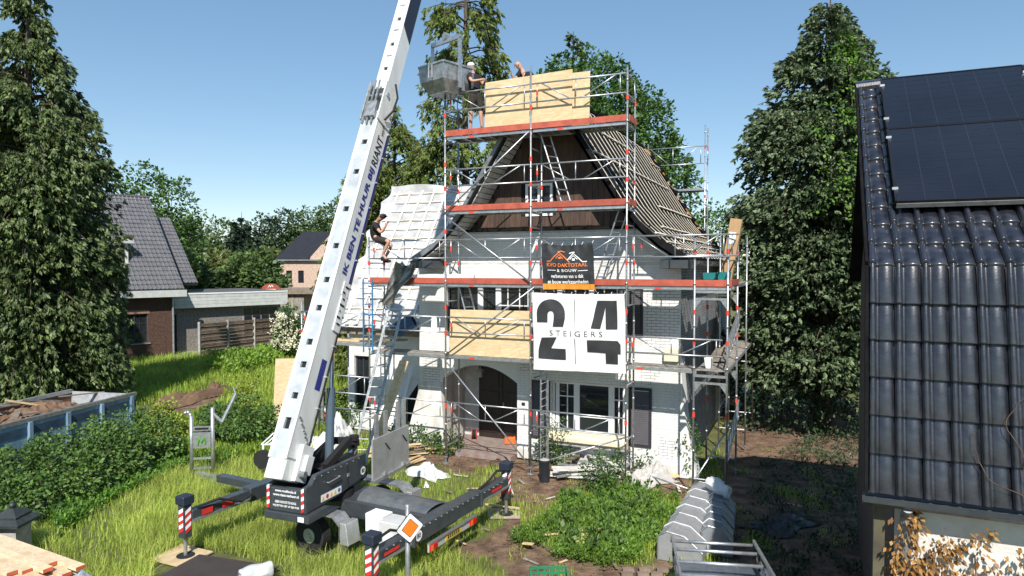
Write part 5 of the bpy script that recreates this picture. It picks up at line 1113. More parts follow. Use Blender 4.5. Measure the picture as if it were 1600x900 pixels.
# ================================================================== left neighbour, brick, grey tiles
lh = root('brick_house', 'red brick house with grey tiled roof and a flat annex behind the conifer', 'house', (-4, 0, 0), LH)
M_brick = mat('red_brown_brick', (.105, .055, .04), .85, var=.4, scale=9); M_gbrick = mat('grey_brick', (.33, .30, .27), .85, var=.35, scale=9); M_gt = mat('grey_roof_tile', (.15, .15, .16), .32, var=.2, scale=3)
win = [(-4.0, -1.5, .9, 2.6)]
bwl = MB().holed(-10, 0, 0, 4.1, 0, win, .2); bwl.quad((0, 0, 0), (0, 8, 0), (0, 8, 4.1), (0, 0, 4.1)); bwl = bwl.build('brick_wall', mat('brown_mortar', (.12, .085, .07), .9), lh)
bm = MB(); bricks(bm, 0, 4.0, lambda z: (-9, 0), win, 0, proud=.008); bm.build('brickwork', M_brick, bwl, kind='stuff')
window(lh, -4.0, -1.5, .9, 2.6, .1, [(-2.2, .08)], [-1.9], [(-2.1, -1.55, 1.5), (-2.1, -1.55, 2.0)], M_shutter); MB().box(-4.1, -1.4, -.08, .1, .82, .88).build('sill', M_concrete, lh); MB().box(-4.1, -1.4, -.02, -.010, 2.6, 2.82).build('lintel', mat('pale_brick', (.3, .17, .12), .8), lh)
def wavy(fx0, fx1, ncols, nrows, fn, name, m, par):     # pantile sheet with stepped rows
    mb = MB()
    for r_ in range(nrows):
        t0, t1 = r_/nrows, (r_+1)/nrows; cs = []
        for i in range(ncols*4+1):
            x = fx0+(fx1-fx0)*i/(ncols*4); h = .065*max(0., math.sin(2*math.pi*i/4))+.0; cs.append((x, h))
        mb.add([fn(x, t0, h+.05) for x, h in cs]+[fn(x, t1, h+.01) for x, h in cs], [(i, i+1, len(cs)+i+1, len(cs)+i) for i in range(len(cs)-1)])
        mb.add([fn(x, t0, h+.05) for x, h in cs]+[fn(x, t0, h-.0) for x, h in cs], [(i+1, i, len(cs)+i, len(cs)+i+1) for i in range(len(cs)-1)])
    return mb.build(name, m, par, kind='stuff')
def lroof(v0, z0, v1, z1): 
    L = math.hypot(v1-v0, z1-z0); return lambda x, t, n: (x, v0+(v1-v0)*t-n*(z1-z0)/L, z0+(z1-z0)*t+n*(v1-v0)/L)
fr1 = lroof(-.5, 4.0, 5.0, 9.85)
rf = MB().hexa([fr1(-10, 0, -.2), fr1(.4, 0, -.2), fr1(.4, 1, -.2), fr1(-10, 1, -.2), fr1(-10, 0, -.01), fr1(.4, 0, -.01), fr1(.4, 1, -.01), fr1(-10, 1, -.01)]).build('roof', M_gt, lh); wavy(-10, .4, 44, 22, fr1, 'roof_tiles', M_gt, rf)
fr2 = lroof(1.2, 4.3, 5.6, 8.6); rf2 = MB().hexa([fr2(.3, 0, -.2), fr2(1.9, 0, -.2), fr2(1.9, 1, -.2), fr2(.3, 1, -.2), fr2(.3, 0, -.01), fr2(1.9, 0, -.01), fr2(1.9, 1, -.01), fr2(.3, 1, -.01)]).build('roof', M_gt, lh); wavy(.3, 1.9, 7, 18, fr2, 'roof_tiles', M_gt, rf2)
MB().add([(.35, -.3, 4.0), (.35, 10.3, 4.0), (.35, 5.0, 9.7)], [(0, 1, 2)]).build('gable_end', M_brick, lh); MB().add([(1.85, 1.3, 4.2), (1.85, 10, 4.2), (1.85, 5.6, 8.5)], [(0, 1, 2)]).build('gable_end', M_brick, lh)
MB().quad(fr1(-10, 1, 0), fr1(.4, 1, 0), (.4, 10.5, 4.0), (-10, 10.5, 4.0)).quad(fr2(.4, 1, 0), fr2(1.9, 1, 0), (1.9, 10, 4.2), (.4, 10, 4.2)).build('rear_slope', M_gt, lh)
MB().bar(fr1(-10, 1, .04), fr1(.45, 1, .04), .22, .1).build('ridge', M_gt, rf)
MB().box(-10, .5, -.62, -.52, 3.55, 3.95).build('eave_fascia', mat('pale_fascia', (.55, .57, .55), .6), lh); MB().box(-10, .45, -.52, .0, 3.75, 3.8).build('eave_soffit', M_whiteold, lh)
MB().tube((-.12, -.1, 0), (-.12, -.1, 3.6), .06, 8).build('downpipe', M_galv, lh)
dm = root; d1 = MB().box(-4.2, -2.2, .9, 3.2, 5.0, 6.7).build('dormer', M_whiteold, lh); MB().box(-4.4, -1.95, .7, 3.4, 6.7, 6.95).build('dormer_roof', MATS['pale_fascia'], d1); MB().box(-4.0, -2.4, .88, .899, 5.3, 6.6).build('dormer_window', M_glass, d1)
# annex
MB().box(.02, 7.2, .9, 6.5, 0, 3.2).build('annex_wall', M_gbrick, lh); bm = MB(); bricks(bm, 0, 3.1, lambda z: (.05, 4.6), [], .9, proud=.01); bm.build('brickwork', M_gbrick, lh, kind='stuff')
an = MB().box(-.3, 7.6, .5, 7, 3.62, 3.72).build('annex_roof', mat('roof_felt', (.10, .10, .105), .8), lh)
for k in range(4): MB().box(-.3, 7.6, .40-.004*k, .49, 2.78+.21*k, 2.98+.21*k).build('fascia_board', MATS['pale_fascia'], an)
MB().box(-.3, 7.6, .36, .52, 3.62, 3.70).build('roof_edge', M_whitepaint, an); MB().tube((.9, 1.4, 3.7), (.9, 1.4, 4.1), .09, 8).build('vent_pipe', M_galv, an)
for i in range(4): MB().box(4.75+.6*i, 5.25+.6*i, .86, .898, .9, 2.6).build('annex_window', M_glass, lh)
MB().box(.1, .45, .87, .895, 0, 2.4).build('annex_door', M_dark, lh)
MB().box(-.2, 3.0, -.6, .88, -.02, .06).build('paving_strip', M_concrete, lh)
# fence in front
fa, fb_ = G(312, 557), G(436, 541); fen = root('board_fence', 'brown slatted board fence with concrete posts in front of the annex', 'fence', fa)
FD = (fb_-fa); Lf = np.linalg.norm(FD); FD = FD/Lf; M_fb = wood('brown_fence_board', (.15, .105, .07), (.09, .06, .04), .85)
for i in range(5):
    p = fa+FD*(Lf*i/3); MB().bar((p[0], p[1], 0), (p[0], p[1], 2.05), .13, .13).build('post', M_concrete, fen)
    if i == 4: break
    q = fa+FD*(Lf*(i+1)/3)
    for k in range(9):
        o_ = np.array([-FD[1], FD[0], 0])*(.03 if k % 2 else -.03); z = .12+.205*k; MB().bar(tuple(p+FD*.07+o_+[0, 0, z+.09]), tuple(q-FD*.07+o_+[0, 0, z+.09]), .025, .175).build('board', M_fb, fen)
# pink brick house far behind
ph = root('pink_house', 'pale pink brick house with black roof far behind the fence', 'house', D(465, 450, 72)*np.array([1, 1, 0]))
p0 = D(436, 416, 72); p1 = D(481, 416, 72); x0, x1 = p0[0], p1[0]; M_pk = mat('pink_brick', (.62, .45, .36), .85, var=.25, scale=6)
hw = MB().holed(x0, x1+4.5, 0, 6.1, 72, [(x0+.75, x0+1.35, 3.6, 4.9), (x0+2.0, x0+2.6, 3.6, 4.9), (x0+.65, x0+1.6, 1.8, 2.6), (x0+2.0, x0+2.95, 1.8, 2.6)], .15); hw.quad((x0, 79, 0), (x0, 72, 0), (x0, 72, 6.1), (x0, 79, 6.1)); hw.build('wall', M_pk, ph)
for a, b_, c, d in ((x0+.75, x0+1.35, 3.6, 4.9), (x0+2.0, x0+2.6, 3.6, 4.9), (x0+.65, x0+1.6, 1.8, 2.6), (x0+2.0, x0+2.95, 1.8, 2.6)): MB().box(a, b_, 72.1, 72.14, c, d).build('window', M_glass, ph)
MB().hexa([(x0-.25, 71.7, 6.0), (x1+.1, 71.7, 6.0), (x1+2.6, 75.6, 9.0), (x0+1.5, 75.6, 9.0), (x0-.25, 71.7, 6.2), (x1+.1, 71.7, 6.2), (x1+2.6, 75.6, 9.2), (x0+1.5, 75.6, 9.2)]).build('roof', mat('black_slate', (.02, .021, .028), .5, var=.2), ph)
MB().add([(x1+.1, 71.98, 6.1), (x1+6.5, 71.98, 6.1), (x1+3.2, 71.98, 9.6)], [(0, 1, 2)]).build('gable', M_pk, ph); MB().hexa([(x0+1.5, 75.6, 9.0), (x1+2.6, 75.6, 9.0), (x1+2.6, 79.5, 6), (x0-.2, 79.5, 6), (x0+1.5, 75.6, 9.2), (x1+2.6, 75.6, 9.2), (x1+2.6, 79.5, 6.2), (x0-.2, 79.5, 6.2)]).build('rear_roof', MATS['black_slate'], ph)
MB().box(x0-.3, x1+5, 71.6, 71.9, 5.95, 6.05).build('gutter', M_galv, ph)
# shed wall and brown sign dome beside the fence
s0 = D(438, 480, 52); sh = root('plank_shed', 'grey plank shed with flat dark roof beyond the fence end', 'shed', (s0[0], 52, 0))
for i in range(9): MB().box(s0[0]+.2*i, s0[0]+.19+.2*i, 52+.01*(i % 2), 52.05, 0, 3.2).build('plank', M_greywood, sh)
MB().box(s0[0], s0[0]+1.8, 52.06, 55, 0, 3.15).build('shed_body', M_oldwood, sh); MB().box(s0[0]-.2, s0[0]+3.4, 51.7, 55.2, 3.25, 3.65).build('roof', M_oldwood, sh)
s1 = D(423, 458, 50); sgn = root('shop_sign', 'brown red dome shaped sign with white lettering above the shed', 'sign', (s1[0], 50, 0))
MB().prism([(s1[0]-.72, 50, 3.5), (s1[0]+.72, 50, 3.5)]+[(s1[0]+.72*math.cos(math.pi*i/10), 50, 3.55+.55*math.sin(math.pi*i/10)) for i in range(11)], (0, .08, 0)).build('sign_board', mat('brown_red_sign', (.33, .07, .04), .6), sgn); MB().tube((s1[0], 50.06, 0), (s1[0], 50.06, 3.5), .05, 8).build('sign_post', M_galv, sgn)
MB().path([(s1[0]-.18, 49.98, 3.8), (s1[0]-.08, 49.98, 3.98), (s1[0], 49.98, 3.82), (s1[0]+.1, 49.98, 3.98), (s1[0]+.18, 49.98, 3.84)], .025, 5).build('white_emblem', M_whiteprint, sgn); MB().box(s1[0]-.38, s1[0]+.38, 49.98, 49.995, 3.63, 3.69).build('white_line', M_whiteprint, sgn)
ws = MB(); a = D(437, 500, 47); ws.box(a[0]-2.4, a[0], 47, 49, 0, 2.4); ws.build('playhouse', mat('pale_grey_boards', (.4, .42, .46), .7), None, label='pale grey timber hut just behind the slatted fence', cat='hut')

# ================================================================== skip container
A_ = G(210, 616, 1.45); B_ = G(0, 668, 1.45); d = (B_-A_); d[2] = 0; d = d/np.linalg.norm(d); DF = FR((A_[0], A_[1], 0), math.degrees(math.atan2(-d[1], d[0])))
dp = root('rubble_container', 'long blue open rubble container filled with broken timber behind the shrubs', 'container', (3, -.8, 0), DF)
M_bl = mat('worn_blue_steel', (.30, .42, .53), .6, scale=5, col2=(.09, .18, .28), var=.3, streak=True); M_ru = mat('rusty_steel', (.24, .12, .07), .8, scale=5, col2=(.12, .07, .05)); Ld = 6.6; Wd = 2.3
for v_, nm in ((0, 'side_panel'), (-Wd, 'side_panel')):
    s_ = MB().hexa([(0, v_, .15), (Ld, v_, .15), (Ld, v_+.03, .15), (0, v_+.03, .15), (0, v_-.0, 1.42), (Ld, v_, 1.42), (Ld, v_+.03, 1.42), (0, v_+.03, 1.42)]).build(nm, M_bl, dp)
    MB().box(-.03, Ld, v_-.04, v_+.07, 1.42, 1.52).build('top_rail', M_galv, s_)
    MB().box(0, Ld, v_+.031 if v_ == 0 else v_-.016, v_+.046 if v_ == 0 else v_-.001, 1.1, 1.3).build('paint_stripe', mat('dark_blue_steel', (.04, .08, .13), .6, var=.3), s_)
    for k in range(6): MB().box(.15+k*1.15, .25+k*1.15, v_+.031 if v_ == 0 else v_-.10, v_+.12 if v_ == 0 else v_-.0, .15, 1.42).build('rib', M_bl, s_)
    MB().quad((0, v_+(.0-.002 if v_ == 0 else .032), .2), (Ld, v_+(.0-.002 if v_ == 0 else .032), .2), (Ld, v_+(.0-.002 if v_ == 0 else .032), 1.4), (0, v_+(.0-.002 if v_ == 0 else .032), 1.4)).build('rusty_inside', M_ru, s_)
MB().box(-.03, .0, -Wd, .03, .15, 1.46).build('end_door', mat('pale_worn_steel', (.5, .52, .55), .6, var=.3), dp); MB().box(0, Ld, -Wd+.03, 0, .15, .2).build('floor', M_ru, dp)
BTL = ['broken timber among the rubble in the blue container']*26; BTL[0] = 'short dark stick standing upright out of the blue container'; BTL[1] = 'second stick standing upright in the blue container'
for k in range(26):
    c = Vector((random.uniform(.3, Ld-.3), random.uniform(-Wd+.3, -.3), random.uniform(1.2, 1.5))); L = random.uniform(.5, 1.5); a = random.uniform(-.9, .9); e = random.uniform(-.25, .45)
    dv = Vector((math.cos(a)*math.cos(e), math.sin(a)*math.cos(e), math.sin(e)))*L/2
    if k < 2: dv = Vector((.1, .1, .5))
    MB().bar(c-dv, c+dv, random.choice((.06, .09, .16)), random.choice((.03, .05))).build('broken_timber', random.choice((M_plank, M_oldwood, M_oldwood, M_greywood)), None, f=DF, label=BTL[k], cat='timber', group='broken timbers in the container')
hm = MB().grid(lambda a, b_: (.1+(Ld-.2)*a, -Wd+.06+(Wd-.12)*b_, 1.02+.16*math.sin(a*9)*math.sin(b_*5)+.3*math.exp(-((a-.28)**2)*30)+random.uniform(-.07, .07)), 60, 22).build('rubble_heap', M_soil, None, f=DF, label='brown rubble heaped inside the blue container', cat='rubble')

# ================================================================== yard things
# priority sign
sp_ = D(637, 846, 9.6); sx, sy = sp_[0], sp_[1]
sg_ = root('road_sign', 'orange and white diamond priority sign on a grey post in the foreground', 'sign', (sx, sy, 0))
MB().tube((sx, sy, 0), (sx, sy, D(637, 788, 9.6)[2]), .036, 14).build('post', M_galv, sg_, smooth=True)
sc = np.array([sx+.045, sy-.07, D(645, 822, 9.6)[2]]); dx = np.array([.80, .6, 0])*.8; nrm = np.array([.6, -.8, 0])
def dia(r, e, th=.0): return [tuple(sc+nrm*e+np.array(q[0])*r*dx/.8+np.array([0, 0, q[1]*r])) for q in ((-1, -.08), (-.92, .08), (-.08, .92+.08), (.08, .92), (1, .08), (.92, -.08), (.08, -.92-.08), (-.08, -.92))] if False else [tuple(sc+nrm*e+dx/.8*(a*r)+np.array([0, 0, b*r])) for a, b in ((-1, 0), (-.93, .1), (-.1, .93), (0, 1), (.1, .93), (.93, .1), (1, 0), (.93, -.1), (.1, -.93), (0, -1), (-.1, -.93), (-.93, -.1))]
MB().prism(dia(.215, 0), tuple(-nrm*.012)).build('sign_plate', M_dark, sg_); MB().add(dia(.205, .002), [tuple(range(12))]).build('white_border', M_whiteprint, sg_); MB().add(dia(.135, .004), [tuple(range(12))]).build('black_line', M_dark, sg_); MB().add(dia(.125, .006), [tuple(range(12))]).build('orange_field', mat('orange_reflective', (.85, .20, .02), .4, var=.04), sg_)
# jack mats
a = G(283, 870); MB().box(-.42, .42, -.36, .36, 0, .025).tf(lambda p: (a[0]+p[0]*.9+p[1]*.4, a[1]-p[0]*.4+p[1]*.9, p[2]+.012)).build('plywood_mat', M_ply, None, label='pale plywood mat under the left crane jack', cat='mat')
b_ = G(345, 905); MB().box(-.95, .75, -.45, .55, 0, .03).tf(lambda p: (b_[0]+p[0]*.95+p[1]*.3, b_[1]-p[0]*.3+p[1]*.95, p[2]+.06)).build('dark_board', mat('brown_phenolic_board', (.06, .045, .04), .5, var=.2), None, label='dark brown smooth board lying at the bottom edge of the yard', cat='board')
roll('film_roll', (*G(375, 922)[:2], .2), (*G(425, 906)[:2], .2), .14, M_plastic, 'roll of clear wrapped film on the dark board', WORLD)
a = G(787, 803); MB().box(a[0]-.35, a[0]+.35, a[1]-.28, a[1]+.28, .0, .03).build('plywood_mat', mat('weathered_ply', (.45, .38, .3), .8, var=.3), None, label='worn mat under the right rear crane jack', cat='mat')
# timber stack bottom left
tA = G(0, 838, .75); tB = G(112, 878, .75); d = tB-tA; d[2] = 0; Lt = np.linalg.norm(d); d /= Lt; nrm2 = np.array([d[1], -d[0], 0])
ts = 0
for (row, lay, e, w_, h_) in [(r_, l_, None, .145, .06) for l_ in range(5) for r_ in range(5)]:
    e = random.uniform(-1.3, .05) if lay == 4 else random.uniform(-.45, .1)
    if lay == 4 and row in (0,): e = .15
    p = tA-d*1.6+nrm2*(row*.155-.05); q = tB+d*e+nrm2*(row*.155-.05); z = .42+lay*.065+.012*math.sin(row*2.1+lay)
    lab = '%s softwood plank with red end, %s layer of the timber stack' % (('far edge', 'second', 'middle', 'fourth', 'near edge')[row], ('bottom', 'second', 'middle', 'fourth', 'top')[lay])
    t_ = root('softwood_plank', lab, 'plank', (p+q)/2*np.array([1, 1, 0])+np.array([0, 0, z]), WORLD, 'planks in the timber stack')
    MB().bar((p[0], p[1], z), (q[0], q[1], z), w_, .058).build('plank_body', wood('pale_planed_softwood', (.74, .60, .41), (.60, .44, .27), .55, (4, 4, 4)), t_); q2 = q+d*.006; MB().bar((q[0], q[1], z), (q2[0], q2[1], z), w_-.004, .054).build('red_end', mat('red_end_paint', (.55, .12, .05), .7, var=.2), t_)
c = tB-d*.5+nrm2*.25
for k in range(3): e = tA+d*(Lt*k/2.2-.6)+nrm2*.25; MB().bar(tuple(e-nrm2*.5+[0, 0, .32-e[2]]), tuple(e+nrm2*.5+[0, 0, .32-e[2]]), .1, .1).build('bearer', M_oldwood, None, label='%s cross bearer under the timber stack' % ('far', 'middle', 'near')[k], cat='bearer')
w0 = tB+d*.1; MB().grid(lambda a, b_: (w0[0]+.30*a-.16*b_+.02*math.sin(b_*9), w0[1]-.1+.28*a*b_-.2*b_+.03*math.sin(a*8), .50+.18*math.sin(a*2.6)-.42*b_*a+.03*math.sin(a*13+b_*7)), 12, 10).build('plastic_wrap', mat('blue_white_wrap', (.55, .6, .68), .3, scale=7, col2=(.03, .05, .12)), None, smooth=True, label='torn blue and white plastic wrap at the end of the timber stack', cat='wrap')
# stone pillar cap
g0 = G(21, 868); pc = root('gate_pillar', 'dark stone gate pillar with stepped cap and ball by the timber', 'pillar', g0)
MB().box(g0[0]-.2, g0[0]+.2, g0[1]-.2, g0[1]+.2, 0, .62).build('shaft', M_concrete, pc)
M_st = mat('dark_stone', (.035, .042, .043), .5, var=.3, scale=8); z = .62
for r0, r1, h in ((.33, .33, .05), (.33, .2, .08), (.22, .22, .03), (.22, .06, .12)):
    MB().hexa([(g0[0]-r0, g0[1]-r0, z), (g0[0]+r0, g0[1]-r0, z), (g0[0]+r0, g0[1]+r0, z), (g0[0]-r0, g0[1]+r0, z), (g0[0]-r1, g0[1]-r1, z+h), (g0[0]+r1, g0[1]-r1, z+h), (g0[0]+r1, g0[1]+r1, z+h), (g0[0]-r1, g0[1]+r1, z+h)]).build('cap_step', M_st, pc); z += h
MB().ball((g0[0], g0[1], z+.04), .06, 10, 8).build('ball', M_st, pc, smooth=True)
# aluminium stand with panel
a = G(300, 744); al = root('aluminium_stand', 'aluminium stand with two posts and a small logo panel in the weeds', 'stand', a); x, y = a[0], a[1]
MB().tube((x, y, 0), (x, y, 1.55), .05, 10).path([(x, y, 1.5), (x-.03, y, 1.62), (x-.12, y, 1.66), (x-.17, y, 1.58)], .045).build('post', M_alu, al, smooth=True); MB().tube((x+.5, y+.1, 0), (x+.5, y+.1, 1.75), .05, 10).build('post', M_alu, al, smooth=True)
MB().path([(x+.5, y+.1, 1.6), (x+.72, y+.15, 1.36), (x+1.0, y+.35, 2.05)], .045, 8).build('bent_arm', M_alu, al); MB().path([(x+1.0, y+.35, 2.05), (x+.92, y+.4, 2.22)], .02).build('hook', M_alu, al)
pn_ = MB().hexa([(x+.05, y-.03, .72), (x+.46, y+.05, .72), (x+.46, y+.08, .72), (x+.05, y, .72), (x+.05, y-.03, 1.12), (x+.46, y+.05, 1.12), (x+.46, y+.08, 1.12), (x+.05, y, 1.12)]).build('panel', M_alu, al); MB().hexa([(x+.05, y-.03, 1.16), (x+.46, y+.05, 1.16), (x+.46, y+.08, 1.16), (x+.05, y, 1.16), (x+.05, y-.03, 1.28), (x+.46, y+.05, 1.28), (x+.46, y+.08, 1.28), (x+.05, y, 1.28)]).build('panel', M_alu, al)
MB().path([(x+.17, y-.035, .8), (x+.2, y-.03, .98), (x+.26, y-.02, .88), (x+.32, y-.01, .99), (x+.35, y, .82)], .016, 5).build('green_logo', mat('green_print', (.1, .35, .04), .5), pn_); MB().bar((x+.1, y-.025, 1.22), (x+.42, y+.038, 1.22), .008, .05).build('dark_label', M_dark, al)
for z in (.2, .45): MB().bar((x, y, z), (x+.5, y+.1, z), .05, .05).build('cross_bar', M_alu, al)
p, q = G(308, 748), G(398, 778); MB().bar((p[0], p[1], .12), (q[0], q[1], .2), .14, .14).build('steel_beam', M_galv, None, label='galvanised beam lying from the stand to the crane front', cat='beam')
# motorbike-like small trolley left of the boom foot
a = G(425, 745); tr = root('hand_trolley', 'small white framed trolley with a knobbly tyre left of the boom foot', 'trolley', a)
MB().tube((a[0]-.25, a[1]-.06, .45), (a[0]-.21, a[1]+.06, .45), .24, 18).build('tyre', M_rubber, tr)
for k in range(5): MB().tube((a[0]-.3+.1*k, a[1]+.1, .8), (a[0]-.05+.12*k, a[1]+.3, 1.05), .016, 6).build('frame_bar', M_whitepaint, tr)
MB().tube((a[0]-.3, a[1]+.1, .8), (a[0]+.15, a[1]+.1, .8), .018, 6).tube((a[0]-.22, a[1], .45), (a[0]-.25, a[1]+.1, .8), .02, 6).build('frame', M_whitepaint, tr)
# plastic sheets and lumps
def heap(px0, py0, px1, py1, h, m, name, label, cat, seed, n=1.):
    A, B = G(px0, py0), G(px1, py1); r_ = random.Random(seed); ph_ = [r_.uniform(0, 6) for _ in range(6)]; c = (A+B)/2; u_ = (B-A)/2; wv = np.array([-u_[1], u_[0], 0]); wv = wv/max(np.linalg.norm(wv), .01)*np.linalg.norm(u_)*.55*n
    def fn(a, b_):
        s, t = 2*a-1, 2*b_-1; rr2 = min(1, s*s+t*t); k = 1+.18*math.sin(s*5+t*4+ph_[0])
        p = c+u_*s*k+wv*t*k; z = h*(1-rr2)**.6*(.65+.35*math.sin(s*4+ph_[1])*math.cos(t*3+ph_[2]))+.05*h*math.sin(s*9+t*6+ph_[3])*math.sin(t*7)+(.22*h*abs(math.sin(s*5-t*8+ph_[4]+1.3*math.sin(t*4)))-.16*h*abs(math.sin(s*9+t*7+ph_[5]+math.sin(s*6)))+.1*h*abs(math.sin(s*17-t*5+ph_[0])))*(1-rr2); return (p[0], p[1], max(.005, z+(r_.uniform(-.03, .03) if m is M_soil else 0)))
    return MB().grid(fn, 44, 30).build(name, m, None, smooth=True, label=label, cat=cat)
M_sheet = mat('white_plastic_sheet', (.68, .69, .70), .35, var=.1, scale=4, bump=.6, bscale=7)
heap(490, 715, 555, 690, .95, M_sheet, 'plastic_sheet', 'large crumpled white plastic sheet heaped behind the crane', 'sheet', 3); heap(470, 705, 500, 690, .3, M_sheet, 'plastic_sheet', 'flat white plastic scrap left of the sheet heap', 'sheet', 5)
heap(643, 735, 693, 748, .32, M_sheet, 'plastic_sheet', 'crumpled clear plastic bag lying on the grass by the planks', 'sheet', 8); heap(662, 762, 670, 762, .14, M_sheet, 'plastic_sheet', 'small white plastic ball on the grass', 'sheet', 9)
heap(990, 758, 1050, 745, .45, film('grey_film', (.6, .58, .55), .8), 'plastic_sheet', 'grey translucent film heaped at the wall foot by the shutter', 'sheet', 12)
heap(240, 640, 345, 612, .42, M_soil, 'soil_mound', 'long brown soil mound on the lawn behind the shrubs', 'mound', 4, .6); heap(320, 618, 352, 608, .4, M_soil, 'soil_mound', 'reddish soil hump at the end of the mound', 'mound', 6)
# board pile, slat pile
def pile(cx, cy, n, L, m, name, labf, group, spread, seed, wd=.12, th=.025, ang=0., hmax=.3, cat='plank'):
    r_ = random.Random(seed); c = G(cx, cy)
    for k in range(n):
        a = ang+r_.uniform(-.5, .5); l = L*r_.uniform(.6, 1.15); p = c+np.array([r_.uniform(-spread, spread), r_.uniform(-spread*.5, spread*.5), 0]); z = .03+hmax*k/n*r_.uniform(.5, 1.); e = r_.uniform(-.06, .06)
        dv = np.array([math.cos(a), math.sin(a), e])*l/2
        MB().bar(tuple(p-dv+[0, 0, z+abs(e)*l/2]), tuple(p+dv+[0, 0, z+abs(e)*l/2]), wd*r_.uniform(.7, 1.3), th).build(name, m[k % len(m)], None, label=labf(k), cat=cat, group=group)
ordn = ('bottom', 'second', 'third', 'fourth', 'fifth', 'sixth', 'seventh', 'eighth', 'ninth', 'tenth', 'eleventh', 'twelfth', 'thirteenth', 'fourteenth', 'fifteenth', 'topmost')
pile(660, 708, 12, 1.1, [M_plank, M_plank, M_oldwood, M_plank], 'yellow_board', lambda k: '%s board from below in the yellow board pile by the pier' % ordn[k], 'yellow boards by the pier', .55, 21, .13, ang=.2)
pile(635, 728, 4, 1.5, [M_plank], 'yellow_board', lambda k: '%s long slat of those lying right of the loading plate' % ordn[k], 'slats by the loading plate', .35, 24, .07, ang=.7, hmax=.12)
pile(915, 745, 16, 1.25, [M_whiteold, M_galv, M_whiteold], 'grey_slat', lambda k: '%s slat from below in the grey white slat pile under the window' % ordn[k], 'slats under the window', .5, 31, .15, .03, ang=-.1, hmax=.36)
pile(1015, 742, 7, .8, [M_plank, M_oldwood, M_whiteold], 'waste_board', lambda k: '%s waste board from below in the heap at the right wall foot' % ordn[k], 'waste boards at the wall foot', .5, 52, .11, ang=.3, hmax=.2)
pile(610, 700, 8, .9, [M_oldwood, M_plank, M_greywood], 'waste_board', lambda k: '%s waste board from below in the heap under the left deck' % ordn[k], 'waste boards under the left deck', .5, 57, .12, ang=1.0, hmax=.3)
for (p, q, lab) in (((885, 738), (905, 715), 'dark board propped steeply on the slat pile'), ((905, 712), (955, 752), 'white board sloping down the right of the slat pile'), ((925, 722), (975, 745), 'second pale board right of the slat pile')):
    A, B = G(*p), G(*q); MB().bar((A[0], A[1]-.2, .35), (B[0], B[1]-.5, .25), .16, .03).build('propped_board', M_oldwood if 'dark' in lab else M_whiteold, None, label=lab, cat='board')
for k, (x_, y_) in enumerate(((860, 845), (915, 845), (895, 855), (880, 840), (845, 700), (1050, 752), (990, 752), (785, 800), (940, 835), (825, 860))):
    c = G(x_, y_); a = k*1.3; L = (.35, .75, .5, .3, .3, .35, .3, .8, .35, .3)[k]; dv = np.array([math.cos(a), math.sin(a)*.5, .03])*L/2; lab = ('splintered batten on the weeds', 'large cream board scrap on the weeds', 'thin lath beside the cream scrap', 'short red stained offcut on the weeds', 'short offcut by the porch step', 'white tile scrap by the tower foot', 'pale splinter at the slat pile end', 'long stick by the right jack', 'yellow splinter above the cream scrap', 'pale chip at the weed patch edge')[k]
    MB().bar(tuple(c-dv+[0, 0, .12]), tuple(c+dv+[0, 0, .14]), (.05, .28, .06, .12, .08, .2, .05, .05, .06, .08)[k], .02).build('wood_scrap', M_red if k == 3 and False else M_plank, None, label=lab, cat='scrap')
# black bucket, orange case, cable reel
c = G(851, 752); bu = root('black_bucket', 'black plastic bucket standing at the scaffold foot below the window', 'bucket', c); MB().tube((c[0], c[1], 0), (c[0], c[1], .5), .125, 18, .15).build('bucket_body', mat('black_plastic', (.02, .024, .03), .4, var=.3), bu, smooth=False); MB().tube((c[0], c[1], .5), (c[0], c[1], .54), .16, 18).build('bucket_rim', M_rubber, bu); MB().ball((c[0], c[1], .545), (.13, .13, .02), 12, 4).build('bucket_fill', M_concrete, bu)
c = G(797, 700); oc = root('orange_case', 'orange plastic tool case on the porch step', 'case', c); MB().box(c[0]-.16, c[0]+.16, c[1]-.1, c[1]+.1, .13, .33).build('case_body', M_orange, oc, bevel=.02); MB().tube((c[0]-.08, c[1], .36), (c[0]+.08, c[1], .36), .012, 6).tube((c[0]-.08, c[1], .33), (c[0]-.08, c[1], .36), .012, 6).tube((c[0]+.08, c[1], .33), (c[0]+.08, c[1], .36), .012, 6).build('case_handle', M_dark, oc)
c = G(741, 692); cr_ = root('cable_reel', 'red cable reel lying on the porch step', 'reel', c); MB().tube((c[0]-.06, c[1], .27), (c[0]+.06, c[1], .27), .13, 14).build('drum', M_dark, cr_); MB().tube((c[0]-.08, c[1], .27), (c[0]-.06, c[1], .27), .15, 14).build('flange', M_red, cr_); MB().tube((c[0]+.06, c[1], .27), (c[0]+.08, c[1], .27), .15, 14).build('flange', M_red, cr_)
pts = [G(741, 700), G(760, 712), G(790, 725), G(835, 728), G(870, 722), G(850, 714), G(800, 712), G(765, 725), G(772, 745), G(785, 770), G(787, 800)]; MB().path([(p[0], p[1], .03+.02*(i % 2)) for i, p in enumerate(pts)], .012, 5).build('power_cable', M_rubber, None, label='black power cable looping across the soil to the right jack', cat='cable')
for k in range(9):
    c = G(985+22*(k % 4)+random.uniform(-6, 6), 893+7*(k//4)); MB().box(c[0]-.1, c[0]+.1, c[1]-.05, c[1]+.05, 0, .06).tf(lambda p: p).build('paving_brick', mat('brown_paver', (.26, .19, .15), .9, var=.3), None, label=('leftmost', 'second', 'third', 'rightmost')[k % 4]+' paving brick in the '+('far', 'middle', 'near')[k//4]+' row on the soil left of the car', cat='brick', group='loose paving bricks')
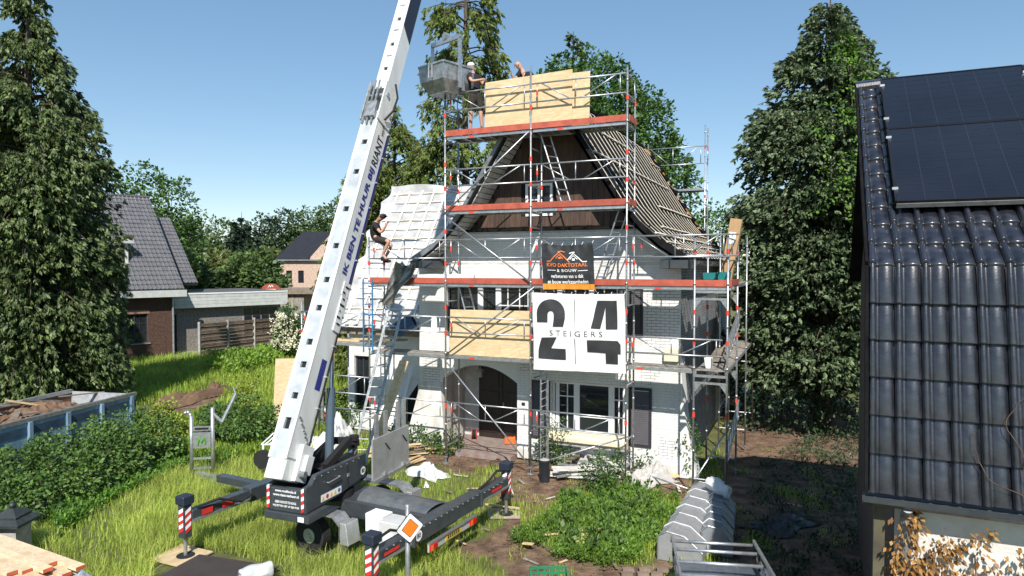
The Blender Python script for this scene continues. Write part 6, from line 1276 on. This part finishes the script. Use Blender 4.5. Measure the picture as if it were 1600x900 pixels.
# green crate, metal bundle
c = G(858, 926); cg = root('green_crate', 'green plastic lattice crate at the bottom edge of the picture', 'crate', c); M_gr = mat('green_plastic', (.02, .22, .10), .5)
for (ax0, ax1) in (((-.3, -.2), (.3, -.2)), ((.3, -.2), (.3, .2)), ((.3, .2), (-.3, .2)), ((-.3, .2), (-.3, -.2))):
    for z in (.04, .14, .24, .33): MB().bar((c[0]+ax0[0], c[1]+ax0[1], z), (c[0]+ax1[0], c[1]+ax1[1], z), .02, .035).build('slat', M_gr, cg)
    for t_ in range(6): p = (c[0]+ax0[0]+(ax1[0]-ax0[0])*t_/5, c[1]+ax0[1]+(ax1[1]-ax0[1])*t_/5); MB().box(p[0]-.014, p[0]+.014, p[1]-.014, p[1]+.014, .02, .34).build('upright', M_gr, cg)
MB().box(c[0]-.3, c[0]+.3, c[1]-.2, c[1]+.2, .0, .02).build('crate_floor', M_gr, cg)
# wrapped troughs
M_tr = film('hazy_trough_plastic', (.36, .37, .38), .8, .3); M_tr2 = film('dark_trough_plastic', (.24, .26, .28), .9, .3)
def trough(p, q, wd, h, m, label, nr=6):
    A, B = G(*p), G(*q); d = B-A; L = np.linalg.norm(d); d /= L; l = np.array([d[1], -d[0], 0]); o = root('plastic_trough', label, 'trough', (A+B)/2); P3 = lambda s, x, z: tuple(A+d*s+l*x+np.array([0, 0, z]))
    prf_ = [(-wd/2, .0), (-wd/2, h), (-wd*.3, h*1.25), (wd*.1, h*1.15), (wd/2, h*.55), (wd/2, 0)]
    sh_ = MB()
    for (a, b_), (c_, e) in zip(prf_[:-1], prf_[1:]): sh_.quad(P3(0, a, b_), P3(L, a, b_), P3(L, c_, e), P3(0, c_, e))
    sh_.add([P3(0, *q_) for q_ in prf_], [tuple(range(6))]); sh_.add([P3(L, *q_) for q_ in prf_], [tuple(range(6))]); sh_.build('shell', m, o)
    for k in range(nr+1):
        s = L*k/nr
        for (a, b_), (c_, e) in zip(prf_[:-1], prf_[1:]): pass
        rb = MB(); rb.path([P3(s, a, b_+.012) for a, b_ in prf_], .014, 5); rb.build('rib', M_plastic if k % 2 else M_galv, o)
    return o
trough((1062, 880), (1110, 792), .8, .42, M_tr, 'hazy plastic trough with ribs lying nearest the weed patch'); trough((1120, 868), (1128, 800), .55, .42, M_tr2, 'dark plastic trough lying right of the hazy one')
roll('plastic_roll', (*G(1105, 805)[:2], .75), (*G(1140, 815)[:2], .6), .13, M_plastic, 'clear film bunched over the far ends of the troughs', WORLD, .5)
# car with roof rack (only its roof is in the picture)
CF = FR((2.15, 9.2, 0), 9); ca = root('parked_car', 'dark grey estate car with aluminium roof rack cut off by the bottom edge', 'car', (.62, -2.0, 0), CF)
prf_ = [(.15, .35), (.05, .75), (.0, 1.0), (-.28, 1.42), (-.60, 1.50), (-2.1, 1.52), (-2.6, 1.42), (-3.2, 1.02), (-4.1, .9), (-4.25, .6), (-4.2, .3)]
for nm, m_, x0_, x1_, pr_ in (('body', M_car, -.18, 1.42, [(v_, min(z, 1.0)) for v_, z in prf_]),): MB().prism([(x0_, v_, z) for v_, z in pr_], (x1_-x0_, 0, 0)).build(nm, m_, ca, bevel=.04)
cb_ = MB(); top_ = [(-.30, 1.42), (-.60, 1.49), (-2.1, 1.51), (-2.6, 1.42)]; bt_ = [(-.0, 1.0), (-.5, 1.0), (-2.3, 1.0), (-3.2, 1.0)]
for s_ in (0, 1):
    xo, xi = (-.14, .04) if not s_ else (1.38, 1.20); cb_.add([(xo, *bt_[0]), (xo, *bt_[3]), (xi, *top_[3]), (xi, *top_[2]), (xi, *top_[1]), (xi, *top_[0])], [tuple(range(6))])
cb_.quad((-.14, *bt_[0]), (1.38, *bt_[0]), (1.20, *top_[0]), (.04, *top_[0])); cb_.quad((-.14, *bt_[3]), (1.38, *bt_[3]), (1.20, *top_[3]), (.04, *top_[3])); cb_.build('windows', M_glass, ca)
MB().grid(lambda a, b_: (.02+1.2*a, -.26-2.4*b_, 1.43+.075*math.sin(math.pi*min(1, max(0, b_*.9+.05)))+.03*math.sin(math.pi*a)), 10, 14).build('roof', M_car, ca, smooth=True)
for x in (.02, 1.08): MB().bar((x, -.35, 1.60), (x, -2.4, 1.64), .03, .05).bar((x, -.1, 1.72), (x, -2.4, 1.86), .03, .04).build('rack_side', M_alu, ca)
for k, v_ in enumerate((-.15, -.45, -.85, -1.25, -1.7, -2.2)): MB().tube((-.0, v_, 1.68+.012*k), (1.10, v_, 1.68+.012*k), .022, 10).build('rack_bar', M_alu, ca, smooth=True)
for x in (.02, 1.08):
    for v_ in (-.5, -1.4, -2.2): MB().bar((x, v_, 1.50), (x, v_, 1.72), .03, .04).build('rack_foot', M_dark, ca)
for x in (-.16, 1.40):
    for v_ in (-.7, -3.5): MB().tube((x-.09, v_, .32), (x+.09, v_, .32), .32, 18).build('wheel', M_rubber, ca)
MB().box(-.36, -.17, -.75, -.62, 1.0, 1.14).build('mirror', M_dark, ca); MB().box(1.41, 1.6, -.75, -.62, 1.0, 1.14).build('mirror', M_dark, ca)
for x in (-.1, 1.15): MB().box(x, x+.2, .05, .13, .75, .9).build('tail_light', MATS['red_lens'], ca)
# small white stake with yellow flowers, stones
c = G(250, 690); MB().tube((c[0], c[1], 0), (c[0], c[1], .6), .03, 6).box(c[0]-.1, c[0]+.1, c[1]-.02, c[1]+.02, .6, .85).build('plant_marker', M_cream, None, label='cream marker stake among yellow flowers left of the stand', cat='stake')

# ================================================================== trees and shrubs
L_cyp = leafmat('cypress_green', (.016, .032, .011), (.125, .165, .055), .2); L_cypd = leafmat('conifer_grey_green', (.018, .034, .016), (.14, .185, .09), .15); L_thu = leafmat('sparse_conifer_green', (.035, .06, .012), (.16, .20, .045), .3)
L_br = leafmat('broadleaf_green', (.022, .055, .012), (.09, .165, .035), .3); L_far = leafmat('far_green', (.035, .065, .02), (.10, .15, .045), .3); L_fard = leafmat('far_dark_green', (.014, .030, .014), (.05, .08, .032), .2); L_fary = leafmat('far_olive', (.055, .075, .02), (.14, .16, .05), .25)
L_sh = leafmat('shrub_green', (.02, .048, .012), (.10, .17, .035), .25); L_iv = leafmat('ivy_green', (.05, .12, .015), (.12, .22, .03), .3); L_ye = leafmat('yellow_green', (.12, .17, .02), (.26, .30, .05), .3)
conifer('tall_conifer', 'dense dark conifer towering right of the white house', (10.2, 22.3, 0), 14.0, [(1.8, 2.5), (2.6, 2.75), (3.5, 2.8), (5.7, 3.0), (7.75, 3.0), (9.2, 2.75), (10.2, 2.35), (11.2, 1.9), (12.4, 1.3), (13.2, .85), (13.9, .3)], 1000, L_cypd, droop=.5, hang=.7, leaf=.145, k=8, sp=22, wmul=.24, curtain=.35, inner=.12, limb_show=.2, gaps=.3, tr=.3)
# ivy patch on its upper front
iv = root('ivy', 'bright green ivy climbing the upper front of the right conifer', 'ivy', (10.2, 20.2, 6)); C = []
for _ in range(260):
    z = random.uniform(6.5, 12.6); r_ = np.interp(z, [5.7, 7.75, 9.2, 10.2, 11.2, 12.6, 13.9], [3.0, 3.0, 2.6, 2.1, 1.45, .75, .12]); a = random.gauss(-math.pi/2+.05, .28); C.append((10.35+r_*1.02*math.cos(a), 22.3+r_*1.02*math.sin(a), z))
leaves('ivy_leaves', *leafballs(np.array(C), np.tile([0., -1., -.2], (len(C), 1)), 12, .22, .11, .45, .6), L_iv, iv); sm_ = MB()
for k in range(8): limb_tubes(sm_, [(10.1+.1*k, 19.4+.22*i, 6+.9*i) for i in range(7)], .02, .008, 4)
sm_.build('ivy_stem', M_bark, iv)
conifer('drooping_conifer', 'tall drooping cypress at the left edge of the picture', (-17.5, 25, 0), 18.5, [(.6, 1.6), (2, 2.7), (4.6, 2.9), (8, 2.8), (10.4, 2.5), (12.4, 1.8), (13.6, 1.05), (15, .75), (17, .4), (18.4, .1)], 560, L_cyp, droop=.8, hang=1.6, leaf=.175, k=8, sp=40, limb_show=.7, inner=.12, wmul=.2, gaps=.85, curtain=.8, tr=.32)
conifer('drooping_conifer', 'second drooping cypress half cut off by the left edge', (-22.4, 26.5, 0), 17.0, [(.6, 1.6), (3, 3.0), (8, 3.0), (11, 2.3), (14, 1.2), (16.9, .1)], 190, L_cyp, droop=.75, hang=1.6, leaf=.19, k=8, sp=28, wmul=.2, curtain=.8, tr=.3)
conifer('sparse_conifer', 'tall thin conifer with hanging sprays behind the skip', (-2.0, 30, 0), 21.5, [(1, 1.5), (4, 3.2), (8, 3.1), (10.5, 2.6), (13, 2.0), (15, 1.9), (18, 1.5), (21.4, .2)], 190, L_thu, droop=.7, hang=1.7, leaf=.19, k=9, sp=26, wmul=.19, curtain=.9, limb_show=1., inner=.35, tr=.26)
conifer('sparse_conifer', 'ragged conifer with bare twigs between boom and white roof', (-5.4, 31.5, 0), 13.0, [(.5, 2.0), (3, 3.4), (7, 3.1), (9.5, 2.3), (11.5, 1.2), (12.9, .3)], 330, L_thu, droop=.55, hang=1.4, leaf=.19, k=9, sp=22, curtain=.6, limb_show=.9, wmul=.15, tr=.22)
conifer('sparse_conifer', 'low bushy conifer left of the white roof behind the boom', (-7.9, 35, 0), 8.6, [(.5, 1.6), (3, 1.9), (6, 1.6), (7.5, 1.0), (8.5, .2)], 340, L_thu, droop=.5, hang=.9, leaf=.2, k=8, sp=10, tr=.2, wmul=.16)
conifer('small_spire', 'narrow young conifer tip rising above the broadleaf crown', (3.1, 35.5, 0), 17.4, [(12, 1.0), (14, 1.1), (16, .6), (17.3, .1)], 110, L_cyp, droop=.3, hang=.4, leaf=.2, k=6, sp=9, tr=.2)
broadleaf('broadleaf_tree', 'dense broadleaf tree crown rising behind the house roof', (4.5, 34, 0), [(3.6, 34, 13.0, 2.7, 2.6, 2.7), (2.0, 34, 12.8, 1.5, 1.6, 1.9), (5.6, 34, 11.6, 2.3, 2.4, 2.6), (7.0, 34, 9.4, 1.9, 2.2, 2.4), (4.5, 34, 9, 3.2, 3, 3)], L_br, 1500, 26, .42, .19, tr=.3)
broadleaf('broadleaf_tree', 'green tree crown showing between the roof edge and the right conifer', (9.7, 40, 0), [(9.6, 40, 6, 2.2, 2, 2.4), (11.4, 40, 6.6, 2, 2, 2.2), (8.0, 40, 5.6, 1.6, 1.6, 1.8)], L_br, 380, 24, .45, .2)
broadleaf('broadleaf_tree', 'tree crown rising right behind the brick house ridge', (-26, 50, 0), [(-27, 50, 10.8, 1.6, 1.6, 2.0), (-24.8, 50, 9.6, 1.8, 1.8, 2.2), (-25.5, 50, 7, 2.4, 2.2, 2.6)], L_br, 260, 26, .5, .24)
FT = [(262, 352, 66, 6.5, L_far, 'treeline crown just right of the brick house roof'), (300, 348, 92, 8, L_far, 'rounded treeline crown above the flat annex'), (340, 345, 96, 8.5, L_far, 'broad pale treeline crown left of the dark spruce'), (415, 342, 94, 8, L_fard, 'dark treeline crown right of the spruce'), (450, 333, 96, 8, L_fard, 'dark treeline crown above the pink house'), (492, 326, 96, 7.5, L_far, 'treeline crown touching the boom on its left'), (528, 318, 96, 7, L_far, 'treeline crown just right of the boom'), (318, 392, 70, 5, L_fary, 'olive shrubby tree low behind the annex'), (352, 405, 62, 4, L_fary, 'yellowish tree low in front of the spruce'), (395, 400, 60, 4.2, L_far, 'green tree low left of the pink house'), (420, 395, 76, 3.2, L_fary, 'olive tree touching the pink house wall'), (285, 400, 58, 3.8, L_far, 'green tree low beside the annex roof'), (432, 400, 88, 3, L_far, 'small crown in the gap left of the pink house')]
for px, py, Y, wd_, lm, lab in FT:
    t_ = D(px, py, Y); zt = t_[2]; x = t_[0]; r_ = wd_/2
    broadleaf('distant_tree', lab, (x, Y, 0), [(x, Y, zt-r_*.9, r_*1.0, r_, r_*.9), (x-r_*.5, Y-.5, zt*.45, r_*.9, r_*.9, zt*.36), (x+r_*.55, Y-.6, zt*.42, r_*.85, r_*.9, zt*.36)], lm, 420, 15, .75, .42, 'distant trees', tr=.25, limbs=4)
t_ = D(377, 331, 78); conifer('distant_spruce', 'dark pointed spruce standing in the middle of the treeline', (t_[0], 78, 0), t_[2], [(.5, 3.0), (4, 2.8), (8, 1.7), (t_[2]-.3, .15)], 300, leafmat('spruce_dark', (.010, .022, .012), (.03, .05, .026), .1), 'distant trees', leaf=.42, k=6, sp=9, tr=.25, droop=.5)
# shrubs in the yard
def shrub(px, py, rx, rz, lm, lab, n=90, leaf=.09, ry=None, per=26, rad=.22, name='shrub', grp='shrubs in the yard'):
    c = G(px, py); broadleaf(name, lab, c, [(c[0], c[1], rz*.62, rx, ry or rx*.8, rz*.62), (c[0]+rx*.45, c[1]-.1, rz*.4, rx*.6, rx*.5, rz*.42), (c[0]-rx*.5, c[1]+.1, rz*.45, rx*.6, rx*.5, rz*.45)], lm, n, per, rad, leaf, grp, tr=.03, cat='shrub', limbs=9, stem='stems', crown='foliage')
shrub(65, 776, 1.5, .9, L_sh, 'dark leafy shrub in front of the blue container, leftmost', 230); shrub(135, 750, 1.4, 1.05, L_sh, 'dark leafy shrub in the middle before the blue container', 230); shrub(205, 724, 1.2, 1.1, L_sh, 'dark leafy shrub at the right end of the blue container', 200); shrub(5, 815, 1.0, .65, L_sh, 'dark shrub cut by the left edge above the stone pillar', 120)
shrub(385, 692, 1.15, 1.05, L_sh, 'rounded dark shrub left of the crane boom', 190);  shrub(345, 665, .6, .5, L_br, 'light green shrub behind the bent stand arm', 90)
shrub(262, 690, .55, .95, L_ye, 'yellow flowering shrub beside the cream stake', 60); shrub(385, 655, .4, 1.5, L_ye, 'yellow tipped stem cluster behind the rounded shrub', 30)
shrub(870, 725, .42, .85, L_sh, 'small dark shrub against the wall left of the window', 55, .06, .25); shrub(945, 772, .42, .75, L_br, 'leafy bush at the scaffold foot by the slat pile', 60, .06); shrub(1078, 745, .22, 1.15, L_br, 'green climber growing up the right corner pier', 60, .06, .15, 20, .14); shrub(690, 706, .5, .4, L_br, 'low weeds at the foot of the battered pier', 50, .07); shrub(640, 700, .6, .5, L_br, 'weeds below the left deck beside the yellow boards', 60, .07)
shrub(20, 640, 1.6, 3.0, L_br, 'broadleaf bush with light leaves behind the container at left edge', 170, .13, None, 24, .3);  
shrub(457, 560, .8, 2.4, L_br, 'flowering elder bush at the right end of the slatted fence', 110, .16, None, 24, .35); shrub(1000, 738, .55, .55, L_br, 'trailing creeper on the wall below the right shutter', 45, .06, .15, 14, .16); shrub(545, 665, .7, .9, L_br, 'leafy weeds under the low left scaffold', 90, .08)
broadleaf('darkening_hedge', 'low dark hedge added to darken the gap directly under the right conifer', (10.2, 21.5, 0), [(8.7, 21.9, 1.0, 1.2, .5, 1.15), (10.5, 21.5, 1.15, 1.3, .5, 1.3), (12.2, 21.3, 1.1, 1.2, .5, 1.25)], L_fard, 170, 24, .3, .11, None, tr=.04, cat='hedge', limbs=12, stem='stems', crown='foliage')  # added low hedge, fills the passage with dark leaves where shade lies
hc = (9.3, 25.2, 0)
broadleaf('darkening_hedge', 'tall dark hedge added to block sky light in the gap beneath the right conifer', hc, [(9.3, 25.2, 1.6, 3.6, .9, 1.7), (12.2, 25.4, 1.8, 1.8, .9, 1.9), (7.0, 25.6, 1.5, 1.6, .8, 1.6)], L_fard, 420, 24, .35, .12, None, tr=.05, cat='hedge', limbs=12, stem='stems', crown='foliage')  # added tall hedge, keeps sky light out of the passage
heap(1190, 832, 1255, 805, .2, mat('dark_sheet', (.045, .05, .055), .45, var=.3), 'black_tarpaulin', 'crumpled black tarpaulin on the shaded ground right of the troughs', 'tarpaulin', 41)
c = G(457, 560); fl = leafballs(np.array([(c[0]+random.uniform(-.9, .7), c[1]-.7-random.random()*.3, random.uniform(.7, 2.6)) for _ in range(60)]), np.tile([0., -.7, .7], (60, 1)), 16, .2, .09, .5, .0); leaves('elder_blossom', *fl, leafmat('cream_blossom', (.6, .58, .42), (.75, .73, .6), .2), None, None, c, 'cream blossom clusters on the elder bush', 'blossom')
# ------------------------------------------------------------------ grass and ground cover
def blades(name, X_, Y_, h, w_, m, label, lean=.35, cat='grass'):
    n_ = len(X_); a = RNG.random(n_)*2*math.pi; P = np.stack([X_, Y_, np.full(n_, -.01)], 1); l = RNG.random(n_)*lean; d = unit(np.stack([np.cos(a)*l, np.sin(a)*l, np.ones(n_)], 1))
    hh = h*(.5+.8*RNG.random(n_)); B = np.stack([-np.sin(a), np.cos(a), np.zeros(n_)], 1)*(w_*(.6+.8*RNG.random(n_)))[:, None]
    bend = np.stack([np.cos(a), np.sin(a), np.full(n_, -.15)], 1)*(hh*l*.9)[:, None]; v = np.empty((n_, 5, 3), np.float32); v[:, 0] = P-B; v[:, 1] = P+B; M_ = P+d*(hh*.55)[:, None]; v[:, 2] = M_+B*.75; v[:, 3] = M_-B*.75; v[:, 4] = P+d*hh[:, None]+bend
    me = bpy.data.meshes.new(name); me.vertices.add(n_*5); me.vertices.foreach_set('co', v.ravel()); idx = np.arange(n_)[:, None]*5; lp = np.concatenate([idx+np.array([[0, 1, 2, 3]]), idx+np.array([[3, 2, 4]])], 1).astype(np.int32)
    me.loops.add(n_*7); me.loops.foreach_set('vertex_index', lp.ravel()); me.polygons.add(n_*2); ls = (np.arange(n_)[:, None]*7+np.array([[0, 4]])).astype(np.int32); lt = np.tile(np.array([4, 3], np.int32), n_)
    me.polygons.foreach_set('loop_start', ls.ravel()); me.polygons.foreach_set('loop_total', lt); me.update(calc_edges=True); me.materials.append(m); o = bpy.data.objects.new(name, me); COL.objects.link(o); tagit(o, label, cat, None, 'stuff'); return o
def scatter(n_, x0, x1, y0, y1, ok):
    x = RNG.uniform(x0, x1, n_); y = y0+(y1-y0)*RNG.random(n_)**1.4; k = ok(x, y); return x[k], y[k]
MATSOUT = [gpoly([(248, 872), (300, 850), (335, 862), (440, 885), (470, 1100), (180, 1100)]), gpoly([(455, 850), (560, 835), (575, 865), (470, 880)]), gpoly([(-300, 830), (0, 835), (130, 885), (140, 1200), (-300, 1200)]), gpoly([(640, 705), (700, 735), (690, 755), (635, 750)])]
def houses_out(x, y):
    q = np.stack([x-HS.o[0], y-HS.o[1]], 1); u_ = q@HS.U[:2]; v_ = q@HS.V[:2]; inh = (u_ > -7.6) & (u_ < 4.0) & (v_ > 1.0) & (v_ < 12.5)
    q = np.stack([x-NB.o[0], y-NB.o[1]], 1); a = q@NB.U[:2]; c = q@NB.V[:2]; inn_ = (a > .1) & (c > .3); q = np.stack([x-DF.o[0], y-DF.o[1]], 1); a = q@DF.U[:2]; c = q@DF.V[:2]; ind = (a > -.1) & (a < 7) & (c > -2.4) & (c < .1)
    q = np.stack([x-LH.o[0], y-LH.o[1]], 1); a = q@LH.U[:2]; c = q@LH.V[:2]; inl = (a < 8) & (c > -.1); vis = np.abs(x) < .78*y+1.0
    mt = np.zeros(x.shape, bool)
    for p_ in MATSOUT: mt |= inpoly(x, y, p_)
    return ~(inh | inn_ | ind | inl | mt) & vis
def lawn(x, y): return ~soil_mask(x, y) & houses_out(x, y)
dens = lambda x, y: (smooth_noise(x, y, 1.5, 33)+RNG.random(len(x))*1.2) > .1
L_g1 = leafmat('tall_grass', (.13, .19, .025), (.37, .41, .10), .45, gain=1.85); L_g2 = leafmat('fresh_grass', (.10, .17, .018), (.28, .34, .06), .45, gain=1.85); L_wd = leafmat('weed_leaf', (.035, .09, .012), (.11, .21, .03), .3)
yard = gpoly([(200, 900), (170, 800), (260, 740), (400, 720), (420, 780), (470, 850), (700, 860), (800, 960), (700, 1400), (-300, 1400), (-200, 900), (40, 830)])
x, y = scatter(230000, -13, 3, 7.5, 19, lambda x, y: lawn(x, y) & inpoly(x, y, yard) & dens(x, y)); blades('tall_grass', x, y, .30, .0045, L_g1, 'tall yellow green grass in the front yard', .8)
x, y = scatter(90000, -14, 6, 9, 21, lambda x, y: lawn(x, y) & ~inpoly(x, y, yard)); blades('short_grass', x, y, .14, .007, L_g2, 'short grass around the crane trailer and porch')
x, y = scatter(110000, -32, -3, 19, 45, lawn); blades('lawn_grass', x, y, .30, .014, L_g2, 'bright green rough lawn in front of the slatted fence')
x, y = scatter(26000, -1, 8, 10, 20, lambda x, y: soil_mask(x, y) & houses_out(x, y) & (smooth_noise(x, y, 2.2, 44) > .22)); blades('sparse_grass', x, y, .08, .005, L_g1, 'thin grass tufts scattered on the trampled soil')
def cover(name, poly, n_, h, leaf, lm, label, per=7, gap=-9):
    xs_ = [p[0] for p in poly]; ys_ = [p[1] for p in poly]; x = RNG.uniform(min(xs_), max(xs_), n_); y = RNG.uniform(min(ys_), max(ys_), n_); k = inpoly(x+.25*smooth_noise(x, y, 3, 8), y+.25*smooth_noise(x, y, 3, 9), poly) & (smooth_noise(x, y, 3.2, 61)+.35*RNG.random(n_) > gap); x, y = x[k], y[k]
    C = np.stack([x, y, h*(.2+.8*RNG.random(len(x)))*(1+.9*smooth_noise(x, y, 2.5, 10))], 1); c0 = np.array([np.mean(xs_), np.mean(ys_), 0]); leaves(name, *leafballs(C, np.tile([0., 0., 1.], (len(C), 1)), per, .09, leaf, .3, -.1), lm, None, 'stuff', c0, label, 'ground cover')
cover('ground_cover', gpoly([(835, 815), (880, 775), (960, 772), (1050, 780), (1075, 800), (1035, 840), (1000, 880), (930, 890), (845, 865), (800, 845)]), 7000, .12, .06, leafmat('weed_leaf_light', (.05, .11, .012), (.15, .25, .04), .35), 'fresh green leafy weeds covering the plot below the window', 7, -.18)
cover('dock_leaves', GREEN[0], 420, .2, .13, L_sh, 'broad darker leaves standing among the fresh weeds', 6, -.05)
cover('weed_patch', gpoly([(60, 800), (230, 735), (320, 715), (260, 750), (150, 800), (90, 840)]), 1800, .2, .09, L_wd, 'leafy weeds between the shrubs and the tall grass', 6)
cover('nettle_patch', gpoly([(220, 690), (300, 650), (430, 640), (440, 700), (330, 730), (240, 730)]), 1500, .16, .09, L_wd, 'nettles and weeds round the aluminium stand', 6)
cover('fence_weeds', gpoly([(320, 575), (440, 556), (445, 572), (350, 592)]), 900, .7, .2, leafmat('light_weed', (.08, .16, .015), (.2, .3, .05), .35), 'bright tall weeds growing along the slatted fence', 6)
# crumbs of rubble and soil clods
def clods(name, poly, n_, r0, m, label):
    xs_ = [p[0] for p in poly]; ys_ = [p[1] for p in poly]; mb = MB(); k = 0; r_ = random.Random(5)
    while k < n_:
        x = r_.uniform(min(xs_), max(xs_)); y = r_.uniform(min(ys_), max(ys_))
        if not inpoly(np.array([x]), np.array([y]), poly)[0] or not soil_mask(np.array([x]), np.array([y]))[0]: k += .2; continue
        s = r0*r_.uniform(.3, 1.3); mb.add([(x+s*r_.uniform(.6, 1.2), y, .01), (x, y+s*r_.uniform(.6, 1.2), .01), (x-s*r_.uniform(.6, 1.2), y, .01), (x, y-s*r_.uniform(.6, 1.2), .01), (x+s*.2, y, s*r_.uniform(.5, 1.)), ], [(0, 1, 4), (1, 2, 4), (2, 3, 4), (3, 0, 4)]); k += 1
    mb.build(name, m, None, base=(0, 14, 0), label=label, cat='rubble', kind='stuff')
clods('soil_clods', SOIL[0], 3200, .035, M_soil, 'loose clods of brown soil on the trampled ground'); clods('rubble_chips', SOIL[0], 420, .03, mat('pale_chips', (.5, .46, .4), .9, var=.4), 'pale chips of mortar scattered on the soil')

x, y = scatter(30000, -1, 7, 10, 18, lambda x, y: inpoly(x, y, GREEN[0]) | (soil_mask(x, y) & (smooth_noise(x, y, 1.6, 71) > .34) & houses_out(x, y))); blades('weed_grass', x, y, .17, .007, L_g2, 'grass tufts between the weeds and on the soil edge')
# sticks and splinters in the yard
r_ = random.Random(77); SITE = [(720, 850), (760, 830), (800, 770), (815, 755), (745, 765), (700, 770), (860, 780), (830, 880), (880, 880), (960, 885), (1010, 760), (1090, 765), (1130, 770), (1170, 800), (1215, 815), (1180, 860), (1235, 790), (1110, 745), (1060, 765), (650, 765), (610, 715), (590, 700), (720, 745), (770, 740)]
for k, (px, py) in enumerate(SITE):
    c = G(px, py); a = r_.uniform(0, 3.1); L = r_.uniform(.15, .5); dv = np.array([math.cos(a), math.sin(a), .0])*L/2
    MB().bar(tuple(c-dv+[0, 0, .03]), tuple(c+dv+[0, 0, .04]), r_.uniform(.02, .07), .018).build('splinter', (M_plank, M_oldwood, M_whiteold, M_greywood)[k % 4], None, label='splinter of waste wood lying loose in the trampled yard', cat='splinter', group='wood splinters in the yard')

cover('darkening_leaves', gpoly([(1165, 790), (1190, 730), (1250, 690), (1345, 670), (1345, 900), (1340, 1000), (1200, 960), (1185, 880)]), 3800, .08, .08, L_fard, 'dark leaves added to deepen the shade on the ground beside the tiled house', 6, -.1)  # added leaf cover, its dark colour stands in for shade on the soil
